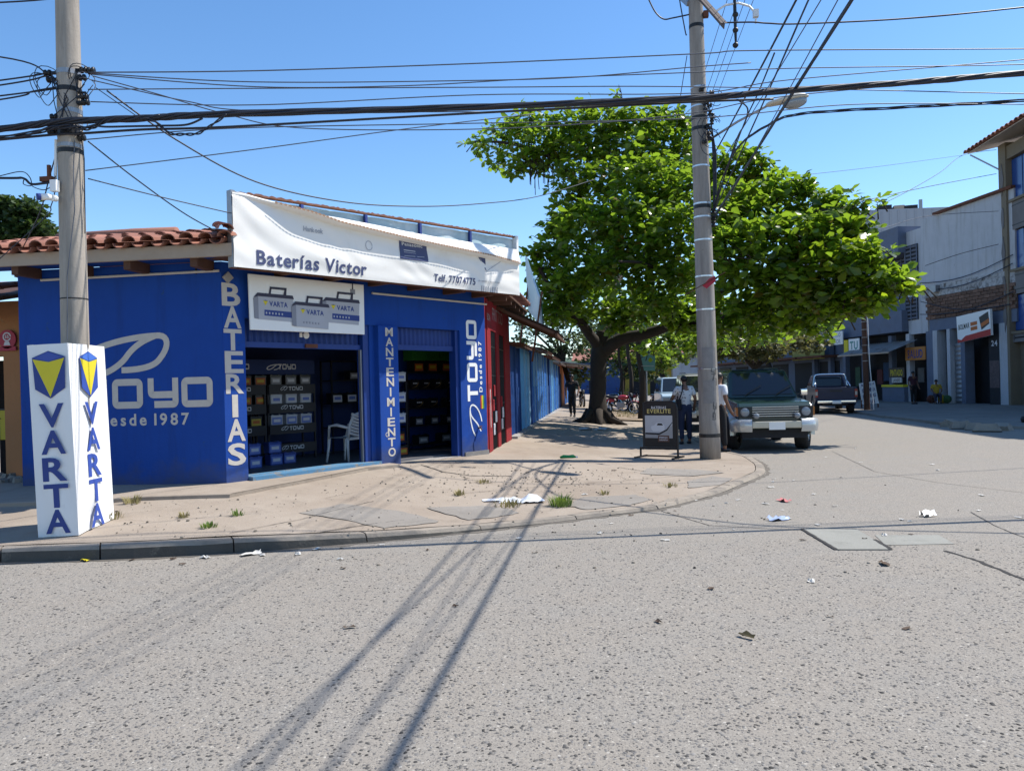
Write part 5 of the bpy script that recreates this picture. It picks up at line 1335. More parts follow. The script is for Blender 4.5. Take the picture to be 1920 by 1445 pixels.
limb([D(1122, 650), D(1085, 600, -1), D(1045, 560, -2), D(1010, 500, -2.5)], .22, .05)
limb([D(1150, 440, -.5), D(1220, 380, -3), D(1330, 340, -5), D(1430, 330, -6)], .15, .04)
limb([D(1330, 560, -4), D(1400, 470, -6), D(1470, 410, -7), D(1590, 390, -8)], .12, .03)
limb([D(1140, 560, .5), D(1190, 470, 3), D(1260, 330, 4)], .16, .04)
limb([D(1262, 520, -3), D(1210, 495, -5), D(1160, 490, -6)], .08, .03)
BL = [ # px, py, depth offset, half width px, half height px, rosettes
 (900, 272, 0, 40, 14, 22), (945, 248, 0, 42, 20, 40), (985, 232, -1, 42, 20, 40), (1010, 272, -1, 62, 32, 110), (940, 302, 0, 34, 13, 20), (982, 318, -1, 34, 15, 22), (1005, 300, -1, 32, 24, 40),
 (1055, 228, -1, 55, 28, 80), (1080, 285, -1, 60, 36, 120), (1125, 225, -1, 62, 26, 90), (1160, 172, -1, 7, 20, 5), (1185, 228, -1, 55, 25, 80), (1240, 228, -1.5, 52, 25, 75), (1283, 232, -1.5, 30, 20, 26), (985, 205, -1, 14, 12, 6),
 (1150, 280, -1, 60, 34, 120), (1220, 275, -2, 62, 40, 140), (1280, 285, -2, 40, 45, 90), (1075, 335, -1.5, 50, 22, 55), (1140, 335, -2, 62, 36, 130), (1210, 340, -3.5, 62, 48, 170), (1278, 360, -4, 45, 55, 120),
 (1062, 395, -1, 36, 42, 80), (1045, 445, -1.5, 40, 36, 80), (1105, 425, -3, 62, 46, 170), (1175, 415, -4, 62, 50, 170), (1250, 430, -5, 58, 55, 150), (1035, 500, -2, 44, 40, 110), (1010, 480, -2, 26, 22, 30), (1090, 500, -3, 60, 42, 160), (1160, 500, -4, 60, 42, 150), (1235, 505, -4.5, 60, 45, 140),
 (1055, 555, -2, 50, 32, 90), (1115, 565, -1, 60, 32, 110), (1190, 565, -2, 60, 30, 100), (1265, 565, -3, 52, 32, 90), (1300, 480, -5, 30, 70, 90), (1200, 600, 1, 70, 22, 60), (1080, 590, 0, 50, 20, 50),
 (1345, 330, -6, 32, 36, 60), (1382, 312, -6, 42, 34, 70), (1425, 308, -6, 22, 20, 22), (1420, 345, -6, 46, 34, 80), (1350, 400, -7, 40, 50, 110), (1400, 400, -7, 55, 46, 130), (1468, 368, -7, 46, 38, 85), (1500, 345, -7, 24, 18, 20), (1530, 388, -7, 42, 34, 70), (1570, 385, -7.5, 32, 24, 36), (1605, 382, -8, 28, 14, 16), (1640, 378, -8, 12, 6, 4),
 (1370, 470, -8, 50, 50, 130), (1440, 450, -8, 60, 48, 150), (1510, 440, -8, 56, 44, 130), (1575, 430, -8, 50, 34, 90), (1612, 425, -8, 22, 16, 18), (1400, 540, -7, 60, 46, 150), (1470, 520, -8, 60, 46, 150), (1540, 500, -8.5, 58, 44, 140), (1605, 490, -9, 50, 36, 100), (1655, 520, -9, 40, 32, 70), (1690, 535, -9, 26, 20, 26), (1716, 540, -9, 10, 8, 4),
 (1350, 590, -6, 40, 42, 80), (1410, 600, -6, 60, 38, 120), (1480, 585, -7, 60, 38, 120), (1545, 560, -8, 56, 36, 110), (1600, 550, -8.5, 50, 34, 90), (1640, 560, -9, 30, 24, 36), (1520, 605, -7, 40, 24, 50), (1440, 628, -5, 46, 16, 30), (1370, 632, -4, 36, 18, 28), (1590, 585, -8, 30, 18, 24), (1635, 475, -9, 24, 14, 14),
 (1290, 600, -3, 46, 34, 80), (1235, 575, -4, 50, 30, 70), (1180, 588, -2, 44, 26, 60), (1300, 640, -2, 40, 22, 50), (1150, 600, -2, 30, 22, 36), (1040, 585, -2, 40, 22, 50), (1225, 655, 1, 34, 14, 26)]
TT = []; inner = []
for px, py, dz, rx, ry, nr in BL:
    c = D(px, py, dz); k = (TZ + dz) / F_PX; r = (rx * k, max(rx, ry) * k * .9, ry * k * 1.12)
    nr = int(nr * (.66 if px < 1330 else .56)); P = in_ell(nr, c, r, .45); P = np.where(RNG.random((len(P), 1)) < .16, np.array(c) + (P - np.array(c)) * (1.15 + .4 * RNG.random((len(P), 1))), P); TT.append(rosettes(P, 6, .285)); 
    P = in_ell(int(nr * .22), c, np.array(r) * .75, .0); TT.append(rosettes(P, 5, .30))
TT = np.concatenate(TT); RNG.shuffle(TT)
dpt = TT[:, 3] @ np.array(FWD); sun = TT[:, 3] @ np.array(sdir)
order = np.argsort(dpt - .35 * sun); near = order[:900]; pick = RNG.choice(near, 285, replace=False); rest = np.setdiff1d(np.arange(len(TT)), pick)
V, Fc = scatter(TT[rest], LEAF_V, LEAF_F)
fo = mesh_obj('foliage', np_mesh('foliage', V - np.array(tb), Fc, m_leaf, True), None, kind='stuff'); fo.parent = tree
me_leaf = np_mesh('leaf', LEAF_V, np.array(LEAF_F), m_leaf1, True)
for i in pick:
    t = TT[i]; M = Matrix(((t[0, 0], t[1, 0], t[2, 0], t[3, 0] - tb.x), (t[0, 1], t[1, 1], t[2, 1], t[3, 1] - tb.y), (t[0, 2], t[1, 2], t[2, 2], t[3, 2] - tb.z), (0, 0, 0, 1)))
    part('leaf', me_leaf, None, tree, M)
b = MB(T=W)                                                      # twigs to the leaf clusters
for px, py, dz, rx, ry, nr in BL:
    c = D(px, py, dz); k = (TZ + dz) / F_PX
    for _ in range(5):
        e = Vector(in_ell(1, c, (rx * k * .8, rx * k * .8, ry * k * .8), .4)[0]); s_ = c + Vector((random.uniform(-.5, .5), random.uniform(-.5, .5), -.5 * random.random())); m1 = s_.lerp(e, .5) + UP * .12
        b.tube([s_, m1, e], [.02, .013, .005], 5)
tag(b.build('twigs', m_bark, tree, True), kind='stuff')
b = MB(T=W)                                                      # hanging dead bunch on the left tier
for k in range(40):
    c = D(1010 + random.uniform(-18, 30), 305 + random.uniform(-15, 25), -1.2); b.tube([c, c - UP * random.uniform(.2, .7) + RIGHT * random.uniform(-.05, .05)], .012, 4)
tag(b.build('dead_twigs', m_bark, tree), kind='stuff')
# --- background trees
SM_V = np.array([(0, 0, 0), (.5, .22, .04), (1, 0, 0), (.5, -.22, .04)]); SM_F = [(0, 3, 2), (0, 2, 1)]
def bgtree(px, py_base, Z, blobs, label, leaf, ln=.2, name='background_tree', tr=.14, group=None, dens=1.0, trunk_top=None):
    base = dep(px, py_base, Z); base.z = 0.0 if base.z < 1.2 else base.z
    t = thing(name, label, 'tree', base, group); allT = []
    tops = []
    for x, y, dz, rx, ry, n in blobs:
        c = dep(x, y, Z + dz); k = (Z + dz) / F_PX; r = (rx * k, rx * k * .8, ry * k); tops.append(c)
        P = in_ell(int(n * dens), c, r, .35); allT.append(rosettes(P, 6, ln, droop=(-.8, .7)))
    T = np.concatenate(allT); V, Fc = scatter(T, SM_V * np.array([1, 1.5, 1]), SM_F)
    o = mesh_obj('crown', np_mesh('crown', V - np.array(base), Fc, leaf), None); o.parent = t
    cen = sum(tops, Vector()) / len(tops); fork = base.lerp(Vector((cen.x, cen.y, cen.z)), .62)
    b = MB(T=W); b.tube(spline([base, base.lerp(fork, .5) + RIGHT * .1, fork], 5), np.linspace(tr, tr * .7, 11), 8); b.build('trunk', m_bark, t, True)
    for c in tops[:7]:
        b = MB(T=W); b.tube(spline([fork, fork.lerp(c, .5) + UP * .3, c], 4), np.linspace(tr * .5, tr * .15, 9), 6); b.build('limb', m_bark, t, True)
    return t
lf_a = leaf_material('small_leaf_grey', (.030, .052, .022), (.075, .10, .045), .3, (.16, .22, .06), .6)
lf_b = leaf_material('small_leaf_bright', (.04, .09, .014), (.12, .17, .03), .4, (.28, .38, .04), .5)
lf_c = leaf_material('small_leaf_dark', (.012, .034, .010), (.040, .075, .018), .25, (.10, .16, .03), .5)
lf_d = leaf_material('small_leaf_olive', (.05, .06, .02), (.13, .125, .05), .3, (.25, .25, .07), .6)
bgtree(1075, 745, 46, [(985, 640, 0, 26, 24, 50), (1005, 600, 0, 30, 30, 60), (965, 600, 1, 26, 24, 40), (1015, 560, 2, 34, 28, 50), (1045, 610, 0, 34, 26, 60), (1080, 590, 1, 40, 26, 70), (1060, 645, 0, 36, 26, 60), (1095, 650, 0, 36, 34, 80), (1035, 660, 2, 26, 18, 30), (1090, 700, 0, 22, 24, 40), (1110, 620, 2, 40, 40, 90)], 'airy grey green tree behind the trunk at the end of the pavement', lf_a, .26, dens=.9, tr=.2)
bgtree(1245, 742, 40, [(1190, 620, 2, 40, 26, 70), (1235, 640, 0, 36, 30, 80), (1275, 650, 0, 38, 34, 90), (1240, 680, -2, 26, 16, 50), (1300, 620, 2, 40, 30, 80), (1180, 660, 3, 30, 20, 40)], 'bright yellow green tree between the trunk and the grey pole', lf_b, .30, dens=1.0, tr=.16)
bgtree(1395, 735, 36, [(1350, 650, 0, 30, 26, 70), (1395, 655, 0, 40, 24, 90), (1440, 655, 0, 40, 24, 90), (1480, 640, 1, 36, 22, 70), (1520, 640, 2, 36, 20, 50), (1360, 610, 2, 40, 30, 80)], 'olive green tree hanging over the roofs of the parked vehicles', lf_d, .26, dens=1.1, tr=.16)
bgtree(1460, 730, 55, [(1380, 600, 0, 60, 34, 110), (1450, 610, 0, 60, 30, 110), (1520, 625, 0, 50, 26, 80), (1330, 640, 0, 50, 40, 110)], 'dark tree far down the side street behind the jeep', lf_c, .34, dens=1.1, tr=.25)
bgtree(1160, 735, 62, [(1120, 640, 0, 40, 40, 110), (1170, 640, 0, 46, 44, 130), (1215, 650, 0, 40, 36, 110), (1150, 690, 0, 50, 26, 90), (1210, 700, 0, 40, 18, 60)], 'dark mass of a far tree behind the parked motorcycles', lf_c, .36, dens=1.0, tr=.25)
bgtree(40, 520, 30, [(0, 405, 0, 46, 36, 190), (45, 395, 0, 38, 24, 150), (60, 430, 0, 40, 22, 160), (20, 440, 0, 50, 22, 170), (92, 440, 1, 20, 10, 40), (-50, 420, 0, 50, 50, 180)], 'dense dark green tree rising behind the tiled roof on the left', lf_c, .24, dens=1.3, tr=.25)
for px, py, top, Z, r, lb in ((1203, 783, 600, 31, .17, 'slim dark trunk standing beside the parked motorcycles'), (1182, 770, 610, 38, .12, 'thin trunk just right of the big tree, farther back'), (1165, 765, 620, 42, .10, 'thinnest trunk between the big tree and the motorcycles')):
    p0 = dep(px, py, Z); p0.z = .1; t = thing('slim_tree', lb, 'tree', p0, 'slim trees behind the big tree')
    p1 = dep(px - 4, top, Z); b = MB(T=W); b.tube(spline([p0, p0.lerp(p1, .4) + RIGHT * .08, p0.lerp(p1, .7) - RIGHT * .06, p1], 4), np.linspace(r, r * .6, 13), 9); b.build('trunk', m_bark, t, True)
    T = np.concatenate([rosettes(in_ell(60, dep(px + o_, top + 10, Z), (1.1, 1.1, .7), .3), 6, .24)]) if (o_ := 0) == 0 else None
    V, Fc = scatter(T, SM_V * np.array([1, 1.5, 1]), SM_F); o = mesh_obj('crown', np_mesh('crown', V - np.array(p0), Fc, lf_c), None); o.parent = t

# ================================================================== left neighbour and the side-street stalls
och = thing('ochre_house', 'ochre plastered house with low clay tile roof at the left edge', 'house', (LW.o.x - 4.5, LW.o.y + 1.6, 0))
HY = LW.o.y + 1.5
hz_x = FRL = Frame(LW.o.x, HY, 1, 0)
xr = FRL.pt(44, 700).x
b = MB(T=FRL.M); b.box(FRL.pt(7, 700).x, xr, 0, .25, .05, 3.2); b.box(FRL.pt(7, 700).x - 1.3, FRL.pt(7, 700).x, 0, .25, 2.3, 3.2); b.box(FRL.pt(7, 700).x - 5, FRL.pt(7, 700).x - 1.3, 0, .25, .05, 3.2); b.build('wall', m_ochre, och)
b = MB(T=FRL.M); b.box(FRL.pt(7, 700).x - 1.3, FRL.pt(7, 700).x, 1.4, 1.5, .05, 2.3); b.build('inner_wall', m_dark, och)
b = MB(T=FRL.M); b.beam((-9, -.85, 3.02), (xr + .2, -.85, 3.02), .09, .14); b.build('eave_beam', m_beam, och)
b = MB(T=FRL.M); b.slab([(-9, -1.0, 3.10), (xr + .2, -1.0, 3.10), (xr + .2, 3.2, 4.05), (-9, 3.2, 4.05)], (0, 0, -.05)); b.build('roof_deck', m_beam, och)
MO = PM[och].inverted()
for i in range(10):
    for r_ in range(3):
        part('roof_tile', me_cov, None, och, MO @ FRL.M @ Matrix.Translation((xr + .1 - .27 * i, -1.08 + .41 * r_, 3.21 + .093 * r_)) @ Matrix.Rotation(.2, 4, 'X'))
rs = FRL.pt(15, 636, .03)
sg = thing('round_red_sign', 'small round red and white sign on the ochre wall at the left edge', 'sign', FRL.M @ Matrix.Translation((rs.x, -.03, rs.z)))
b = MB(T=FRL.M); b.lathe([(.001, -.02), (.155, -.02), (.155, .0), (.001, .0)], (rs.x, -.03, rs.z), 20, 'y'); b.box(rs.x - .15, rs.x + .15, -.05, -.03, rs.z - .19, rs.z - .12); b.build('disc', mat('sign_red', (.36, .03, .06), .6), sg)
b = MB(T=FRL.M); b.stroke([(rs.x + .065 * math.cos(t), rs.z + .04 + .065 * math.sin(t)) for t in np.linspace(0, 6.0, 18)], .022, lambda x, z: (x, -.055, z))
b.quad((rs.x - .06, -.056, rs.z - .10), (rs.x + .06, -.056, rs.z - .10), (rs.x + .04, -.056, rs.z - .04), (rs.x - .04, -.056, rs.z - .04)); text(b, "55", (rs.x, -.056, rs.z + .015), (1, 0, 0), (0, 0, 1), .05, 1, 'c'); b.build('print', m_greyl, sg)
for px, c_, h, lb in ((-3, (.45, .36, .03), .5, 'yellow box in the dark doorway at the left edge'), (-14, (.03, .12, .35), .35, 'blue box in the dark doorway at the left edge')):
    q = FRL.pt(px, 760, -.3); t = thing('painted_box', lb, 'box', FRL.M @ Matrix.Translation((q.x, .3, .95)))
    b = MB(T=FRL.M); b.box(q.x - .14, q.x + .14, .3, .6, .9, .9 + h); bevel(b.build('box_body', mat('box_paint_%d' % px, c_, .6), t), .01)
    b = MB(T=FRL.M); b.box(q.x - .15, q.x + .15, .29, .61, .9 + h, .92 + h); b.build('box_lid', m_black, t)
b = MB(T=W); rng_ = random.Random(4)
for _ in range(26):
    p = gnd(rng_.uniform(-40, 42), rng_.uniform(900, 925), .2); b.cbox((p.x, p.y, sz(p.x, p.y) + .05), (rng_.uniform(.05, .25), rng_.uniform(.05, .2), rng_.uniform(.04, .16)), Matrix.Rotation(rng_.uniform(0, 3), 3, 'Z') @ Matrix.Rotation(rng_.uniform(-.4, .4), 3, 'X'), top=.75)
tag(b.build('rubble', m_kerb), kind='stuff')
# --- red corner: barred door, writing, awning
def rw(px, py, o=0): return RW.pt(px, py, o)
b = MB(T=RW.M)
text(b, "FRITTSO", (1.05, -.004, 2.98), (1, 0, 0), (0, 0, 1), .26, 0, 'l', .1, w=1.6); text(b, "BOA", (.32, -.004, 2.93), (1, 0, 0), (0, 0, 1), .13, 1, 'l'); b.build('lettering', mat('faded_wall_lettering', (.30, .24, .24), .8, .3, 12), shop)
for x0, x1 in ((.75, 1.55), (2.0, 2.9)):
    b = MB(T=RW.M); b.box(x0, x1, .26, .30, .2, 2.75); b.build('dark_door', m_dark, shop)
    for k in range(8):
        x = x0 + .05 + (x1 - x0 - .1) * k / 7; b = MB(T=RW.M); b.cyl((x, .03, .2), (x, .03, 2.74), .011, n=6); b.build('door_bar', m_black, shop)
    for z in (.6, 1.2, 1.8, 2.4): b = MB(T=RW.M); b.box(x0, x1, .022, .038, z, z + .03); b.build('door_rail', m_black, shop)
for i, (x, z, c) in enumerate(((.95, 1.2, m_red), (1.12, 1.5, m_red), (1.3, .95, m_white), (2.2, 1.25, m_red), (2.4, 1.0, m_greyl), (1.0, .7, m_greyl), (2.25, .75, m_greyl))):
    b = MB(T=RW.M); b.box(x - .09, x + .09, -.01, .015, z - .12, z + .12); bevel(tag(b.build('goods_packet', c, None, label=('red', 'red', 'white', 'red', 'grey', 'grey', 'grey')[i] + ' packet hanging on the barred red doors by the corner', cat='packet', group='goods hung on the barred doors', M=RW.M @ Matrix.Translation((x, 0, z)))), .02)
b = MB(T=RW.M); rz = rrect(.43, .55, .75, 1.55, .05)
b.stroke([(.49 + .05 * math.cos(t), 1.15 + .38 * math.sin(t)) for t in np.linspace(0, 6.28, 24)][:-1], .022, lambda x, z: (x, -.005, z), True); b.build('painted_ring', m_white, shop)
aw = thing('dark_awning', 'dark sheet metal awning sloping out over the red corner doors', 'awning', RW.M @ Matrix.Translation((2.0, -.6, 2.9)))
b = corrug(Matrix(), 1.65, 4.6, 0, 0, 1.0, .11, .02)
vs = []
for x, y, z in b.v: vs.append((x, -.02 - z * 1.32, 3.36 - z * .64 + y * 1.0 + .02))
b2 = MB(T=RW.M); b2.add(vs, b.f); b2.build('sheet', mat('blackened_roof_sheet', (.022, .02, .02), .8, .3, 4), aw)
for x in (1.7, 2.6, 3.6, 4.5): b = MB(T=RW.M); b.beam((x, .0, 3.30), (x, -1.25, 2.70), .04, .06); b.build('rafter', m_beam, aw)
b = MB(T=RW.M); b.beam((1.6, -1.30, 2.66), (4.62, -1.30, 2.66), .05, .07); b.build('front_batten', m_beam, aw)
# hanging billboard seen edge on
bbp = [dep(988, 481, 21), dep(1013, 556, 20), dep(1018, 612, 20), dep(994, 582, 21)]
bb = thing('roof_billboard', 'torn green and white billboard leaning above the dark awning', 'billboard', bbp[3])
b = MB(T=W); b.slab(bbp, (-.05, .02, 0)); b.build('panel', m_sheet, bb)
b = MB(T=W); off = Vector((.03, -.03, 0)); m1, m2 = bbp[0].lerp(bbp[1], .5), bbp[3].lerp(bbp[2], .5); b.slab([m1 + off, bbp[1] + off, bbp[2] + off, m2 + off], (.004, -.004, 0)); b.build('print', mat('green_print', (.06, .22, .12), .6), bb)
for p in (bbp[3], bbp[2]): b = MB(T=W); b.beam(p + UP * .9, p - UP * .9 - RIGHT * .3, .05, .05); b.build('strut', m_rust, bb)
# --- row of blue tin stalls
TF = Frame(-2.42, 19.0, -.006, 1)
m_tin = {}
for k, c in dict(navy=(.012, .055, .20), blue=(.03, .16, .50), sky=(.14, .40, .66), pale=(.30, .50, .66)).items(): m_tin[k] = mat('tin_' + k, c, .55, .25, 2.5, dirt=(.14, .10, .08), dscale=3, dlo=.6, dhi=.8, metal=.1)
specs = [(0.15, 2.4, 2.62, ('navy', 'navy'), 'dark blue tin stall next to the red corner'), (2.9, 5.9, 2.66, ('sky', 'sky', 'pale'), 'sky blue tin stall with bleached sheets along the side street'),
         (6.1, 11.6, 2.78, ('blue', 'blue', 'blue', 'blue', 'blue'), 'bright blue tin stall with the long ribbed wall'), (11.8, 17.5, 2.72, ('blue', 'navy', 'blue', 'sky'), 'far blue tin stall in the middle of the row'), (17.8, 23.5, 2.6, ('blue', 'blue', 'navy'), 'last blue tin stall before the orange kiosk')]
for x0, x1, h, cs, lb in specs:
    t = thing('tin_stall', lb, 'stall', TF.M @ Matrix.Translation((x0, 0, 0)), 'tin stalls along the side street'); n = len(cs); w = (x1 - x0) / n
    for i, c in enumerate(cs):
        xa, xb = x0 + i * w, x0 + (i + 1) * w - .03
        for za, zb_, dy in ((.34, 1.55, 0), (1.52, h, .012)):
            bb_ = corrug(TF.M, xa, xb, -.02 + dy + random.uniform(-.02, .02), za, zb_, .15, .03); bb_.build('tin_sheet', m_tin[c], t)
        b = MB(T=TF.M); b.box(xb - .01, xb + .035, -.09, .0, .3, h); b.build('post', m_tin['pale' if c in ('blue', 'sky') else 'navy'], t)
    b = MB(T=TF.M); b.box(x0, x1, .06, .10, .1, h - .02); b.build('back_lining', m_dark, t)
    b = MB(T=TF.M); b.box(x0 - .05, x1, -.22, .1, .1, .33); b.build('plinth', m_concrete, t)
    b = corrug(Matrix(), x0 - .15, x1 + .1, 0, 0, 1, .14, .025); b2 = MB(T=TF.M); b2.add([(x, -.45 + z * 2.6, h + .02 + z * .35 + y) for x, y, z in b.v], b.f); b2.build('roof_sheet', m_rust if n != 3 else mat('grey_zinc', (.26, .25, .24), .6, .25, 3, metal=.3, dirt=(.16, .08, .05), dscale=2), t)
    b = MB(T=TF.M); b.beam((x0 - .12, -.40, h - .03), (x1 + .08, -.40, h - .03), .05, .08); b.build('eave_batten', m_beam, t)
q0 = 24.0
kt = thing('orange_kiosk', 'orange fronted kiosk with a flat awning at the far end of the tin stalls', 'kiosk', TF.M @ Matrix.Translation((q0, 0, 0)))
b = MB(T=TF.M); b.box(q0, q0 + 6, 0, .1, .1, 2.7); b.build('front', mat('orange_paint', (.45, .15, .04), .7, .25, 2), kt)
b = MB(T=TF.M); b.box(q0 + 1, q0 + 2.2, -.02, 0.0, .1, 2.2); b.build('door', m_dark, kt)
b = MB(T=TF.M); b.slab([(q0 - .5, -2.0, 2.55), (q0 + 7, -2.0, 2.55), (q0 + 7, 1.4, 3.0), (q0 - .5, 1.4, 3.0)], (0, 0, .06)); b.build('awning', mat('grey_zinc', (.26, .25, .24)), kt)
for x in (q0 - .4, q0 + 3, q0 + 6.8): b = MB(T=TF.M); b.cyl((x, -1.9, .1), (x, -1.9, 2.55), .04, n=8); b.build('post', m_steel, kt)
for k, (x, c, lb) in enumerate(((31.5, 'blue', 'blue hut far beyond the orange kiosk'), (37, 'navy', 'dark hut at the far end of the pavement'))):
    t = thing('far_hut', lb, 'hut', TF.M @ Matrix.Translation((x, 0, 0)), 'far huts on the side street')
    b = MB(T=TF.M); b.box(x, x + 5, 0, 3, .1, 2.7); b.build('wall', m_tin[c], t); b = MB(T=TF.M); b.slab([(x - .3, -1, 2.7), (x + 5.2, -1, 2.7), (x + 5.2, 3, 3.1), (x - .3, 3, 3.1)], (0, 0, .05)); b.build('roof', m_rust, t); b = MB(T=TF.M); b.box(x + 1, x + 2, -.02, 0, .1, 2.2); b.build('door', m_dark, t)
# dry verge under the trees
b = MB(T=W); 
for k in range(30):
    pass
P = [(-.9, 30.5), (2.3, 29.5), (2.35, 44), (-.5, 44)]
b.slab([(x, y, sz(x, y) + .004) for x, y in P], (0, 0, .012)); tag(b.build('dry_verge', m_earth), kind='structure')
for k in range(14):
    x, y = random.uniform(-.4, 2.2), random.uniform(30, 40); tuft(Vector((x, y, sz(x, y) + .01)), .22, 40, .35, m_dgrass, 'dry grass clump on the verge behind the big tree', group='dry grass clumps behind the tree')

# ================================================================== right hand side buildings
RT = Frame(18.7, 38.3, .228, -.97)           # facades along the bend of the street; x runs towards the camera
TB = Frame(18.7, 38.9, 0, -1)
def rr(px, py, o=0): return RT.pt(px, py, o)
def tbp(px, py, o=0): return TB.pt(px, py, o)
m_tow = peeled_wall('aged_ochre_concrete', (.185, .15, .105), (.12, .10, .08), .6, .7)
m_towp = mat('brown_panel', (.165, .155, .155), .85, .25, 2)
m_bglass = mat('blue_glass_panel', (.02, .065, .24), .18, .3, .5, spec=.6)
m_ww = peeled_wall('stained_white_render', (.46, .47, .50), (.27, .27, .28), .63, .72, streak=(.28, .27, .26))
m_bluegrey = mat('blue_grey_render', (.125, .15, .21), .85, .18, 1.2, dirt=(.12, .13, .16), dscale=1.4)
m_brick = None
tow = thing('tower_building', 'tall ochre building with big blue windows and overhanging eaves at the right edge', 'building', TB.M)
lev = [tbp(1880, y).z for y in (268, 335, 388, 460, 505)]
Lt = 14.5; TH_ = 12.25; z_of = lambda y: tbp(1895, y).z
wz = [(z_of(258), z_of(325)), (z_of(378), z_of(448)), (z_of(490), z_of(560))]      # (top, bottom) of the window bands
wz = [(11.45, 9.55), (8.15, 6.35), (5.2, 3.5)]
wz = [(t - 0, b_) for t, b_ in wz]
zs = [0.05, 3.2] 
b = MB(T=TB.M)
b.box(-.02, Lt, .35, 11, .1, TH_)
b.build('wall', m_tow, tow)
bays = [.62 + 3.4 * k for k in range(5)]
b_edges = [-.02]
for k in range(5):
    x0 = -.02 if k == 0 else bays[k] - .55; x1 = bays[k] if k < 5 else Lt
    b = MB(T=TB.M); b.box(x0, x1, -.10, .35, .1, TH_); b.build('pilaster', m_tow, tow)
    for z in (10.6, 8.8, 7.2, 5.6, 4.2):
        b = MB(T=TB.M); xm = (x0 + x1) / 2; hw = min(.17, (x1 - x0) * .3)
        if z in (8.8, 5.6): b.slab([(xm + hw * .7 * math.cos(t), -.102, z + .5 * math.sin(t)) for t in np.linspace(0, 6.283, 15)[:-1]], (0, -.03, 0))
        else: b.slab([(xm, -.102, z - .75), (xm + hw, -.102, z), (xm, -.102, z + .75), (xm - hw, -.102, z)], (0, -.03, 0))
        b.build('ornament', m_towp, tow)
    xa, xb = bays[k], min(bays[k] + 2.85, Lt)
    for zt, zb_ in wz:
        b = MB(T=TB.M); b.box(xa, xb, .2, .345, zb_, zt); w_ = b.build('window', m_dark, tow)
        n = 3
        for i in range(n):
            b = MB(T=TB.M); w = (xb - xa) / n; b.box(xa + i * w + .04, xa + (i + 1) * w - .04, .16, .196, zb_ + .05, zt - .05); b.build('pane', m_bglass, w_)
        b = MB(T=TB.M); b.box(xa, xb, -.04, .34, zb_ - .12, zb_ - .003); b.build('sill', m_tow, tow)
    for (zt, zb_), (zt2, _) in zip(wz, wz[1:] + [(3.0, 0)]):
        b = MB(T=TB.M); b.box(xa, xb, .05, .345, zt2, zb_ - .123); b.build('spandrel', m_towp, tow)
        b = MB(T=TB.M); P_ = rrect(xa + .1, xb - .1, zt2 + .2, zb_ - .3, .15, 3)
        b.stroke(P_, .05, lambda x, z: (x, .046, z), True); b.build('painted_border', m_black, tow)
b = MB(T=TB.M); b.box(-.02, Lt, -.04, .345, wz[0][0], TH_ - .2); b.build('top_beam', m_tow, tow)
b = MB(T=TB.M); b.slab([(-1.0, -1.0, TH_ - .02), (Lt + 1, -1.0, TH_ - .02), (Lt + 1, 6, TH_ + 1.3), (-1.0, 6, TH_ + 1.3)], (0, 0, .05)); b.build('eave_soffit', m_fascia, tow)
me_c2 = mesh_of(barrel(True, 1.3, .17, .15, .03, 6), 'roof_tile', m_tile)
for i in range(42): part('roof_tile', me_c2, None, tow, Matrix.Translation((-1.0 + .39 * i, -1.12, TH_ + .05)) @ Matrix.Rotation(.18, 4, 'X'))
b = MB(T=TB.M); b.slab([(-1.1, -.6, TH_ + .16), (Lt + 1, -.6, TH_ + .16), (Lt + 1, 6, TH_ + 1.45), (-1.1, 6, TH_ + 1.45)], (0, 0, .05)); b.build('roof', m_tile, tow)
b = MB(T=TB.M); b.beam((-.95, -.9, TH_ - .08), (-.03, -.03, TH_ - 1.1), .07, .07); b.build('eave_strut', m_steel, tow)
# white stained building
wb_ = thing('white_building', 'stained white two storey building with brick band and rust topped parapet', 'building', RT.M)
xL = rr(1728, 500).x; xR = .35
zc0, zc1 = rr(1735, 412).z, 9.9
b = MB(T=RT.M); b.slab([(xL, 0, 6.35), (xR, 0, 6.35), (xR, 0, zc1 + .15), (xL + 1.2, 0, zc0 + .05), (xL, 0, zc0 + .05)], (0, 8, 0)); b.build('upper_wall', m_ww, wb_)
b = MB(T=RT.M); b.beam((xL + 1.2, .1, zc0 + .12), (xR, .1, zc1 + .22), .5, .14); b.build('coping', m_rust, wb_)
b = MB(T=RT.M); b.box(xL, xR, -.03, .5, 5.75, 6.345); b.build('stained_band', mat('rain_stained_render', (.42, .42, .43), .9, .2, 3, .2, 20, dirt=(.10, .09, .085), dscale=3.5, dlo=.45, dhi=.65), wb_)
# brick band: individual courses of bricks
m_brk = mat('weathered_brick', (.145, .085, .062), .9, .25, 6, .3, 30, rnd=.28)
zb0, zb1 = rr(1800, 592).z, 5.74
b = MB(T=RT.M); b.box(xL + .35, xR, .02, .5, zb0, zb1); b.build('brick_backing', mat('dark_mortar', (.13, .085, .065), .95), wb_)
bw_ = .40; nb = 0; me_b = mesh_of(MB().box(-.185, .185, -.07, .05, -.075, .075), 'brick', m_brk); MW = PM[wb_].inverted() @ RT.M
z = zb0 + .09; row = 0
while z < zb1 - .05:
    x = xL + .35 + .2 + (.2 if row % 2 else 0)
    while x < xR - .1:
        part('brick', me_b, None, wb_, MW @ Matrix.Translation((x, .0 + random.uniform(-.012, .012), z))); x += bw_
    z += .17; row += 1
b = MB(T=RT.M)
g = thing('battery_store_front', 'dark ground floor shop under the brick band with big white and red battery sign', 'shop', RT.M)
xs = lambda px: rr(px, 700).x
b = MB(T=RT.M); b.box(xs(1745), xR, .9, 1.0, .1, zb0); b.build('back_wall', m_dark, g)
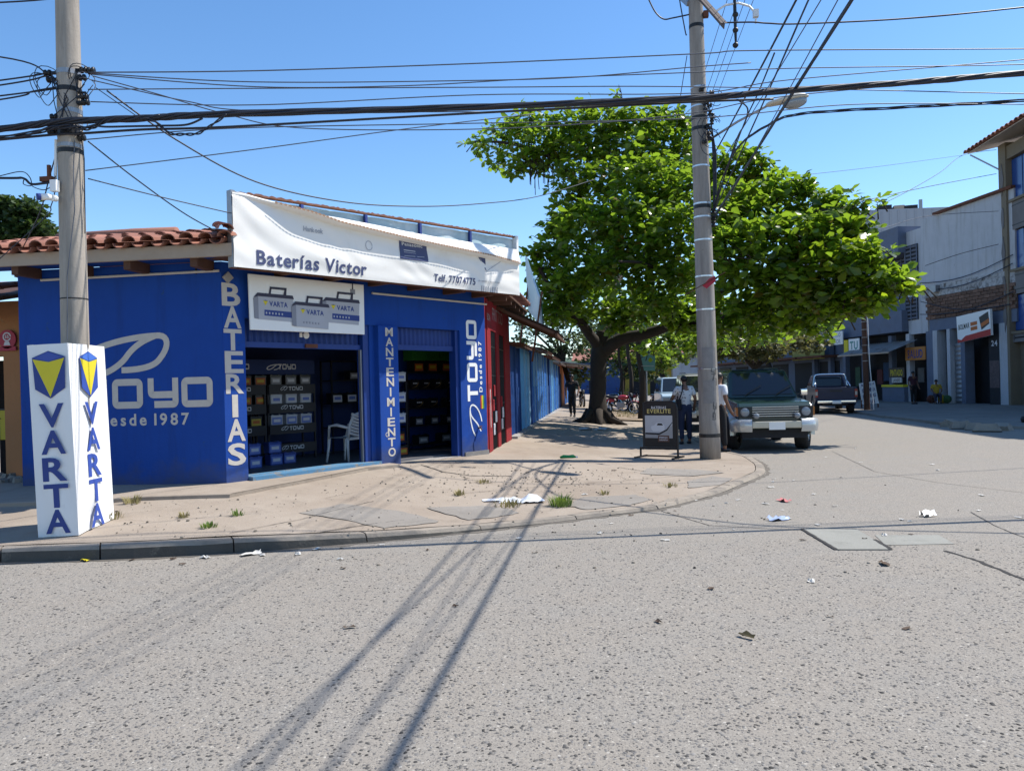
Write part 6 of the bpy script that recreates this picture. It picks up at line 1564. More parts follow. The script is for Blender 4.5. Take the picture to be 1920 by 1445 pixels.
b = MB(T=RT.M); b.box(xs(1745), xR, .0, .6, zb0 - .6, zb0 - .005); b.build('lintel', m_bluegrey, g)
for x0, x1, mt in ((1740, 1752, m_bluegrey), (1752, 1760, m_ww), (1778, 1784, m_ww), (1804, 1812, m_bluegrey), (1857, 1877, m_dark), (1877, 1892, m_ww)):
    b = MB(T=RT.M); b.box(xs(x0), xs(x1), -.05, .45, .1, zb0 - .605); b.build('pillar', mt, g)
b = MB(T=RT.M); b2 = corrug(RT.M, 0, 1, 0, 0, 1)
x0, x1 = xs(1785), xs(1803); n = 26; V1 = []
for i in range(n + 1):
    zz = .1 + (zb0 - .8 - .1) * i / n * .85; yy = .2 - (.03 if i % 2 else 0); V1 += [(x0, yy, zz), (x1, yy, zz)]
b = MB(T=RT.M); b.add(V1, [(2 * i, 2 * i + 1, 2 * i + 3, 2 * i + 2) for i in range(n)]); b.build('roller_shutter', m_steel, g)
b = MB(T=RT.M); b.box(xs(1858), xs(1876), -.06, -.052, .9, 2.2); b.build('poster', mat('dim_poster', (.10, .07, .07), .7, .6, 8), g)
b = MB(T=RT.M); text(b, "24", (xs(1862), -.056, 2.9), (1, 0, 0), (0, 0, 1), .25, 1, 'l'); b.build('number', m_greyl, g)
bs = thing('battery_brand_sign', 'large white and red sign picturing a battery above the dark shop on the right', 'sign', RT.M @ Matrix.Translation((xs(1825), -.4, 3.5)))
o_ = .45; Q = [rr(1793, 594, o_), rr(1856, 579, o_), rr(1858, 628, o_), rr(1796, 643, o_)]
b = MB(T=RT.M); b.slab(Q, (0, .12, 0)); b.build('panel', m_white, bs)
b = MB(T=RT.M); q = lambda u, v, d=.005: tuple(Q[0].lerp(Q[1], u).lerp(Q[3].lerp(Q[2], u), v) - Vector((0, d, 0)))
b.poly([q(0, .86), q(.12, .92), q(.25, .80), q(1, .76), q(1, 1), q(0, 1)][::-1], 0); b.poly([q(.68, .22), q(.95, .08), q(.97, .55), q(.74, .72)][::-1], 1); b.poly([q(.72, .48, .008), q(.97, .34, .008), q(.97, .5, .008), q(.74, .62, .008)][::-1], 2)
text(b, "BOLMAR", q(.05, .52), Vector(q(1, .5)) - Vector(q(0, .5)), (0, 0, 1), .24, 1, 'l', mi=1, w=.78)
for k, (y, c) in enumerate(((.34, 2), (.52, 2))): b.poly([q(.42, y), q(.62, y), q(.62, y + .14), q(.42, y + .14)][::-1], c)
b.build('print', [mat('sign_red2', (.40, .03, .025), .6), m_black, mat('sign_orange', (.45, .13, .03), .6)], bs)
for k, (x0_, z0_, x1_, z1_) in enumerate(((xL, 6.6, xR, 7.0), (xL + .2, 6.2, xR, 6.6), (xL, 4.9, xR, 5.3), (xL + .1, 5.6, xR - .2, 4.75))):
    b = MB(T=RT.M); b.tube([(x0_ + (x1_ - x0_) * t, -.12 - .02 * k, z0_ + (z1_ - z0_) * t - .35 * math.sin(math.pi * t)) for t in np.linspace(0, 1, 9)], .022, 5); b.build('facade_cable', m_cable, wb_)
b = MB(T=RT.M); b.box(xL + 1.0, xL + 1.5, -.28, -.035, 5.95, 6.3); b.build('meter_box', m_steel, wb_)
# balcony block with slatted windows, left of the white wall
bk = thing('balcony_building', 'blue grey building with slatted upper windows partly hidden by the shade tree', 'building', RT.M)
BF = RT
xa, xb = rr(1560, 500).x, xL - .02
b = MB(T=RT.M); b.box(xa, xb, 1.2, 9, .1, rr(1660, 520, -1.2).z if False else 9.2); b.build('wall', m_bluegrey, bk)
x0, x1 = rr(1622, 450).x, rr(1690, 450).x
b = MB(T=RT.M); b.slab([(x0, -.2, 8.55), (x1, -.2, 8.55), (x1, -.2, 10.05), (x0, -.2, 10.05)], (0, 1.4, 0)); b.build('upper_box', m_bluegrey, bk)
b = MB(T=RT.M); b.box(x1 + .01, xb, .3, 1.19, 3.9, 9.7); b.build('white_bay', m_ww, bk)
def slatted(x0, x1, z0, z1, y, n, parent=bk):
    b = MB(T=RT.M); b.box(x0, x1, y + .02, y + .06, z0, z1); w_ = b.build('window', m_dark, parent)
    for i in range(n):
        z = z0 + (z1 - z0) * (i + .5) / n; b = MB(T=RT.M); b.cbox(((x0 + x1) / 2, y, z), (x1 - x0, .05, (z1 - z0) / n * .42), Matrix.Rotation(.5, 3, 'X')); b.build('slat', m_bluegrey, w_)
    for x in (x0, (x0 + x1) / 2, x1): b = MB(T=RT.M); b.box(x - .03, x + .03, y - .05, y - .02, z0, z1); b.build('mullion', m_bluegrey, w_)
slatted(x0 + .3, x1 - .1, 6.6, 8.5, 1.1, 9); slatted(rr(1700, 500, -.3).x, rr(1722, 500, -.3).x, 6.9, 8.9, .24, 9)
slatted(rr(1700, 575, -.3).x, rr(1722, 575, -.3).x, 4.7, 6.0, .24, 6)
b = MB(T=RT.M); b.box(xa, x1, -.1, 1.19, 4.1, 5.3); b.build('balcony_front', m_bluegrey, bk)
for k in range(3): slatted(xa + .4 + 3.2 * k, xa + 2.6 + 3.2 * k, 5.7, 7.5, 1.1, 5) if xa + 2.6 + 3.2 * k < x0 else None
# ground floor shops
sh = thing('shop_row', 'row of shaded shops with a low sheet awning and orange sign boards beyond the street', 'shop', RT.M)
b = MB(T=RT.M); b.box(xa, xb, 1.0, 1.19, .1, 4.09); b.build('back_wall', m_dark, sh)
for px in (1520, 1550, 1578, 1613, 1664, 1697, 1735):
    b = MB(T=RT.M); x = xs(px); b.box(x - .16, x + .16, .2, .5, .1, 3.95); b.build('pillar', m_bluegrey if px != 1697 else m_ww, sh)
bw2 = corrug(Matrix(), xs(1612), xs(1712), 0, 0, 1, .2, .03); b = MB(T=RT.M); b.add([(x, -1.4 + z * 1.7, 2.95 + z * .65 + y) for x, y, z in bw2.v], bw2.f); b.build('awning_sheet', mat('grey_zinc', (.26, .25, .24)), sh)
b = MB(T=RT.M); b.beam((xs(1612), -1.42, 2.9), (xs(1712), -1.42, 2.9), .05, .09); b.build('awning_edge', m_fascia, sh)
for k, (px_, z0_, h_, c_) in enumerate(((1630, 1.1, .9, (.10, .03, .03)), (1642, 1.3, 1.1, (.03, .06, .12)), (1705, 1.2, .8, (.12, .11, .10)), (1590, 1.0, 1.2, (.05, .09, .05)), (1602, 1.4, .7, (.14, .10, .03)))):
    b = MB(T=RT.M); x = xs(px_); b.box(x, x + .55, .5, .56, z0_, z0_ + h_); b.build('hung_goods', mat('hung_cloth_%d' % k, c_, .9, .4, 8), sh)
def board(px0, py0, px1, py1, c, name, label, out=.3, words=None, wc=m_black, parent=None, fr=None):
    a, c2 = rr(px0, py0, out), rr(px1, py1, out)
    t = thing('shop_sign', label, 'sign', RT.M @ Matrix.Translation((a.x, -out, c2.z)), 'small signs along the shaded shops')
    b = MB(T=RT.M); b.box(a.x, c2.x, -out, -out + .06, c2.z, a.z); b.build('panel', c, t)
    b = MB(T=RT.M); H_ = a.z - c2.z
    for k, wd_ in enumerate(words or []):
        text(b, wd_, ((a.x + c2.x) / 2, -out - .004, a.z - H_ * (k + .82) / len(words)), (1, 0, 0), (0, 0, 1), H_ * .6 / len(words), 1, 'c', w=(c2.x - a.x) * .75)
    if words: b.build('lettering', wc, t)
    return t
board(1697, 652, 1735, 674, mat('orange_sign', (.42, .17, .04), .7), 'o', 'orange sign board over a doorway at the end of the low awning', .1, ['SALUD'], m_navy)
board(1666, 690, 1696, 707, m_black, 'y', 'black board with yellow letters inside the shaded shop', -.2, ['PINTADO'], m_yellow)
board(1672, 708, 1690, 717, m_greyl, 'y', 'small pale board under the yellow lettered board', -.2, ['LAVADO'], m_black)
board(1551, 624, 1580, 645, m_white, 'w', 'white sign board nearest the tree foliage, upper of two', .6, ['CENTRO', 'MOTOR'], m_greyp)
board(1582, 638, 1590, 662, m_yellow, 'w', 'narrow yellow sign panel beside a white one', .6)
board(1591, 636, 1611, 658, m_white, 'w', 'white sign panel right of the narrow yellow one', .6, ['TU'], mat('teal_print', (.05, .25, .25), .6))
b = MB(T=RT.M); b.box(xs(1655), xs(1696), -.1, .3, .95, 1.08); b.build('counter', m_yellow, sh); b = MB(T=RT.M); b.box(xs(1655), xs(1696), -.05, .3, .1, .945); b.build('counter_front', m_bluegrey, sh)
fb = thing('far_shop_block', 'long blue shaded shop block receding behind the foliage and the dark pickup', 'building', RT.M)
xq = xa - 26
b = MB(T=RT.M); b.box(xq, xa - .02, .6, 9, .1, 7.5); b.build('wall', m_bluegrey, fb)
for k in range(7):
    x = xq + .8 + k * 3.7; b = MB(T=RT.M); b.box(x, x + 2.6, .56, .598, .1, 2.7); b.build('door', m_dark, fb); b = MB(T=RT.M); b.box(x, x + 2.2, .56, .598, 4.4, 6.0); b.build('window', m_bglass, fb)
    b = MB(T=RT.M); b.box(x - .4, x + 3.0, -.9, .595, 2.95, 3.1); b.build('canopy', m_rust, fb)
board(1485, 655, 1545, 672, mat('dull_yellow_sign', (.34, .32, .08), .7), 'd', 'dull yellow sign just under the foliage beside the dark pickup', .3)
# warehouse behind
wh = thing('warehouse', 'huge pale grey sheet metal warehouse rising behind the white building', 'building', dep(1700, 720, 80))
p = [dep(1470, 480, 80), dep(1555, 400, 80), dep(1830, 386, 80), dep(1990, 395, 74)]
HF = Frame(p[1].x, p[1].y, p[3].x - p[1].x, p[3].y - p[1].y)
def whp(px, py): return HF.pt(px, py)
a, c, d_, e = whp(1480, 445), whp(1600, 395), whp(1830, 386), whp(1960, 430)
b = MB(T=HF.M); b.slab([(a.x, 0, .1), (e.x, 0, .1), (e.x, 0, e.z), (d_.x, 0, d_.z), (c.x, 0, c.z), (a.x, 0, a.z)], (0, 25, 0)); b.build('wall', mat('pale_sheet_cladding', (.36, .37, .40), .6, .08, .3), wh)
n = 30
for i in range(n):
    x = a.x + (e.x - a.x) * (i + .5) / n; zt = np.interp(x, [a.x, c.x, d_.x, e.x], [a.z, c.z, d_.z, e.z]); b = MB(T=HF.M); b.box(x - .05, x + .05, -.06, -.003, 6, zt - .1); b.build('cladding_rib', mat('pale_sheet_cladding', (.36, .37, .40)), wh)
for px, w, c_ in ((1648, 26, m_dark), (1678, 20, m_fascia), (1697, 26, m_dark)):
    q0, q1 = whp(px, 392), whp(px + w, 388); b = MB(T=HF.M); b.box(q0.x, q1.x, .5, 4, q0.z - .6, q0.z + .45); b.build('roof_vent', c_, wh)
q0 = whp(1735, 388); b = MB(T=HF.M); b.box(q0.x - .15, q0.x + .15, 2, 2.3, q0.z - .5, q0.z + 1.2); b.build('pipe', m_steel, wh)
# a house wall closing the far end of the street
fe = thing('far_street_house', 'hazy yellow and blue house fronts closing the far end of the side street', 'building', (6, 95, 0))
b = MB(T=W); b.box(-3, 2.0, 95, 101, 0, 4.2); b.build('blue_wall', m_tin['navy'], fe); b = MB(T=W); b.box(2.01, 8, 96, 101, 0, 3.6); b.build('yellow_wall', mat('yellow_far_wall', (.45, .33, .05)), fe); b = MB(T=W); b.box(8.01, 18, 94, 101, 0, 5); b.build('pale_wall', m_ww, fe)
for x in (-2, 3.2, 5.4, 9.5, 12, 14.5): b = MB(T=W); b.box(x, x + 1.4, 93.9 if x > 8 else 94.9 if x < 2 else 95.9, 93.99 if x > 8 else 94.99 if x < 2 else 95.99, .1, 2.3); b.build('door', m_dark, fe)
b = MB(T=W); b.slab([(-4, 93.5, 4.3), (19, 93.5, 4.6), (19, 101, 6), (-4, 101, 6)], (0, 0, .1)); b.build('roof', m_tile, fe)
hl = MB(); V1 = []; n = 60
for i in range(n + 1):
    a = -1.1 + 2.2 * i / n; r_ = 240; V1 += [(r_ * math.sin(a), r_ * math.cos(a), -1), (r_ * math.sin(a), r_ * math.cos(a), 7 + 3 * math.sin(i * .7) + 2 * math.sin(i * 1.9)), ((r_ + 60) * math.sin(a), (r_ + 60) * math.cos(a), 9 + 3 * math.sin(i * .5))]
hl.add(V1, [(3 * i + j, 3 * i + 3 + j, 3 * i + 4 + j, 3 * i + 1 + j) for i in range(n) for j in range(2)]); hl.build('distant_trees', mat('far_foliage', (.035, .06, .03), .9, .5, .3), kind='structure')
# slim street post and the standing board
p0 = gnd(1626, 768, .1); pt_ = thing('street_post', 'slim dark timber post with a white cable standing before the shaded shops', 'post', p0)
e = dep(1619, 585, p0.dot(FWD)); b = MB(T=W); b.tube([p0, e], [.13, .10], 10); b.build('shaft', m_beam, pt_)
b = MB(T=W); b.tube([p0 + RIGHT * .25 - FWD * .1, p0.lerp(e, .5) + RIGHT * .13 - FWD * .12, e + RIGHT * .12 - FWD * .1], .022, 6); b.build('cable', m_white, pt_)
for k in range(6): c = p0.lerp(e, .5 + .08 * k); b = MB(T=W); ring(b, c, e - p0, .122, .035); b.build('band', m_concrete, pt_)
sb0 = gnd(1633, 764, .1); Zs = sb0.dot(FWD)
sb = thing('buying_sign_board', 'leaning white board offering to buy old batteries, standing at the far kerb', 'sign', sb0)
Q = [dep(1611, 719, Zs), dep(1640, 714, Zs + .3), dep(1648, 756, Zs + .1), dep(1617, 758, Zs - .2)]
b = MB(T=W); b.slab(Q, tuple(FWD * .05)); b.build('panel', m_white, sb)
for q in (Q[3], Q[2]): b = MB(T=W); b.beam(q + UP * .2 + FWD * .06, Vector((q.x, q.y, .1)) + FWD * .1, .05, .05); b.build('leg', m_rust, sb)
b = MB(T=W); ux = (Q[1] - Q[0]).normalized(); uz = (Q[0] - Q[3]).normalized(); c = (Q[0] + Q[1] + Q[2] + Q[3]) / 4 - FWD * .03; w_ = (Q[1] - Q[0]).length
for k, (t_, f_) in enumerate((("BATERIAS", .8), ("SE COMPRA", .82), ("BATERIAS", .82), ("VIEJAS", .6))):
    text(b, t_, c + uz * (.36 - .29 * k - (.0 if k else -.02)), ux, uz, .17 if k else .09, 1, 'c', w=w_ * f_)
b.build('lettering', m_slate, sb)

# ================================================================== vehicles
def arch(cy, cz, r, a0=200, a1=-20, n=10):
    return [(cy + r * math.cos(R(a0 + (a1 - a0) * i / n)), cz + r * math.sin(R(a0 + (a1 - a0) * i / n))) for i in range(n + 1)]
def wheel(t, x, y, r, w, m_rim, M, side, steer=0.0):
    wt = MB(); prof = [(r * .62, -w / 2), (r * .92, -w / 2), (r, -w * .33), (r, w * .33), (r * .92, w / 2), (r * .62, w / 2)]
    wt.lathe([(a, h) for a, h in prof], (0, 0, 0), 26, 'x')
    X = Matrix.Translation((x, y, r)) @ Matrix.Rotation(steer, 4, 'Z'); wm = MB(); wm.v = [tuple(X @ Vector(v)) for v in wt.v]; wm.f = wt.f; wm.m = wt.m
    wo_ = wm.build('wheel', m_tyre, t, True)
    rm = MB(); s_ = side; rm.lathe([(r * .64, s_ * w * .40), (r * .60, s_ * w * .46), (r * .52, s_ * w * .30), (r * .2, s_ * w * .34), (r * .16, s_ * w * .44), (.001, s_ * w * .45)], (0, 0, 0), 20, 'x')
    rm.lathe([(r * .64, -s_ * w * .3), (.001, -s_ * w * .25)], (0, 0, 0), 20, 'x')
    for k in range(5):
        a = k * 1.2566; rm.cbox((s_ * w * .36, r * .40 * math.cos(a), r * .40 * math.sin(a)), (w * .12, r * .16, r * .3), Matrix.Rotation(a - R(90), 3, 'X'))
    rm.v = [tuple(X @ Vector(v)) for v in rm.v]; rm.build('rim', m_rim, wo_, True)
def prism_x(b, prof, hw, taper=None, mi=None):
    n = len(prof); f = taper or (lambda y, z: 1.0); V_ = []
    for s_ in (-1, 1): V_ += [(s_ * hw * f(y, z), y, z) for y, z in prof]
    b.add(V_, [tuple(range(n)), tuple(range(2 * n - 1, n - 1, -1))] + [(i, i + n, (i + 1) % n + n, (i + 1) % n) for i in range(n)], mi)
def loft_cab(base, top):
    """base/top: 4 corners each (front-left, front-right, rear-right, rear-left)"""
    b = MB(); b.add(list(base) + list(top), [(0, 1, 5, 4), (1, 2, 6, 5), (2, 3, 7, 6), (3, 0, 4, 7), (4, 5, 6, 7), (3, 2, 1, 0)]); return b
def facequad(b, q, u0, u1, v0, v1, off):
    q = [Vector(p) for p in q]; P = lambda u, v: q[0].lerp(q[1], u).lerp(q[3].lerp(q[2], u), v)
    n = (q[1] - q[0]).cross(q[3] - q[0]).normalized() * off
    return b.slab([P(u0, v0) + n, P(u1, v0) + n, P(u1, v1) + n, P(u0, v1) + n], -n * 1.6)
def smooth_bevel(o, w, seg=3):
    bevel(o, w, seg, 30); o.data.polygons.foreach_set('use_smooth', [True] * len(o.data.polygons))
    m = o.modifiers.new('weighted', 'WEIGHTED_NORMAL'); m.keep_sharp = False
    return o
def jeep(M, label, body_c, low_c, group, front=True):
    """boxy five-door off-roader, front towards -y"""
    t = thing('parked_jeep', label, 'car', M, group)
    r = .41
    prof = [(-2.22, .50)] + [(-2.30, .62), (-2.30, .98), (-2.18, 1.085), (-1.0, 1.17), (2.2, 1.17), (2.26, 1.05), (2.26, .52), (2.05, .46)] + arch(1.38, .40, .47, -8, 188) + [(.7, .42), (-.75, .42)] + arch(-1.42, .40, .47, -8, 188)
    tp = lambda y, z: (1 - .05 * sm((-y - 1.4) / .9)) * (1 - .04 * sm((z - .95) / .25))
    lowp = [(y, min(z, .80)) for y, z in prof]
    b = MB(); prism_x(b, prof, .835, tp); o = smooth_bevel(b.build('body', body_c, t), .035)
    lp = [(-2.25, .52), (-2.27, .62), (-2.25, .74)] + [(2.22, .80), (2.24, .55), (2.05, .47)] + arch(1.38, .40, .47, -8, 188) + [(.7, .43), (-.75, .43)] + arch(-1.42, .40, .47, -8, 188)
    for s_ in (-1, 1): b = MB(); prism_x(b, lp, .012); b.v = [(x + s_ * .838 * tp(y, .5), y, min(z, .82)) for x, y, z in b.v]; b.build('lower_panel', low_c, t)
    for cy in (-1.42, 1.38):                                   # flared arches
        for s_ in (-1, 1):
            b = MB(); A_ = arch(cy, .40, .52, -5, 185, 12); B_ = arch(cy, .40, .45, -5, 185, 12); V_ = []
            for (y, z), (y2, z2) in zip(A_, B_): V_ += [(s_ * .83, y, z), (s_ * .915, y, z - .01), (s_ * .915, y2, z2), (s_ * .83, y2, z2)]
            b.add(V_, [(4 * i + e, 4 * i + (e + 1) % 4, 4 * i + 4 + (e + 1) % 4, 4 * i + 4 + e) for i in range(12) for e in range(4)]); b.build('arch_flare', low_c, t, False)
    base = [(-.80, -1.02, 1.165), (.80, -1.02, 1.165), (.80, 2.20, 1.165), (-.80, 2.20, 1.165)]
    top = [(-.66, -.36, 1.80), (.66, -.36, 1.80), (.67, 2.02, 1.82), (-.67, 2.02, 1.82)]
    o = smooth_bevel(loft_cab(base, top).build('cabin', body_c, t), .045)
    b = MB(); b.box(-.55, .55, -.1, 1.8, 1.815, 1.845); smooth_bevel(b.build('roof_panel', body_c, t), .02)
    for x in (-.6, .6): b = MB(); b.tube([(x, -.1, 1.87), (x, 1.8, 1.88)], .016, 6); b.build('roof_rail', m_black, t)
    b = MB(); facequad(b, [base[0], base[1], top[1], top[0]], .06, .94, .10, .92, .014); b.build('windshield', m_glass, t)
    for x in (-.42, .28): b = MB(); b.beam((x, -1.0, 1.22), (x + .42, -.80, 1.45), .016, .016); b.build('wiper', m_black, t)
    b = MB(); b.box(-.30, -.05, -.985 + .15, -.97 + .15, 1.33, 1.42); 
    for q, nm in (([base[2], base[3], top[3], top[2]], 'rear_window'),):
        b = MB(); facequad(b, q, .1, .9, .12, .88, .014); b.build(nm, m_glass, t)
    for q, fl_ in (([base[1], base[2], top[2], top[1]], 0), ([base[3], base[0], top[0], top[3]], 1)):
        for u0, u1 in ((.05, .33), (.36, .62), (.65, .95)):
            if fl_: u0, u1 = 1 - u1, 1 - u0
            b = MB(); facequad(b, q, u0, u1, .12, .86, .014); b.build('side_window', m_glass, t)
    # nose
    b = MB(); b.box(-.50, .50, -2.315, -2.29, .76, 1.0); gr = b.build('grille', m_black, t)
    for z in (.79, .84, .89, .94, .985): b = MB(); b.box(-.49, .49, -2.335, -2.315, z - .006, z + .006); b.build('slat', m_alu, gr)
    for s_ in (-1, 1):
        b = MB(); b.box(s_ * .655 - .135, s_ * .655 + .135, -2.312, -2.28, .76, 1.0); hl_ = b.build('headlight', m_black, t)
        b = MB(); b.lathe([(.001, -2.338), (.06, -2.335), (.09, -2.325), (.098, -2.31)], (s_ * .645, 0, .88), 18, 'y'); b.build('lens', m_lamp, hl_, True)
        b = MB(); b.box(min(s_ * .79, s_ * .83), max(s_ * .79, s_ * .83), -2.30, -2.1, .79, .98); b.build('indicator', mat('amber_lens', (.30, .10, .02), .2), t)
        b = MB(); b.lathe([(.001, -2.50), (.05, -2.495), (.065, -2.46), (.05, -2.42), (.001, -2.41)], (s_ * .43, 0, .80), 14, 'y'); b.build('fog_lamp', m_lamp, t, True)
        b = MB(); b.cbox((s_ * .96, -.88, 1.28), (.16, .08, .15)); smooth_bevel(b.build('mirror', m_chrome, t), .03)
        b = MB(); b.beam((s_ * .79, -.86, 1.22), (s_ * .92, -.87, 1.26), .03, .03); b.build('mirror_arm', m_black, t)
        b = MB(); P_ = [(s_ * .52, -2.44, .62), (s_ * .74, -2.42, .62), (s_ * .90, -2.28, .62), (s_ * .915, -1.90, .62)]
        V_ = []
        for x, y, z in P_: V_ += [(x * .99, y + .03, z - .17), (x, y - .025, z - .06), (x, y, z + .10), (x * .95, y + .09, z + .115)]
        b.add(V_, [(4 * i + e, 4 * i + e + 1, 4 * i + 5 + e, 4 * i + 4 + e) for i in range(3) for e in range(3)]); b.build('bumper_end', c_silver, t, True)
    b = MB(); b.box(-.52, .52, -2.46, -2.38, .53, .68); smooth_bevel(b.build('bumper', mat('cream_silver', (.48, .45, .37), .35, .1, 5, metal=.3), t), .02)
    b = MB(); b.box(-.17, .17, -2.475, -2.462, .50, .66); b.build('licence_plate', m_white, t)
    b = MB(); b.box(-.7, .7, -2.2, -1.9, .30, .50); b.build('skid_plate', m_dark, t)
    b = MB(); b.box(-.55, .55, -1.8, 2.0, .33, .45); b.build('chassis', m_dark, t)
    for s_ in (-1, 1):
        b = MB(); b.box(s_ * .80 - .05, s_ * .80 + .05, 2.24, 2.275, .75, 1.05); b.build('tail_light', mat('red_lens', (.28, .01, .012), .2), t)
        for y in (-1.42, 1.38): wheel(t, s_ * .775, y, r, .29, m_alu, M, s_, R(-20) if y < 0 else 0)
    b = MB(); b.lathe([(.3, 2.30), (.37, 2.33), (.37, 2.45), (.3, 2.48), (.001, 2.48)], (.1, 0, .98), 22, 'y'); b.build('spare_wheel', m_tyre, t, True)
    return t
c_green = mat('dark_green_car_paint', (.010, .032, .029), .25, .05, 2, spec=.4, coat=.5)
c_silver = mat('silver_car_paint', (.50, .51, .50), .28, .05, 2, metal=.35, coat=.6)
c_beige = mat('beige_car_paint', (.36, .35, .30), .3, .06, 2, coat=.6)
c_pale = mat('pale_blue_car_paint', (.40, .50, .55), .3, .05, 2, coat=.6)
c_navy = mat('navy_car_paint', (.012, .018, .05), .38, .05, 2, spec=.25, coat=.12)
jx = gnd(1441, 853)
jeep(at(3.66, 19.75, 0, 0), 'dark green and silver jeep with chrome bumper ends parked facing us beside the grey pole', c_green, c_silver, 'vehicles parked along the side street')
jeep(at(2.95 + .35, 27.0, 0, 0), 'beige jeep parked behind the person in the patterned shirt', c_beige, c_beige, 'vehicles parked along the side street')
def van(M, label, c, group):
    t = thing('parked_van', label, 'van', M, group)
    prof = [(-2.15, .42), (-2.2, .6), (-2.12, .98), (-1.9, 1.06), (-1.3, 1.12), (2.2, 1.15), (2.25, .9), (2.22, .45)] + arch(1.4, .34, .40, -5, 185) + arch(-1.35, .34, .40, -5, 185)
    b = MB(); prism_x(b, prof, .80, lambda y, z: 1 - .07 * sm((-y - 1.5) / .7)); smooth_bevel(b.build('body', c, t), .05)
    base = [(-.75, -1.55, 1.10), (.75, -1.55, 1.10), (.77, 2.2, 1.145), (-.77, 2.2, 1.145)]; top = [(-.62, -.75, 1.78), (.62, -.75, 1.78), (.66, 2.05, 1.80), (-.66, 2.05, 1.80)]
    smooth_bevel(loft_cab(base, top).build('cabin', c, t), .06)
    b = MB(); facequad(b, [base[0], base[1], top[1], top[0]], .05, .95, .08, .92, .014); b.build('windshield', m_glass, t)
    for q, fl_ in (([base[1], base[2], top[2], top[1]], 0), ([base[3], base[0], top[0], top[3]], 1)):
        for u0, u1 in ((.06, .3), (.34, .62), (.66, .94)):
            if fl_: u0, u1 = 1 - u1, 1 - u0
            b = MB(); facequad(b, q, u0, u1, .1, .84, .014); b.build('side_window', m_glass, t)
    b = MB(); b.box(-.7, .7, -2.25, -2.16, .42, .62); smooth_bevel(b.build('bumper', m_dark, t), .03)
    b = MB(); b.box(-.4, .4, -2.205, -2.17, .74, .88); b.build('grille', m_black, t)
    for s_ in (-1, 1):
        b = MB(); b.box(s_ * .56 - .13, s_ * .56 + .13, -2.19, -2.1, .72, .90); b.build('headlight', m_lamp, t)
        b = MB(); b.cbox((s_ * .88, -1.3, 1.22), (.14, .07, .14)); b.build('mirror', m_black, t)
        for y in (-1.35, 1.4): wheel(t, s_ * .71, y, .33, .2, m_alu, M, s_)
    return t
van(at(2.55 + .6, 36.2, 0, 0), 'pale blue van farthest back in the parked row, seen beside the green road sign', c_pale, 'vehicles parked along the side street')
# dark pickup seen from behind
PMx = at(9.35 + .85, 37.4, 0, R(180 - 7))
pk = thing('parked_pickup', 'dark navy pickup with chrome roll bar parked across the street, seen from behind', 'pickup', PMx, 'vehicles parked along the side street')
prof = [(-2.4, .55), (-2.45, .95), (-2.3, 1.05), (-1.1, 1.14), (2.5, 1.16), (2.52, .62)] + arch(1.5, .38, .45, -5, 185) + arch(-1.5, .38, .45, -5, 185)
prof2 = [(-2.4, .55), (-2.45, .95), (-2.3, 1.05), (-1.1, 1.14), (.55, 1.15), (.56, .70), (2.3, .70), (2.3, .62)] + arch(1.5, .38, .33, -5, 185) + arch(-1.5, .38, .45, -5, 185)
b = MB(); prism_x(b, prof2, .80); smooth_bevel(b.build('body', c_navy, pk), .03)
for s_ in (-1, 1): b = MB(); prism_x(b, [(.57, 1.16), (2.5, 1.16), (2.5, .60)] + arch(1.5, .38, .45, -5, 185) + [(.57, .55)], .05); b.v = [(x + s_ * .80, y, z) for x, y, z in b.v]; smooth_bevel(b.build('bed_side', c_navy, pk), .015)
b = MB(); b.box(-.745, .745, 2.44, 2.50, .62, 1.155); smooth_bevel(b.build('tailgate', c_navy, pk), .015)
base = [(-.76, -1.15, 1.135), (.76, -1.15, 1.135), (.76, .50, 1.14), (-.76, .50, 1.14)]; top = [(-.62, -.5, 1.72), (.62, -.5, 1.72), (.62, .38, 1.72), (-.62, .38, 1.72)]
smooth_bevel(loft_cab(base, top).build('cabin', c_navy, pk), .05)
for nm, q, u in (('windshield', [base[0], base[1], top[1], top[0]], (.05, .95)), ('rear_window', [base[2], base[3], top[3], top[2]], (.08, .92)), ('side_window', [base[1], base[2], top[2], top[1]], (.08, .92)), ('side_window', [base[3], base[0], top[0], top[3]], (.08, .92))):
    b = MB(); facequad(b, q, u[0], u[1], .14, .86, .014); b.build(nm, m_glass, pk)
b = MB(); b.tube(spline([(-.72, .95, 1.16), (-.66, .85, 1.62), (-.5, .82, 1.73), (0, .82, 1.74), (.5, .82, 1.73), (.66, .85, 1.62), (.72, .95, 1.16)], 4), .035, 10); b.build('roll_bar', m_chrome, pk, True)
for s_ in (-1, 1):
    b = MB(); b.tube([(s_ * .64, .86, 1.55), (s_ * .72, 1.7, 1.2)], .028, 8); b.build('roll_bar_stay', m_chrome, pk, True)
    b = MB(); b.box(s_ * .80 - .055, s_ * .80 + .055, 2.49, 2.525, .74, 1.08); tl = b.build('tail_light', mat('red_lens', (.28, .01, .012), .2), pk)
    b = MB(); b.box(s_ * .80 - .045, s_ * .80 + .045, 2.526, 2.535, .82, .98); b.build('clear_lens', m_lamp, tl)
    for y in (-1.5, 1.5): wheel(pk, s_ * .72, y, .37, .25, m_alu, PMx, s_)
b = MB(); b.box(-.78, .78, 2.5, 2.62, .48, .60); smooth_bevel(b.build('rear_bumper', m_chrome, pk), .02)
b = MB(); b.box(-.18, .18, 2.622, 2.632, .46, .58); b.build('licence_plate', m_white, pk); b = MB(); b.box(-.25, .25, 2.503, 2.515, .98, 1.04); b.build('tailgate_handle', m_black, pk)
b = MB(); b.box(-.5, .5, -1.9, 2.3, .35, .54); b.build('chassis', m_dark, pk)
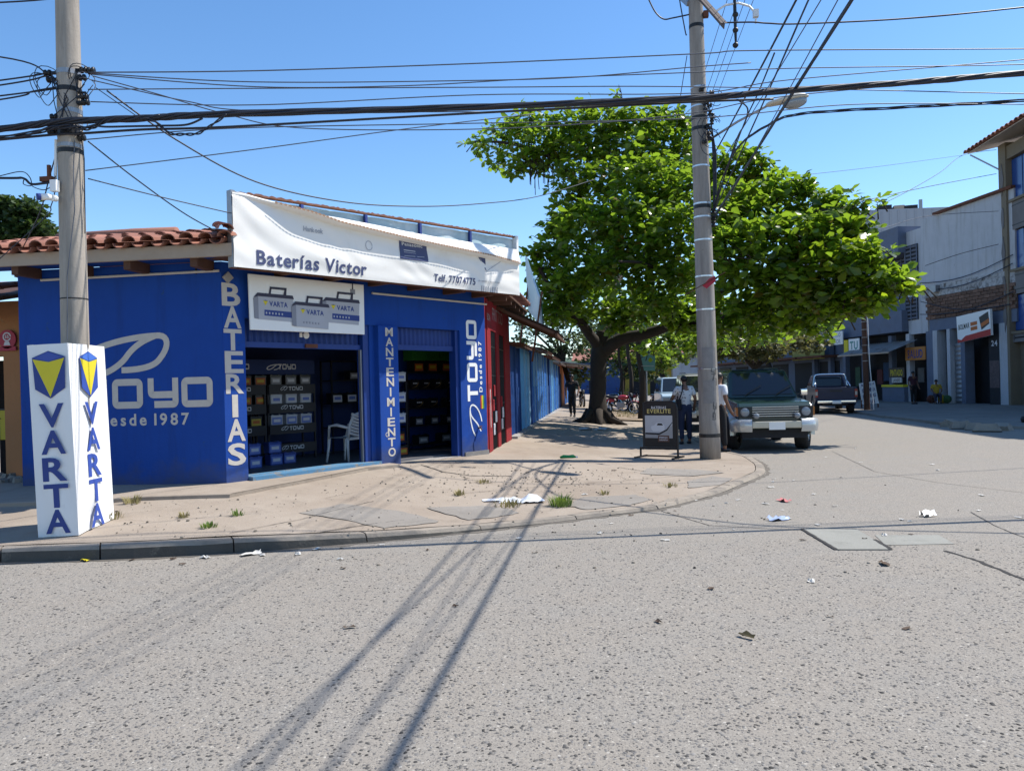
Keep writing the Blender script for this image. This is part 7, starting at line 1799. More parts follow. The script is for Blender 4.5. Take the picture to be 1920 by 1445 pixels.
# motorcycles under the trees
def motorbike(M, label, c, cname, group='motorcycles parked under the trees'):
    t = thing('motorcycle', label, 'motorcycle', M, group); mp = mat('motorcycle_' + cname, c, .3, .1, 4, coat=.5)
    for y in (-.66, .64):
        b = MB(); b.lathe([(.24, -.04), (.29, -.045), (.305, 0), (.29, .045), (.24, .04)], (0, y, .305), 20, 'x'); wo_ = b.build('wheel', m_tyre, t, True)
        b = MB(); b.lathe([(.24, -.03), (.22, -.02), (.22, .02), (.24, .03)], (0, y, .305), 18, 'x'); b.lathe([(.05, -.06), (.05, .06), (.001, .06)], (0, y, .305), 10, 'x')
        for k in range(6): a = k * 1.047; b.tube([(0, y, .305), (0, y + .23 * math.cos(a), .305 + .23 * math.sin(a))], .008, 4)
        b.build('rim', m_alu, wo_)
        b = MB(); A_ = arch(y, .305, .335, 150 if y < 0 else 140, 20 if y < 0 else 10, 8); V_ = []
        for yy, zz in A_: V_ += [(-.06, yy, zz), (0, yy, zz + .02), (.06, yy, zz)]
        b.add(V_, [(3 * i + e, 3 * i + 1 + e, 3 * i + 4 + e, 3 * i + 3 + e) for i in range(8) for e in range(2)]); b.build('mudguard', mp, t, True)
    for s_ in (-1, 1):
        b = MB(); b.tube([(s_ * .07, -.66, .305), (s_ * .07, -.42, .92)], .022, 7); b.build('fork', m_chrome, t)
        b = MB(); b.tube([(s_ * .08, .64, .305), (s_ * .09, .50, .68)], .02, 7); b.build('shock', m_chrome, t)
        b = MB(); b.tube([(s_ * .03, -.42, .96), (s_ * .25, -.38, 1.04), (s_ * .36, -.28, 1.02)], .014, 6); b.build('handlebar', m_black, t)
        b = MB(); b.tube([(s_ * .2, -.40, 1.02), (s_ * .25, -.42, 1.16)], .006, 5); b.cbox((s_ * .26, -.42, 1.18), (.11, .02, .06)); b.build('mirror', m_black, t)
    b = MB(); b.tube([(0, -.42, .88), (0, -.3, .5), (0, .1, .34), (0, .4, .5), (0, .6, .74)], .03, 7); b.build('frame', m_black, t, True)
    b = MB(); b.ell((0, -.14, .80), (.13, .26, .12), 14, 8); b.build('tank', mp, t, True)
    b = MB(); b.cbox((0, -.02, .45), (.24, .34, .28)); smooth_bevel(b.build('engine', m_steel, t), .03)
    b = MB(); b.tube([(0, .08, .82), (0, .3, .80), (0, .62, .86), (0, .74, .88)], [.09, .12, .10, .05], 10, sq=.6); b.build('seat', m_black, t, True)
    b = MB(); b.ell((0, .46, .68), (.10, .24, .10), 10, 6); b.build('side_panel', mp, t, True)
    b = MB(); b.tube([(.1, -.2, .35), (.13, .1, .26), (.14, .75, .34)], [.025, .03, .045], 8); b.build('exhaust', m_chrome, t, True)
    b = MB(); b.ell((0, -.50, .92), (.09, .07, .09), 12, 7); hl_ = b.build('headlight', m_black, t, True); b = MB(); b.lathe([(.075, -.555), (.04, -.58), (.001, -.585)], (0, 0, .92), 12, 'y'); b.build('lens', m_lamp, hl_, True)
    b = MB(); b.cbox((0, .80, .78), (.10, .04, .06)); b.build('tail_light', mat('red_lens', (.28, .01, .012)), t)
    b = MB(); b.tube([(-.1, .05, .34), (-.24, .12, .02)], .012, 5); b.build('kickstand', m_black, t)
    return t
def mc(px, py, rz, label, c, cname):
    p = gnd(px, py, .15); motorbike(at(p.x, p.y, sz(p.x, p.y) if p.x < 2.4 else 0, rz), label, c, cname)
mc(1163, 776, R(80), 'red motorcycle parked crosswise behind the big tree trunk', (.34, .02, .035), 'red')
mc(1180, 770, R(95), 'second red motorcycle, half behind the slim dark trunk', (.30, .02, .03), 'red2')
mc(1146, 771, R(70), 'black motorcycle just right of the big tree trunk', (.02, .02, .025), 'black')
mc(1232, 764, R(20), 'dark motorcycle beside the pale blue van', (.03, .03, .06), 'dark')
mc(1092, 766, R(10), 'black motorcycle parked on the pavement beyond the walking man', (.02, .02, .022), 'black2')
# green road sign seen from the back
sg0 = gnd(1214, 778, .15); SZ = sg0.dot(FWD) - 3
sg0 = dep(1214, 800, SZ); sg0.z = sz(sg0.x, sg0.y)
rs = thing('road_sign', 'green rectangular road sign on a thin post right of the big tree', 'road sign', sg0)
b = MB(T=W); top_ = dep(1211, 655, SZ); b.tube([sg0, top_], .035, 8); b.build('post', m_steel, rs)
Q = [dep(1200, 656, SZ), dep(1228, 656, SZ), dep(1228, 695, SZ), dep(1200, 695, SZ)]
b = MB(T=W); b.slab([q - FWD * .05 for q in Q], tuple(FWD * .02)); b.build('plate', mat('green_sign_paint', (.07, .18, .16), .5), rs)
for py in (664, 686): b = MB(T=W); b.beam(dep(1202, py, SZ) - FWD * .06, dep(1226, py, SZ) - FWD * .06, .03, .02); b.build('rail', m_steel, rs)

# ================================================================== people
def skin_obj(name, verts, edges, radii, mt, parent, levels=1, root=0):
    me = bpy.data.meshes.new(name); me.from_pydata([tuple(v) for v in verts], edges, []); me.materials.append(mt)
    o = bpy.data.objects.new(name, me); col.objects.link(o); o.parent = parent; PM[o] = PM[parent]
    sk = o.modifiers.new('skin', 'SKIN'); sk.use_smooth_shade = True
    for i, r_ in enumerate(radii):
        rr_ = r_ if isinstance(r_, tuple) else (r_, r_); me.skin_vertices[0].data[i].radius = rr_
        me.skin_vertices[0].data[i].use_root = (i == root)
    ss = o.modifiers.new('subsurf', 'SUBSURF'); ss.levels = levels; ss.render_levels = levels
    return o
def person(M, label, shirt, trousers, h=1.68, arms=None, legs=None, head_yaw=0.0, lean=0.0, hair_long=False, shoe=m_black, seated=False, female=False):
    """faces local +y; joints in metres for a 1.70 m figure, scaled"""
    k = h / 1.70; t = thing('person', label, 'person', M @ Matrix.Scale(k, 4))
    L3 = lambda *a: Vector(a)
    sh = .165 if female else .19
    bend = lambda z: lean * max(0, z - .9)
    hipz = .50 if seated else .92
    dz = hipz - .92
    V = [L3(0, 0, .95 + dz), L3(0, bend(1.12), 1.12 + dz), L3(0, bend(1.32), 1.32 + dz), L3(0, bend(1.42), 1.43 + dz), L3(0, bend(1.5) + .01, 1.505 + dz), L3(0, bend(1.58) + .02, 1.575 + dz), L3(0, bend(1.66) + .02, 1.665 + dz)]
    E = [(i, i + 1) for i in range(6)]; rad = [(.15, .105), (.135, .10), (.165, .105), (.09, .08), .052, (.068, .082), (.07, .085)]
    A = arms or {-1: ((-.27, -.04, 1.14), (-.27, .08, .91)), 1: ((.27, -.04, 1.14), (.27, .08, .91))}
    Lg = legs or {-1: ((-.10, .03, .50), (-.11, -.02, .09)), 1: ((.10, .02, .50), (.11, .04, .09))}
    hands = {}
    for s_ in (-1, 1):
        el, wr = (Vector(p) + L3(0, 0, dz) for p in A[s_]); i0 = len(V)
        V += [L3(s_ * sh, bend(1.39), 1.40 + dz), el, wr]; E += [(2, i0), (i0, i0 + 1), (i0 + 1, i0 + 2)]; rad += [.062, .044, .031]
        d_ = (wr - el).normalized(); side = d_.cross(L3(0, 0, 1)); side = side.normalized() if side.length > .1 else L3(0, 1, 0); pal = wr + d_ * .055
        V.append(pal); E.append((i0 + 2, i0 + 3)); rad.append((.036, .022)); ip = len(V) - 1
        for f_ in range(4):
            o_ = side * (.030 - .02 * f_); ln = (.068, .078, .072, .055)[f_]; b0 = len(V)
            V += [pal + d_ * .035 + o_, pal + d_ * (.035 + ln * .55) + o_ * 1.1 + L3(0, .008, 0), pal + d_ * (.03 + ln * .95) + o_ * 1.1 + L3(0, .022, -.004)]
            E += [(ip, b0), (b0, b0 + 1), (b0 + 1, b0 + 2)]; rad += [.0095, .0085, .007]
        b0 = len(V); V += [pal + side * .042 - d_ * .01, pal + side * .058 + d_ * .025 + L3(0, .012, 0), pal + side * .055 + d_ * .05 + L3(0, .018, 0)]; E += [(ip, b0), (b0, b0 + 1), (b0 + 1, b0 + 2)]; rad += [.012, .0095, .008]
    feet = []
    for s_ in (-1, 1):
        kn, an = (Vector(p) for p in Lg[s_]); i0 = len(V)
        V += [L3(s_ * .09, 0, .88 + dz), kn, an, an + L3(0, .02, -.05), an + L3(s_ * .02, .15, -.06)]; E += [(0, i0), (i0, i0 + 1), (i0 + 1, i0 + 2), (i0 + 2, i0 + 3), (i0 + 3, i0 + 4)]; rad += [.088, .06, .042, .04, .032]; feet.append(an)
    skin_obj('body', V, E, rad, m_skin, t, 1)
    hc = L3(0, bend(1.62) + .02, 1.615 + dz); RY = Matrix.Rotation(head_yaw, 3, 'Z')
    b = MB(); b.ell(hc + RY @ L3(0, .092, -.01), (.014, .022, .022), 8, 6); b.build('nose', m_skin, t, True)
    for s_ in (-1, 1):
        b = MB(); b.ell(hc + RY @ L3(s_ * .078, .0, -.01), (.012, .022, .033), 8, 6); b.build('ear', m_skin, t, True)
        b = MB(); b.ell(hc + RY @ L3(s_ * .031, .078, .015), (.012, .008, .008), 8, 5); b.build('eye', m_black, t, True)
    b = MB(); b.ell(hc + RY @ L3(0, .082, -.052), (.024, .008, .006), 8, 5); b.build('mouth', mat('lips', (.16, .06, .05)), t, True)
    b = MB(); b.ell(hc + RY @ L3(0, -.014, .028), (.086, .098, .086), 16, 10)
    b.v = [v if (v[2] > hc.z - .012 or v[1] < hc.y - .02) else (v[0] * .9, v[1] - .03, max(v[2], hc.z - .0)) for v in b.v]
    b.build('hair', m_hair, t, True)
    if hair_long: b = MB(); b.ell(hc + L3(0, -.075, .02), (.05, .045, .05), 10, 7); b.build('hair_bun', m_hair, t, True)
    # shirt
    V = [L3(0, 0, .87 + dz), L3(0, bend(1.12), 1.12 + dz), L3(0, bend(1.32), 1.32 + dz), L3(0, bend(1.43), 1.445 + dz)]; E = [(0, 1), (1, 2), (2, 3)]; rad = [(.178, .135), (.158, .122), (.185, .128), (.085, .075)]
    for s_ in (-1, 1):
        el, wr = (Vector(p) + L3(0, 0, dz) for p in A[s_]); i0 = len(V); s0 = L3(s_ * sh, bend(1.39), 1.40 + dz)
        V += [s0, s0.lerp(el, .75)]; E += [(2, i0), (i0, i0 + 1)]; rad += [.080, .068]
    skin_obj('shirt', V, E, rad, shirt, t, 1)
    V = [L3(0, -.005, 1.0 + dz), L3(0, bend(1.12), 1.12 + dz)]; E = [(0, 1)]; rad = [(.168, .124), (.148, .113)]
    for s_ in (-1, 1):
        kn, an = (Vector(p) for p in Lg[s_]); i0 = len(V)
        V += [L3(s_ * .085, 0, .86 + dz), kn, an + (kn - an) * .04]; E += [(0, i0), (i0, i0 + 1), (i0 + 1, i0 + 2)]; rad += [.105, .078, .062]
    skin_obj('trousers', V, E, rad, trousers, t, 1)
    for an in feet:
        b = MB(); b.ell(an + L3(0, .055, -.05), (.048, .135, .042), 12, 7); b.v = [(x, y, max(z, .0)) for x, y, z in b.v]; b.build('shoe', shoe, t, True)
    return t
def dotted_shirt():
    t = NT('white_shirt_with_dark_motifs'); v = t.n('ShaderNodeTexVoronoi'); v.inputs['Scale'].default_value = 17; t.l(t.tc.outputs['Object'], v.inputs['Vector'])
    t.color(t.mix(t.ramp(v.outputs['Distance'], [(.22, 1.0), (.30, 0.0)]), (.62, .60, .58), (.09, .06, .07))); t.rough(.85); return t.mat
m_dots = dotted_shirt()
m_wsh = mat('white_shirt_cloth', (.62, .64, .68), .85, .08, 6, .2, 30); m_jean = mat('dark_blue_trousers', (.02, .028, .06), .85, .2, 8); m_blk = mat('black_cloth', (.010, .010, .012), .85, .2, 8)
p1x, p1y = 1.93, 19.4
P1 = person(at(p1x, p1y, sz(p1x, p1y), R(14)), 'person in a dark patterned white shirt, back turned, behind the black stand sign', m_dots, m_jean, 1.66, {-1: ((-.30, .10, 1.16), (-.24, .32, 1.12)), 1: ((.26, -.03, 1.14), (.26, .08, .92))}, hair_long=True, lean=.05)
bag = thing('shoulder_bag', 'dark shoulder bag with strap worn by the person in the patterned shirt', 'bag', at(p1x, p1y, sz(p1x, p1y), R(14)))
b = MB(); b.cbox((-.20, -.10, .98), (.10, .17, .27)); smooth_bevel(b.build('pouch', m_blk, bag), .03)
b = MB(); b.tube([(-.19, -.12, 1.1), (-.12, -.15, 1.30), (-.075, -.07, 1.465), (-.07, .06, 1.42), (-.16, .10, 1.12)], .017, 6); b.build('strap', m_blk, bag)
p2x, p2y = 2.44, 17.25
person(at(p2x, p2y, sz(p2x, p2y) if p2x < 2.6 else 0, R(-60)), 'person in a plain white shirt and black trousers, mostly hidden behind the grey pole', m_wsh, m_blk, 1.70, head_yaw=.2)
p3 = gnd(1074, 787, .15); person(at(p3.x, p3.y, sz(p3.x, p3.y), R(172)), 'person all in black walking along the pavement beside the blue tin stalls', m_blk, m_blk, 1.70, {-1: ((-.29, .05, 1.14), (-.27, .2, .95)), 1: ((.29, -.1, 1.14), (.28, -.12, .91))}, {-1: ((-.09, .12, .51), (-.09, .05, .10)), 1: ((.09, .03, .50), (.09, -.16, .12))})
def streetp(px, py): p = gnd(px, py, .12); return p
q = streetp(1713, 757); person(at(q.x, q.y, .11, R(200)), 'person in dark clothes standing by the doorway of the shaded shops', mat('dark_red_cloth', (.06, .02, .03), .85), m_blk, 1.68)
q = streetp(1756, 756); person(at(q.x, q.y, .11, R(170)), 'person in a yellow top sitting outside the shaded shops', mat('yellow_cloth', (.42, .28, .03), .85), m_jean, 1.62, {-1: ((-.26, .06, 1.14), (-.16, .30, 1.02)), 1: ((.26, .06, 1.14), (.16, .30, 1.02))}, {-1: ((-.12, .42, .50), (-.12, .40, .09)), 1: ((.12, .42, .50), (.12, .44, .09))}, seated=True)
st_ = thing('stool', 'low stool under the seated person in yellow', 'stool', at(q.x, q.y, .11)); b = MB(); b.box(-.18, .18, -.18, .18, .34, .38); b.build('seat', m_beam, st_)
for x, y in ((-1, -1), (1, -1), (1, 1), (-1, 1)): b = MB(); b.box(x * .15 - .02, x * .15 + .02, y * .15 - .02, y * .15 + .02, 0, .339); b.build('leg', m_beam, st_)

# ================================================================== smaller things
# black A-frame stand sign
s0, s1 = onpave(1199, 857), onpave(1270, 862)
Zs = s0.dot(FWD); ux = (s1 - s0); ux.z = 0; wS = ux.length; ux.normalize(); SF = Frame(s0.x, s0.y, ux.x, ux.y); zS = s0.z
stn = thing('pavement_stand_sign', 'black metal stand sign with car picture and gold heading near the grey pole', 'sign', SF.M @ Matrix.Translation((wS / 2, 0, zS)))
spx = lambda px, py: SF.pt(px, py, 0)
xl, xr_, zt_, zb_ = spx(1207, 800).x, spx(1270, 800).x, spx(1240, 753).z, spx(1240, 838).z
b = MB(T=SF.M); b.tube([(xr_, 0, zS + .0), (xr_, 0, zt_ - .12), (xr_ - .03, 0, zt_ - .04), (xr_ - .12, 0, zt_), (xl + .1, 0, zt_), (xl, 0, zt_ - .03), (xl, 0, zb_)], .022, 8); b.build('frame_tube', m_black, stn)
b = MB(T=SF.M); b.box(xl + .01, xr_ - .02, -.012, .012, zb_, zt_ - .012); b.build('panel', m_black, stn)
b = MB(T=SF.M); b.box(xl - .09, xr_, -.02, .02, zb_ - .045, zb_ - .005); b.build('cross_bar', m_black, stn)
b = MB(T=SF.M); b.tube([(xl - .08, 0, zb_ - .04), (xl - .08, 0, zS + .02)], .022, 8); b.build('leg', m_black, stn)
for x in (xl - .08, xr_): b = MB(T=SF.M); b.beam((x, -.28, zS + .02), (x, .28, zS + .02), .035, .03); b.build('foot', m_black, stn)
b = MB(T=SF.M); b.beam((xl - .08, .2, zS + .02), (xr_, .2, zS + .02), .03, .03); b.build('foot_rail', m_black, stn)
b = MB(T=SF.M); wP = xr_ - xl; hP = zt_ - zb_; y = -.0135
X = lambda u: xl + .01 + u * (wP - .06); Zz = lambda v: zt_ - v * hP
b.quad((X(.04), y, Zz(.80)), (X(.93), y, Zz(.80)), (X(.93), y, Zz(.30)), (X(.04), y, Zz(.30)), 0)
b.poly([(X(.04), y - .001, Zz(.68)), (X(.40), y - .001, Zz(.74)), (X(.93), y - .001, Zz(.52)), (X(.93), y - .001, Zz(.80)), (X(.04), y - .001, Zz(.80))], 1)
b.poly([(X(.24), y - .002, Zz(.60)), (X(.24), y - .002, Zz(.54)), (X(.34), y - .002, Zz(.52)), (X(.42), y - .002, Zz(.46)), (X(.60), y - .002, Zz(.46)), (X(.68), y - .002, Zz(.53)), (X(.68), y - .002, Zz(.62)), (X(.60), y - .002, Zz(.65)), (X(.30), y - .002, Zz(.65))][::-1], 2)
b.poly([(X(.43), y - .003, Zz(.52)), (X(.46), y - .003, Zz(.475)), (X(.59), y - .003, Zz(.475)), (X(.63), y - .003, Zz(.52))][::-1], 3)
b.poly([(X(.05), y - .002, Zz(.68)), (X(.5), y - .002, Zz(.69)), (X(.74), y - .002, Zz(.60)), (X(.93), y - .002, Zz(.44)), (X(.93), y - .002, Zz(.46)), (X(.76), y - .002, Zz(.63)), (X(.5), y - .002, Zz(.73)), (X(.05), y - .002, Zz(.72))][::-1], 3)
b.quad((X(.46), y - .003, Zz(.88)), (X(.82), y - .003, Zz(.88)), (X(.82), y - .003, Zz(.74)), (X(.46), y - .003, Zz(.74)), 4)
for k, v in enumerate((.80, .855)): text(b, ("ENERGIA", "GARANTIA")[k], (X(.5), y - .004, Zz(v)), (1, 0, 0), (0, 0, 1), .03, 1, 'l', w=.18, mi=2)
text(b, "BATERIAS", (X(.50), y - .001, Zz(.155)), (1, 0, 0), (0, 0, 1), .05, 1, 'c', w=wP * .44, mi=2)
text(b, "EVERLITE", (X(.50), y - .001, Zz(.25)), (1, 0, 0), (0, 0, 1), .078, 1, 'c', w=wP * .70, mi=5)
b.build('print', [mat('print_pale_sky', (.42, .43, .46), .5), mat('print_road_grey', (.30, .30, .31), .5), m_greyl, m_dark, mat('print_brown', (.10, .045, .03), .5), mat('gold_print', (.55, .45, .16), .5)], stn)
# vendor's things along the right
def bucket(px, py, c, label):
    p = gnd(px, py, .11); t = thing('bucket', label, 'bucket', at(p.x, p.y, .11), 'buckets outside the shaded shops')
    b = MB(); b.lathe([(.10, 0), (.13, .30), (.14, .31), (.125, .30), (.10, .03), (.001, .02)], (0, 0, 0), 16); b.build('tub', c, t, True)
    b = MB(); b.tube([(.13 * math.cos(a), .05, .30 - .13 * math.sin(a)) for a in np.linspace(0, math.pi, 9)], .006, 5); b.build('handle', m_steel, t)
bucket(1707, 750, m_white, 'white bucket beside the standing person in the doorway'); bucket(1729, 749, m_plastic, 'white bucket between the standing person and the person in yellow')
p = gnd(1911, 757, .11); tb_ = thing('white_table', 'white plastic table cut by the right edge of the photo', 'table', at(p.x + .5, p.y, .11))
b = MB(); b.box(-.55, .55, -.4, .4, .70, .74); bevel(b.build('tabletop', m_plastic, tb_), .01)
for x, y in ((-1, -1), (1, -1), (1, 1), (-1, 1)): b = MB(); b.tube([(x * .48, y * .33, 0), (x * .45, y * .31, .70)], .03, 8); b.build('leg', m_plastic, tb_)
p = gnd(1917, 792, .1); ty = thing('loose_tyre', 'black tyre lying on the far kerb at the right edge', 'tyre', at(p.x + .3, p.y, .10)); b = MB(); b.lathe([(.19, .02), (.29, 0), (.32, .09), (.29, .18), (.19, .16), (.17, .09), (.19, .02)], (0, 0, 0), 24); b.build('tread', m_tyre, ty, True)
for k, (px, c, lb) in enumerate(((1768, (.30, .22, .02), 'yellow bundle'), (1776, (.04, .10, .04), 'green bundle'), (1746, (.10, .03, .02), 'dark red bundle'))):
    p = gnd(px, 756, .11); b = MB(T=W); b.ell((p.x, p.y, .11 + .22), (.22, .2, .22), 12, 8); b.build('goods_bundle', mat('bundle_%d' % k, c, .9, .4, 14, .5, 30), None, True, lb + ' of goods on the pavement beside the person in yellow', 'bundle', M=at(p.x, p.y, .11))
p = gnd(1862, 748, .12); wb2 = thing('water_drum', 'pale drum on the pavement in front of the dark shop on the right', 'drum', at(p.x, p.y, .11))
b = MB(); b.lathe([(.001, 0), (.28, 0), (.28, .42), (.25, .5), (.1, .55), (.001, .55)], (0, 0, 0), 18); b.build('drum_body', mat('pale_drum', (.24, .28, .32), .6), wb2, True)
b = MB(); b.lathe([(.11, .55), (.11, .95), (.06, 1.0), (.05, 1.1), (.001, 1.1)], (0, 0, 0), 14); b.build('bottle', mat('clear_bottle', (.22, .28, .30), .15), wb2, True)

# --- weeds
tuft(onpave(1051, 948), .15, 150, .15, m_grass, 'big green grass tuft growing from the pavement by the white plastic bag')
tuft(onpave(392, 988), .06, 60, .09, m_grass, 'small green weed in the pavement right of the white sign box', group='small weeds in the pavement')
tuft(onpave(345, 970), .07, 36, .06, m_dgrass, 'tiny dry weed farthest left in the pavement cracks', group='small weeds in the pavement')
tuft(onpave(446, 966), .08, 34, .07, m_grass, 'thin green weed with a paper scrap beside it', group='small weeds in the pavement')
tuft(onpave(955, 948), .10, 60, .20, m_dgrass, 'dry weed patch under the white plastic bag')
tuft(onpave(862, 928), .09, 36, .08, m_dgrass, 'dry weed in the middle of the corner pavement', group='small weeds in the pavement')
tuft(onpave(1134, 927), .08, 30, .07, m_dgrass, 'dry weed between the grey cement patches', group='small weeds in the pavement')
tuft(onpave(205, 972), .10, 70, .16, m_dgrass, 'dry grass at the foot of the white sign box'); tuft(onpave(248, 944), .12, 40, .10, m_dgrass, 'dry grass by the shop apron step')
tuft(onpave(906, 905), .07, 40, .12, m_dgrass, 'flat dry weeds in a crack of the corner pavement', group='small weeds in the pavement'); tuft(onpave(1258, 912), .07, 36, .12, m_dgrass, 'flat dry weeds near the corner patch', group='small weeds in the pavement')
# --- litter
def crumple(n, s, h, seed):
    r_ = random.Random(seed); b = MB(); V_ = []
    for j in range(n + 1):
        for i in range(n + 1):
            x, y = (i / n - .5) * s[0], (j / n - .5) * s[1]; V_.append((x + r_.uniform(-.12, .12) * s[0] / n * 2, y + r_.uniform(-.12, .12) * s[1] / n * 2, abs(r_.gauss(0, h)) + .002))
    b.add(V_, [(j * (n + 1) + i, j * (n + 1) + i + 1, (j + 1) * (n + 1) + i + 1, (j + 1) * (n + 1) + i) for j in range(n) for i in range(n)]); return b
scr = [mesh_of(crumple(3, (.13, .07), .010, s_), 'paper_scrap', m_paper) for s_ in range(5)]
lfm = [mesh_of(crumple(2, (.10, .05), .012, s_ + 50), 'dead_leaf', m_deadleaf) for s_ in range(4)]
def ground_at(px, py):
    g_ = gnd(px, py); 
    q_ = onpave(px, py)
    dk = 1e9
    inside = False
    # inside the kerb line?
    poly = [(p.x, p.y) for p in OO] + [(p.x, p.y) for p in II[::-1]]; x, y = q_.x, q_.y; j = len(poly) - 1
    for i in range(len(poly)):
        xi, yi = poly[i]; xj, yj = poly[j]
        if (yi > y) != (yj > y) and x < (xj - xi) * (y - yi) / (yj - yi) + xi: inside = not inside
        j = i
    return (Vector((q_.x, q_.y, q_.z + .008)) if inside else g_ + UP * .004)
def drop(me, px, py, s, label, cat, group, name, mt=None):
    p = ground_at(px, py); o = bpy.data.objects.new(name, me); col.objects.link(o)
    o.matrix_world = Matrix.Translation(p) @ Matrix.Rotation(random.uniform(0, 6.28), 4, 'Z') @ Matrix.Scale(s, 4); tag(o, label, cat, group); PM[o] = o.matrix_world.copy(); return o
random.seed(5)
papers = [(495, 1042), (600, 1030), (720, 1022), (975, 1008), (1150, 980), (1380, 990), (1440, 915), (1455, 895), (1490, 902), (1580, 893), (1608, 842), (1612, 848), (1560, 950), (1468, 956), (1480, 970), (1535, 985), (1690, 973), (1830, 960), (1912, 968), (1660, 1002), (1700, 980), (1430, 948), (1362, 944), (1610, 868), (1742, 870), (1550, 860), (1380, 935), (1450, 905), (1300, 938), (1100, 928), (1760, 880), (1838, 930), (1250, 1010), (890, 1015), (640, 1050), (560, 1038), (380, 1048), (1120, 1000), (1515, 1090), (1530, 925)]
for px, py in papers: drop(random.choice(scr), px + random.uniform(-6, 6), py + random.uniform(-3, 3), random.uniform(.35, .85), 'small pale paper scrap lying on the road or gutter', 'paper scrap', 'paper scraps littering the corner', 'paper_scrap')
leaves = [(250, 1050), (330, 1048), (800, 1035), (930, 990), (1185, 968), (1270, 955), (1500, 1010), (1620, 1012), (1700, 1000), (890, 880), (960, 882), (1010, 905), (905, 898), (1060, 900), (1150, 885), (930, 902), (990, 890), (1110, 912), (1240, 905), (870, 900), (820, 925), (1180, 938), (650, 1068), (350, 1056), (1100, 800), (1040, 815), (1000, 830), (1180, 812), (1700, 1180), (1560, 1160), (1330, 1100), (1240, 1170), (850, 1140), (660, 1180), (1010, 1040)]
for px, py in leaves: drop(random.choice(lfm), px + random.uniform(-8, 8), py + random.uniform(-4, 4), random.uniform(.35, .75), 'small curled dead leaf lying on the ground', 'dead leaf', 'dead leaves on the ground', 'dead_leaf')
def single(px, py, s, h, mt, label, cat, name, n=4, seed=1):
    me = mesh_of(crumple(n, s, h, seed), name, mt, True); return drop(me, px, py, 1.0, label, cat, None, name)
single(1740, 968, (.15, .11), .035, m_white, 'large crumpled white scrap alone on the road', 'paper', 'crumpled_paper', 5, 3)
single(1460, 975, (.24, .12), .025, mat('clear_blue_film', (.35, .42, .60), .2), 'crumpled clear blue film beside the gutter', 'plastic film', 'plastic_film', 6, 4)
single(1658, 1058, (.15, .06), .015, m_deadleaf, 'brown flattened scrap below the road cover slab', 'scrap', 'flattened_scrap', 4, 6)
single(1401, 1196, (.11, .035), .016, mat('two_tone_leaf', (.07, .055, .02), .6, .5, 30), 'dark curled leaf lying alone in the foreground road', 'leaf', 'curled_leaf', 3, 8)
single(470, 1040, (.20, .09), .012, m_paper, 'crumpled wrappers in the gutter under the kerb', 'wrapper', 'crumpled_wrapper', 5, 9)
single(160, 1052, (.10, .05), .012, m_yellow, 'yellow wrapper in the gutter below the white sign box', 'wrapper', 'yellow_wrapper', 3, 10)
single(1470, 940, (.20, .10), .02, mat('pink_paper', (.45, .16, .16), .8), 'pinkish paper in the gutter at the corner', 'paper', 'pink_paper', 4, 13)
single(1245, 948, (.42, .10), .04, m_kerb, 'broken concrete chip at the end of the kerb stones', 'chip', 'concrete_chip', 4, 14)
# plastic bag: one lumpy puffed sheet and a flat tail
b = MB(); n = 12; V_ = []; r_ = random.Random(3)
for j in range(n + 1):
    for i in range(n + 1):
        u, v = i / n * 2 - 1, j / n * 2 - 1; x = u * .30; y = v * .15 * (1 - .3 * abs(u))
        hgt = .085 * max(0, 1 - ((u - .45) / .5) ** 2 - (v / .8) ** 2) + .05 * max(0, 1 - ((u + .35) / .35) ** 2 - (v / .7) ** 2) + .012 * math.sin(u * 13 + v * 7) * math.sin(v * 11 - u * 5) + .01
        V_.append((x, y, max(.003, hgt) + r_.uniform(0, .006)))
b.add(V_, [(j * 13 + i, j * 13 + i + 1, (j + 1) * 13 + i + 1, (j + 1) * 13 + i) for j in range(n) for i in range(n)])
p = onpave(978, 940, .008); bgm = b.build('plastic_bag', mat('thin_white_plastic', (.75, .76, .78), .25, .05, 4), None, True, 'white plastic bag lying on the corner pavement beside the green tuft', 'plastic bag', M=at(p.x, p.y, p.z, R(10)))
me = mesh_of(crumple(5, (.42, .16), .012, 21), 'torn_film', mat('thin_white_plastic', (.75, .76, .78)), True); drop(me, 935, 939, 1.0, 'flat torn plastic sheet left of the white bag', 'plastic sheet', None, 'torn_film').rotation_euler = (0, 0, .3)
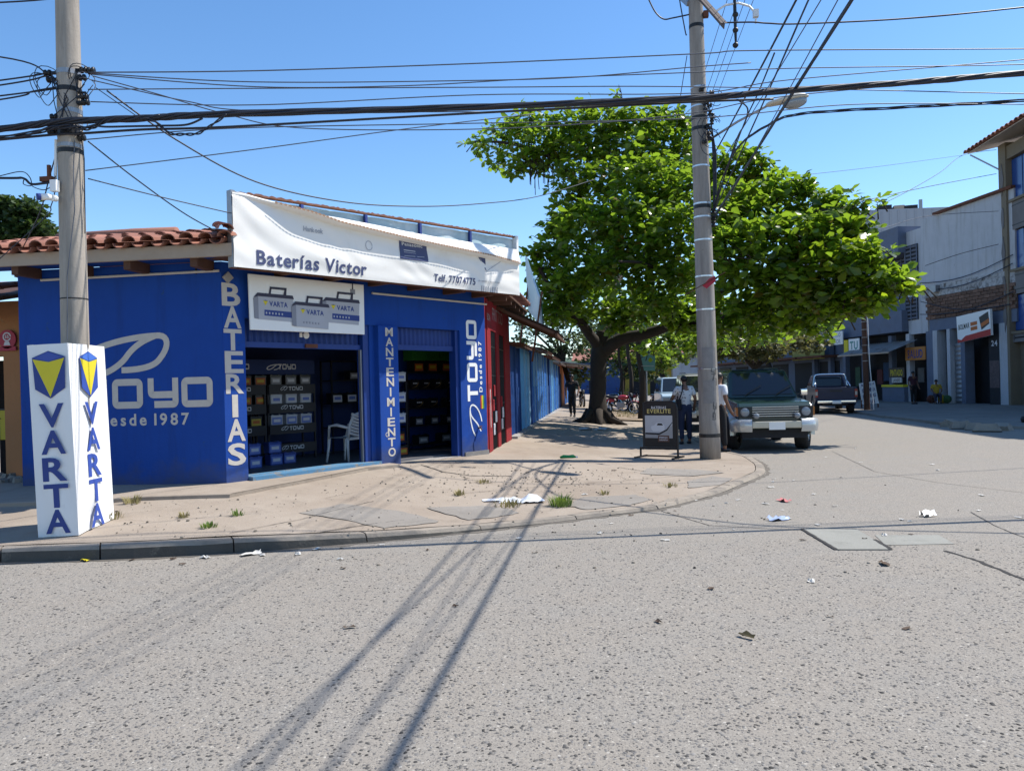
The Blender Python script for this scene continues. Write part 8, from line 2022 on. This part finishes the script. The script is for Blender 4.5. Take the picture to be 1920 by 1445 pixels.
p = onpave(1065, 859, .03); bt = thing('crushed_bottle', 'crushed green plastic bottle on the pavement in front of the tree shade', 'bottle', at(p.x, p.y, p.z, .2))
b = MB(); b.tube([(-.15, 0, .02), (-.08, 0, .035), (.02, .01, .03), (.10, 0, .035), (.15, 0, .02)], [.03, .05, .042, .05, .02], 10, sq=.7); b.build('bottle_body', mat('green_bottle', (.03, .28, .07), .2), bt, True); b = MB(); b.cyl((.15, 0, .02), (.185, 0, .02), .016, n=10); b.build('bottle_cap', m_white, bt)
me = mesh_of(crumple(4, (.3, .2), .02, 31), 'rubbish_film', m_greyl, True)
for k, (px, py, lb) in enumerate(((1100, 806, 'pale rubbish at the foot of the big tree'), (1128, 806, 'second pale rubbish heap at the foot of the big tree'), (1690, 776, 'pale rubbish on the shaded far side of the street'), (1728, 773, 'flat pale card on the shaded far side of the street'))):
    drop(me, px, py, 1.3, lb, 'rubbish', None, 'rubbish_film')

# grit and chips strewn over the pavement and the road edge
n = 1100; P_ = []
r_ = random.Random(77)
while len(P_) < n:
    px, py = r_.uniform(200, 1400), r_.uniform(872, 1010)
    if len(P_) > 1000: px, py = r_.uniform(500, 1900), r_.uniform(870, 1080)
    elif r_.random() < .5: px, py = r_.gauss(1000, 130), r_.gauss(898, 14)
    q = ground_at(px, py); P_.append((q.x, q.y, q.z))
P_ = np.array(P_); sz_ = .006 + .016 * RNG.random(n) ** 2.5; an = RNG.random(n) * 6.283; T = np.zeros((n, 4, 3))
T[:, 0, 0] = np.cos(an) * sz_; T[:, 0, 1] = np.sin(an) * sz_; T[:, 1, 0] = -np.sin(an) * sz_ * .6; T[:, 1, 1] = np.cos(an) * sz_ * .6; T[:, 2, 2] = sz_ * .5; T[:, 3] = P_
V, Fq = scatter(T, bv, bf); _, Ft = scatter(T, bv, [(7 + i, 7 + (i + 1) % 7, 14) for i in range(7)])
mesh_obj('loose_grit', np_mesh('loose_grit', V, np.concatenate([np.concatenate([Fq[:, :3], Fq[:, [0, 2, 3]]]), Ft]), mat('loose_grit', (.17, .145, .115), .9, .2, 9, isl=.85)), kind='stuff')
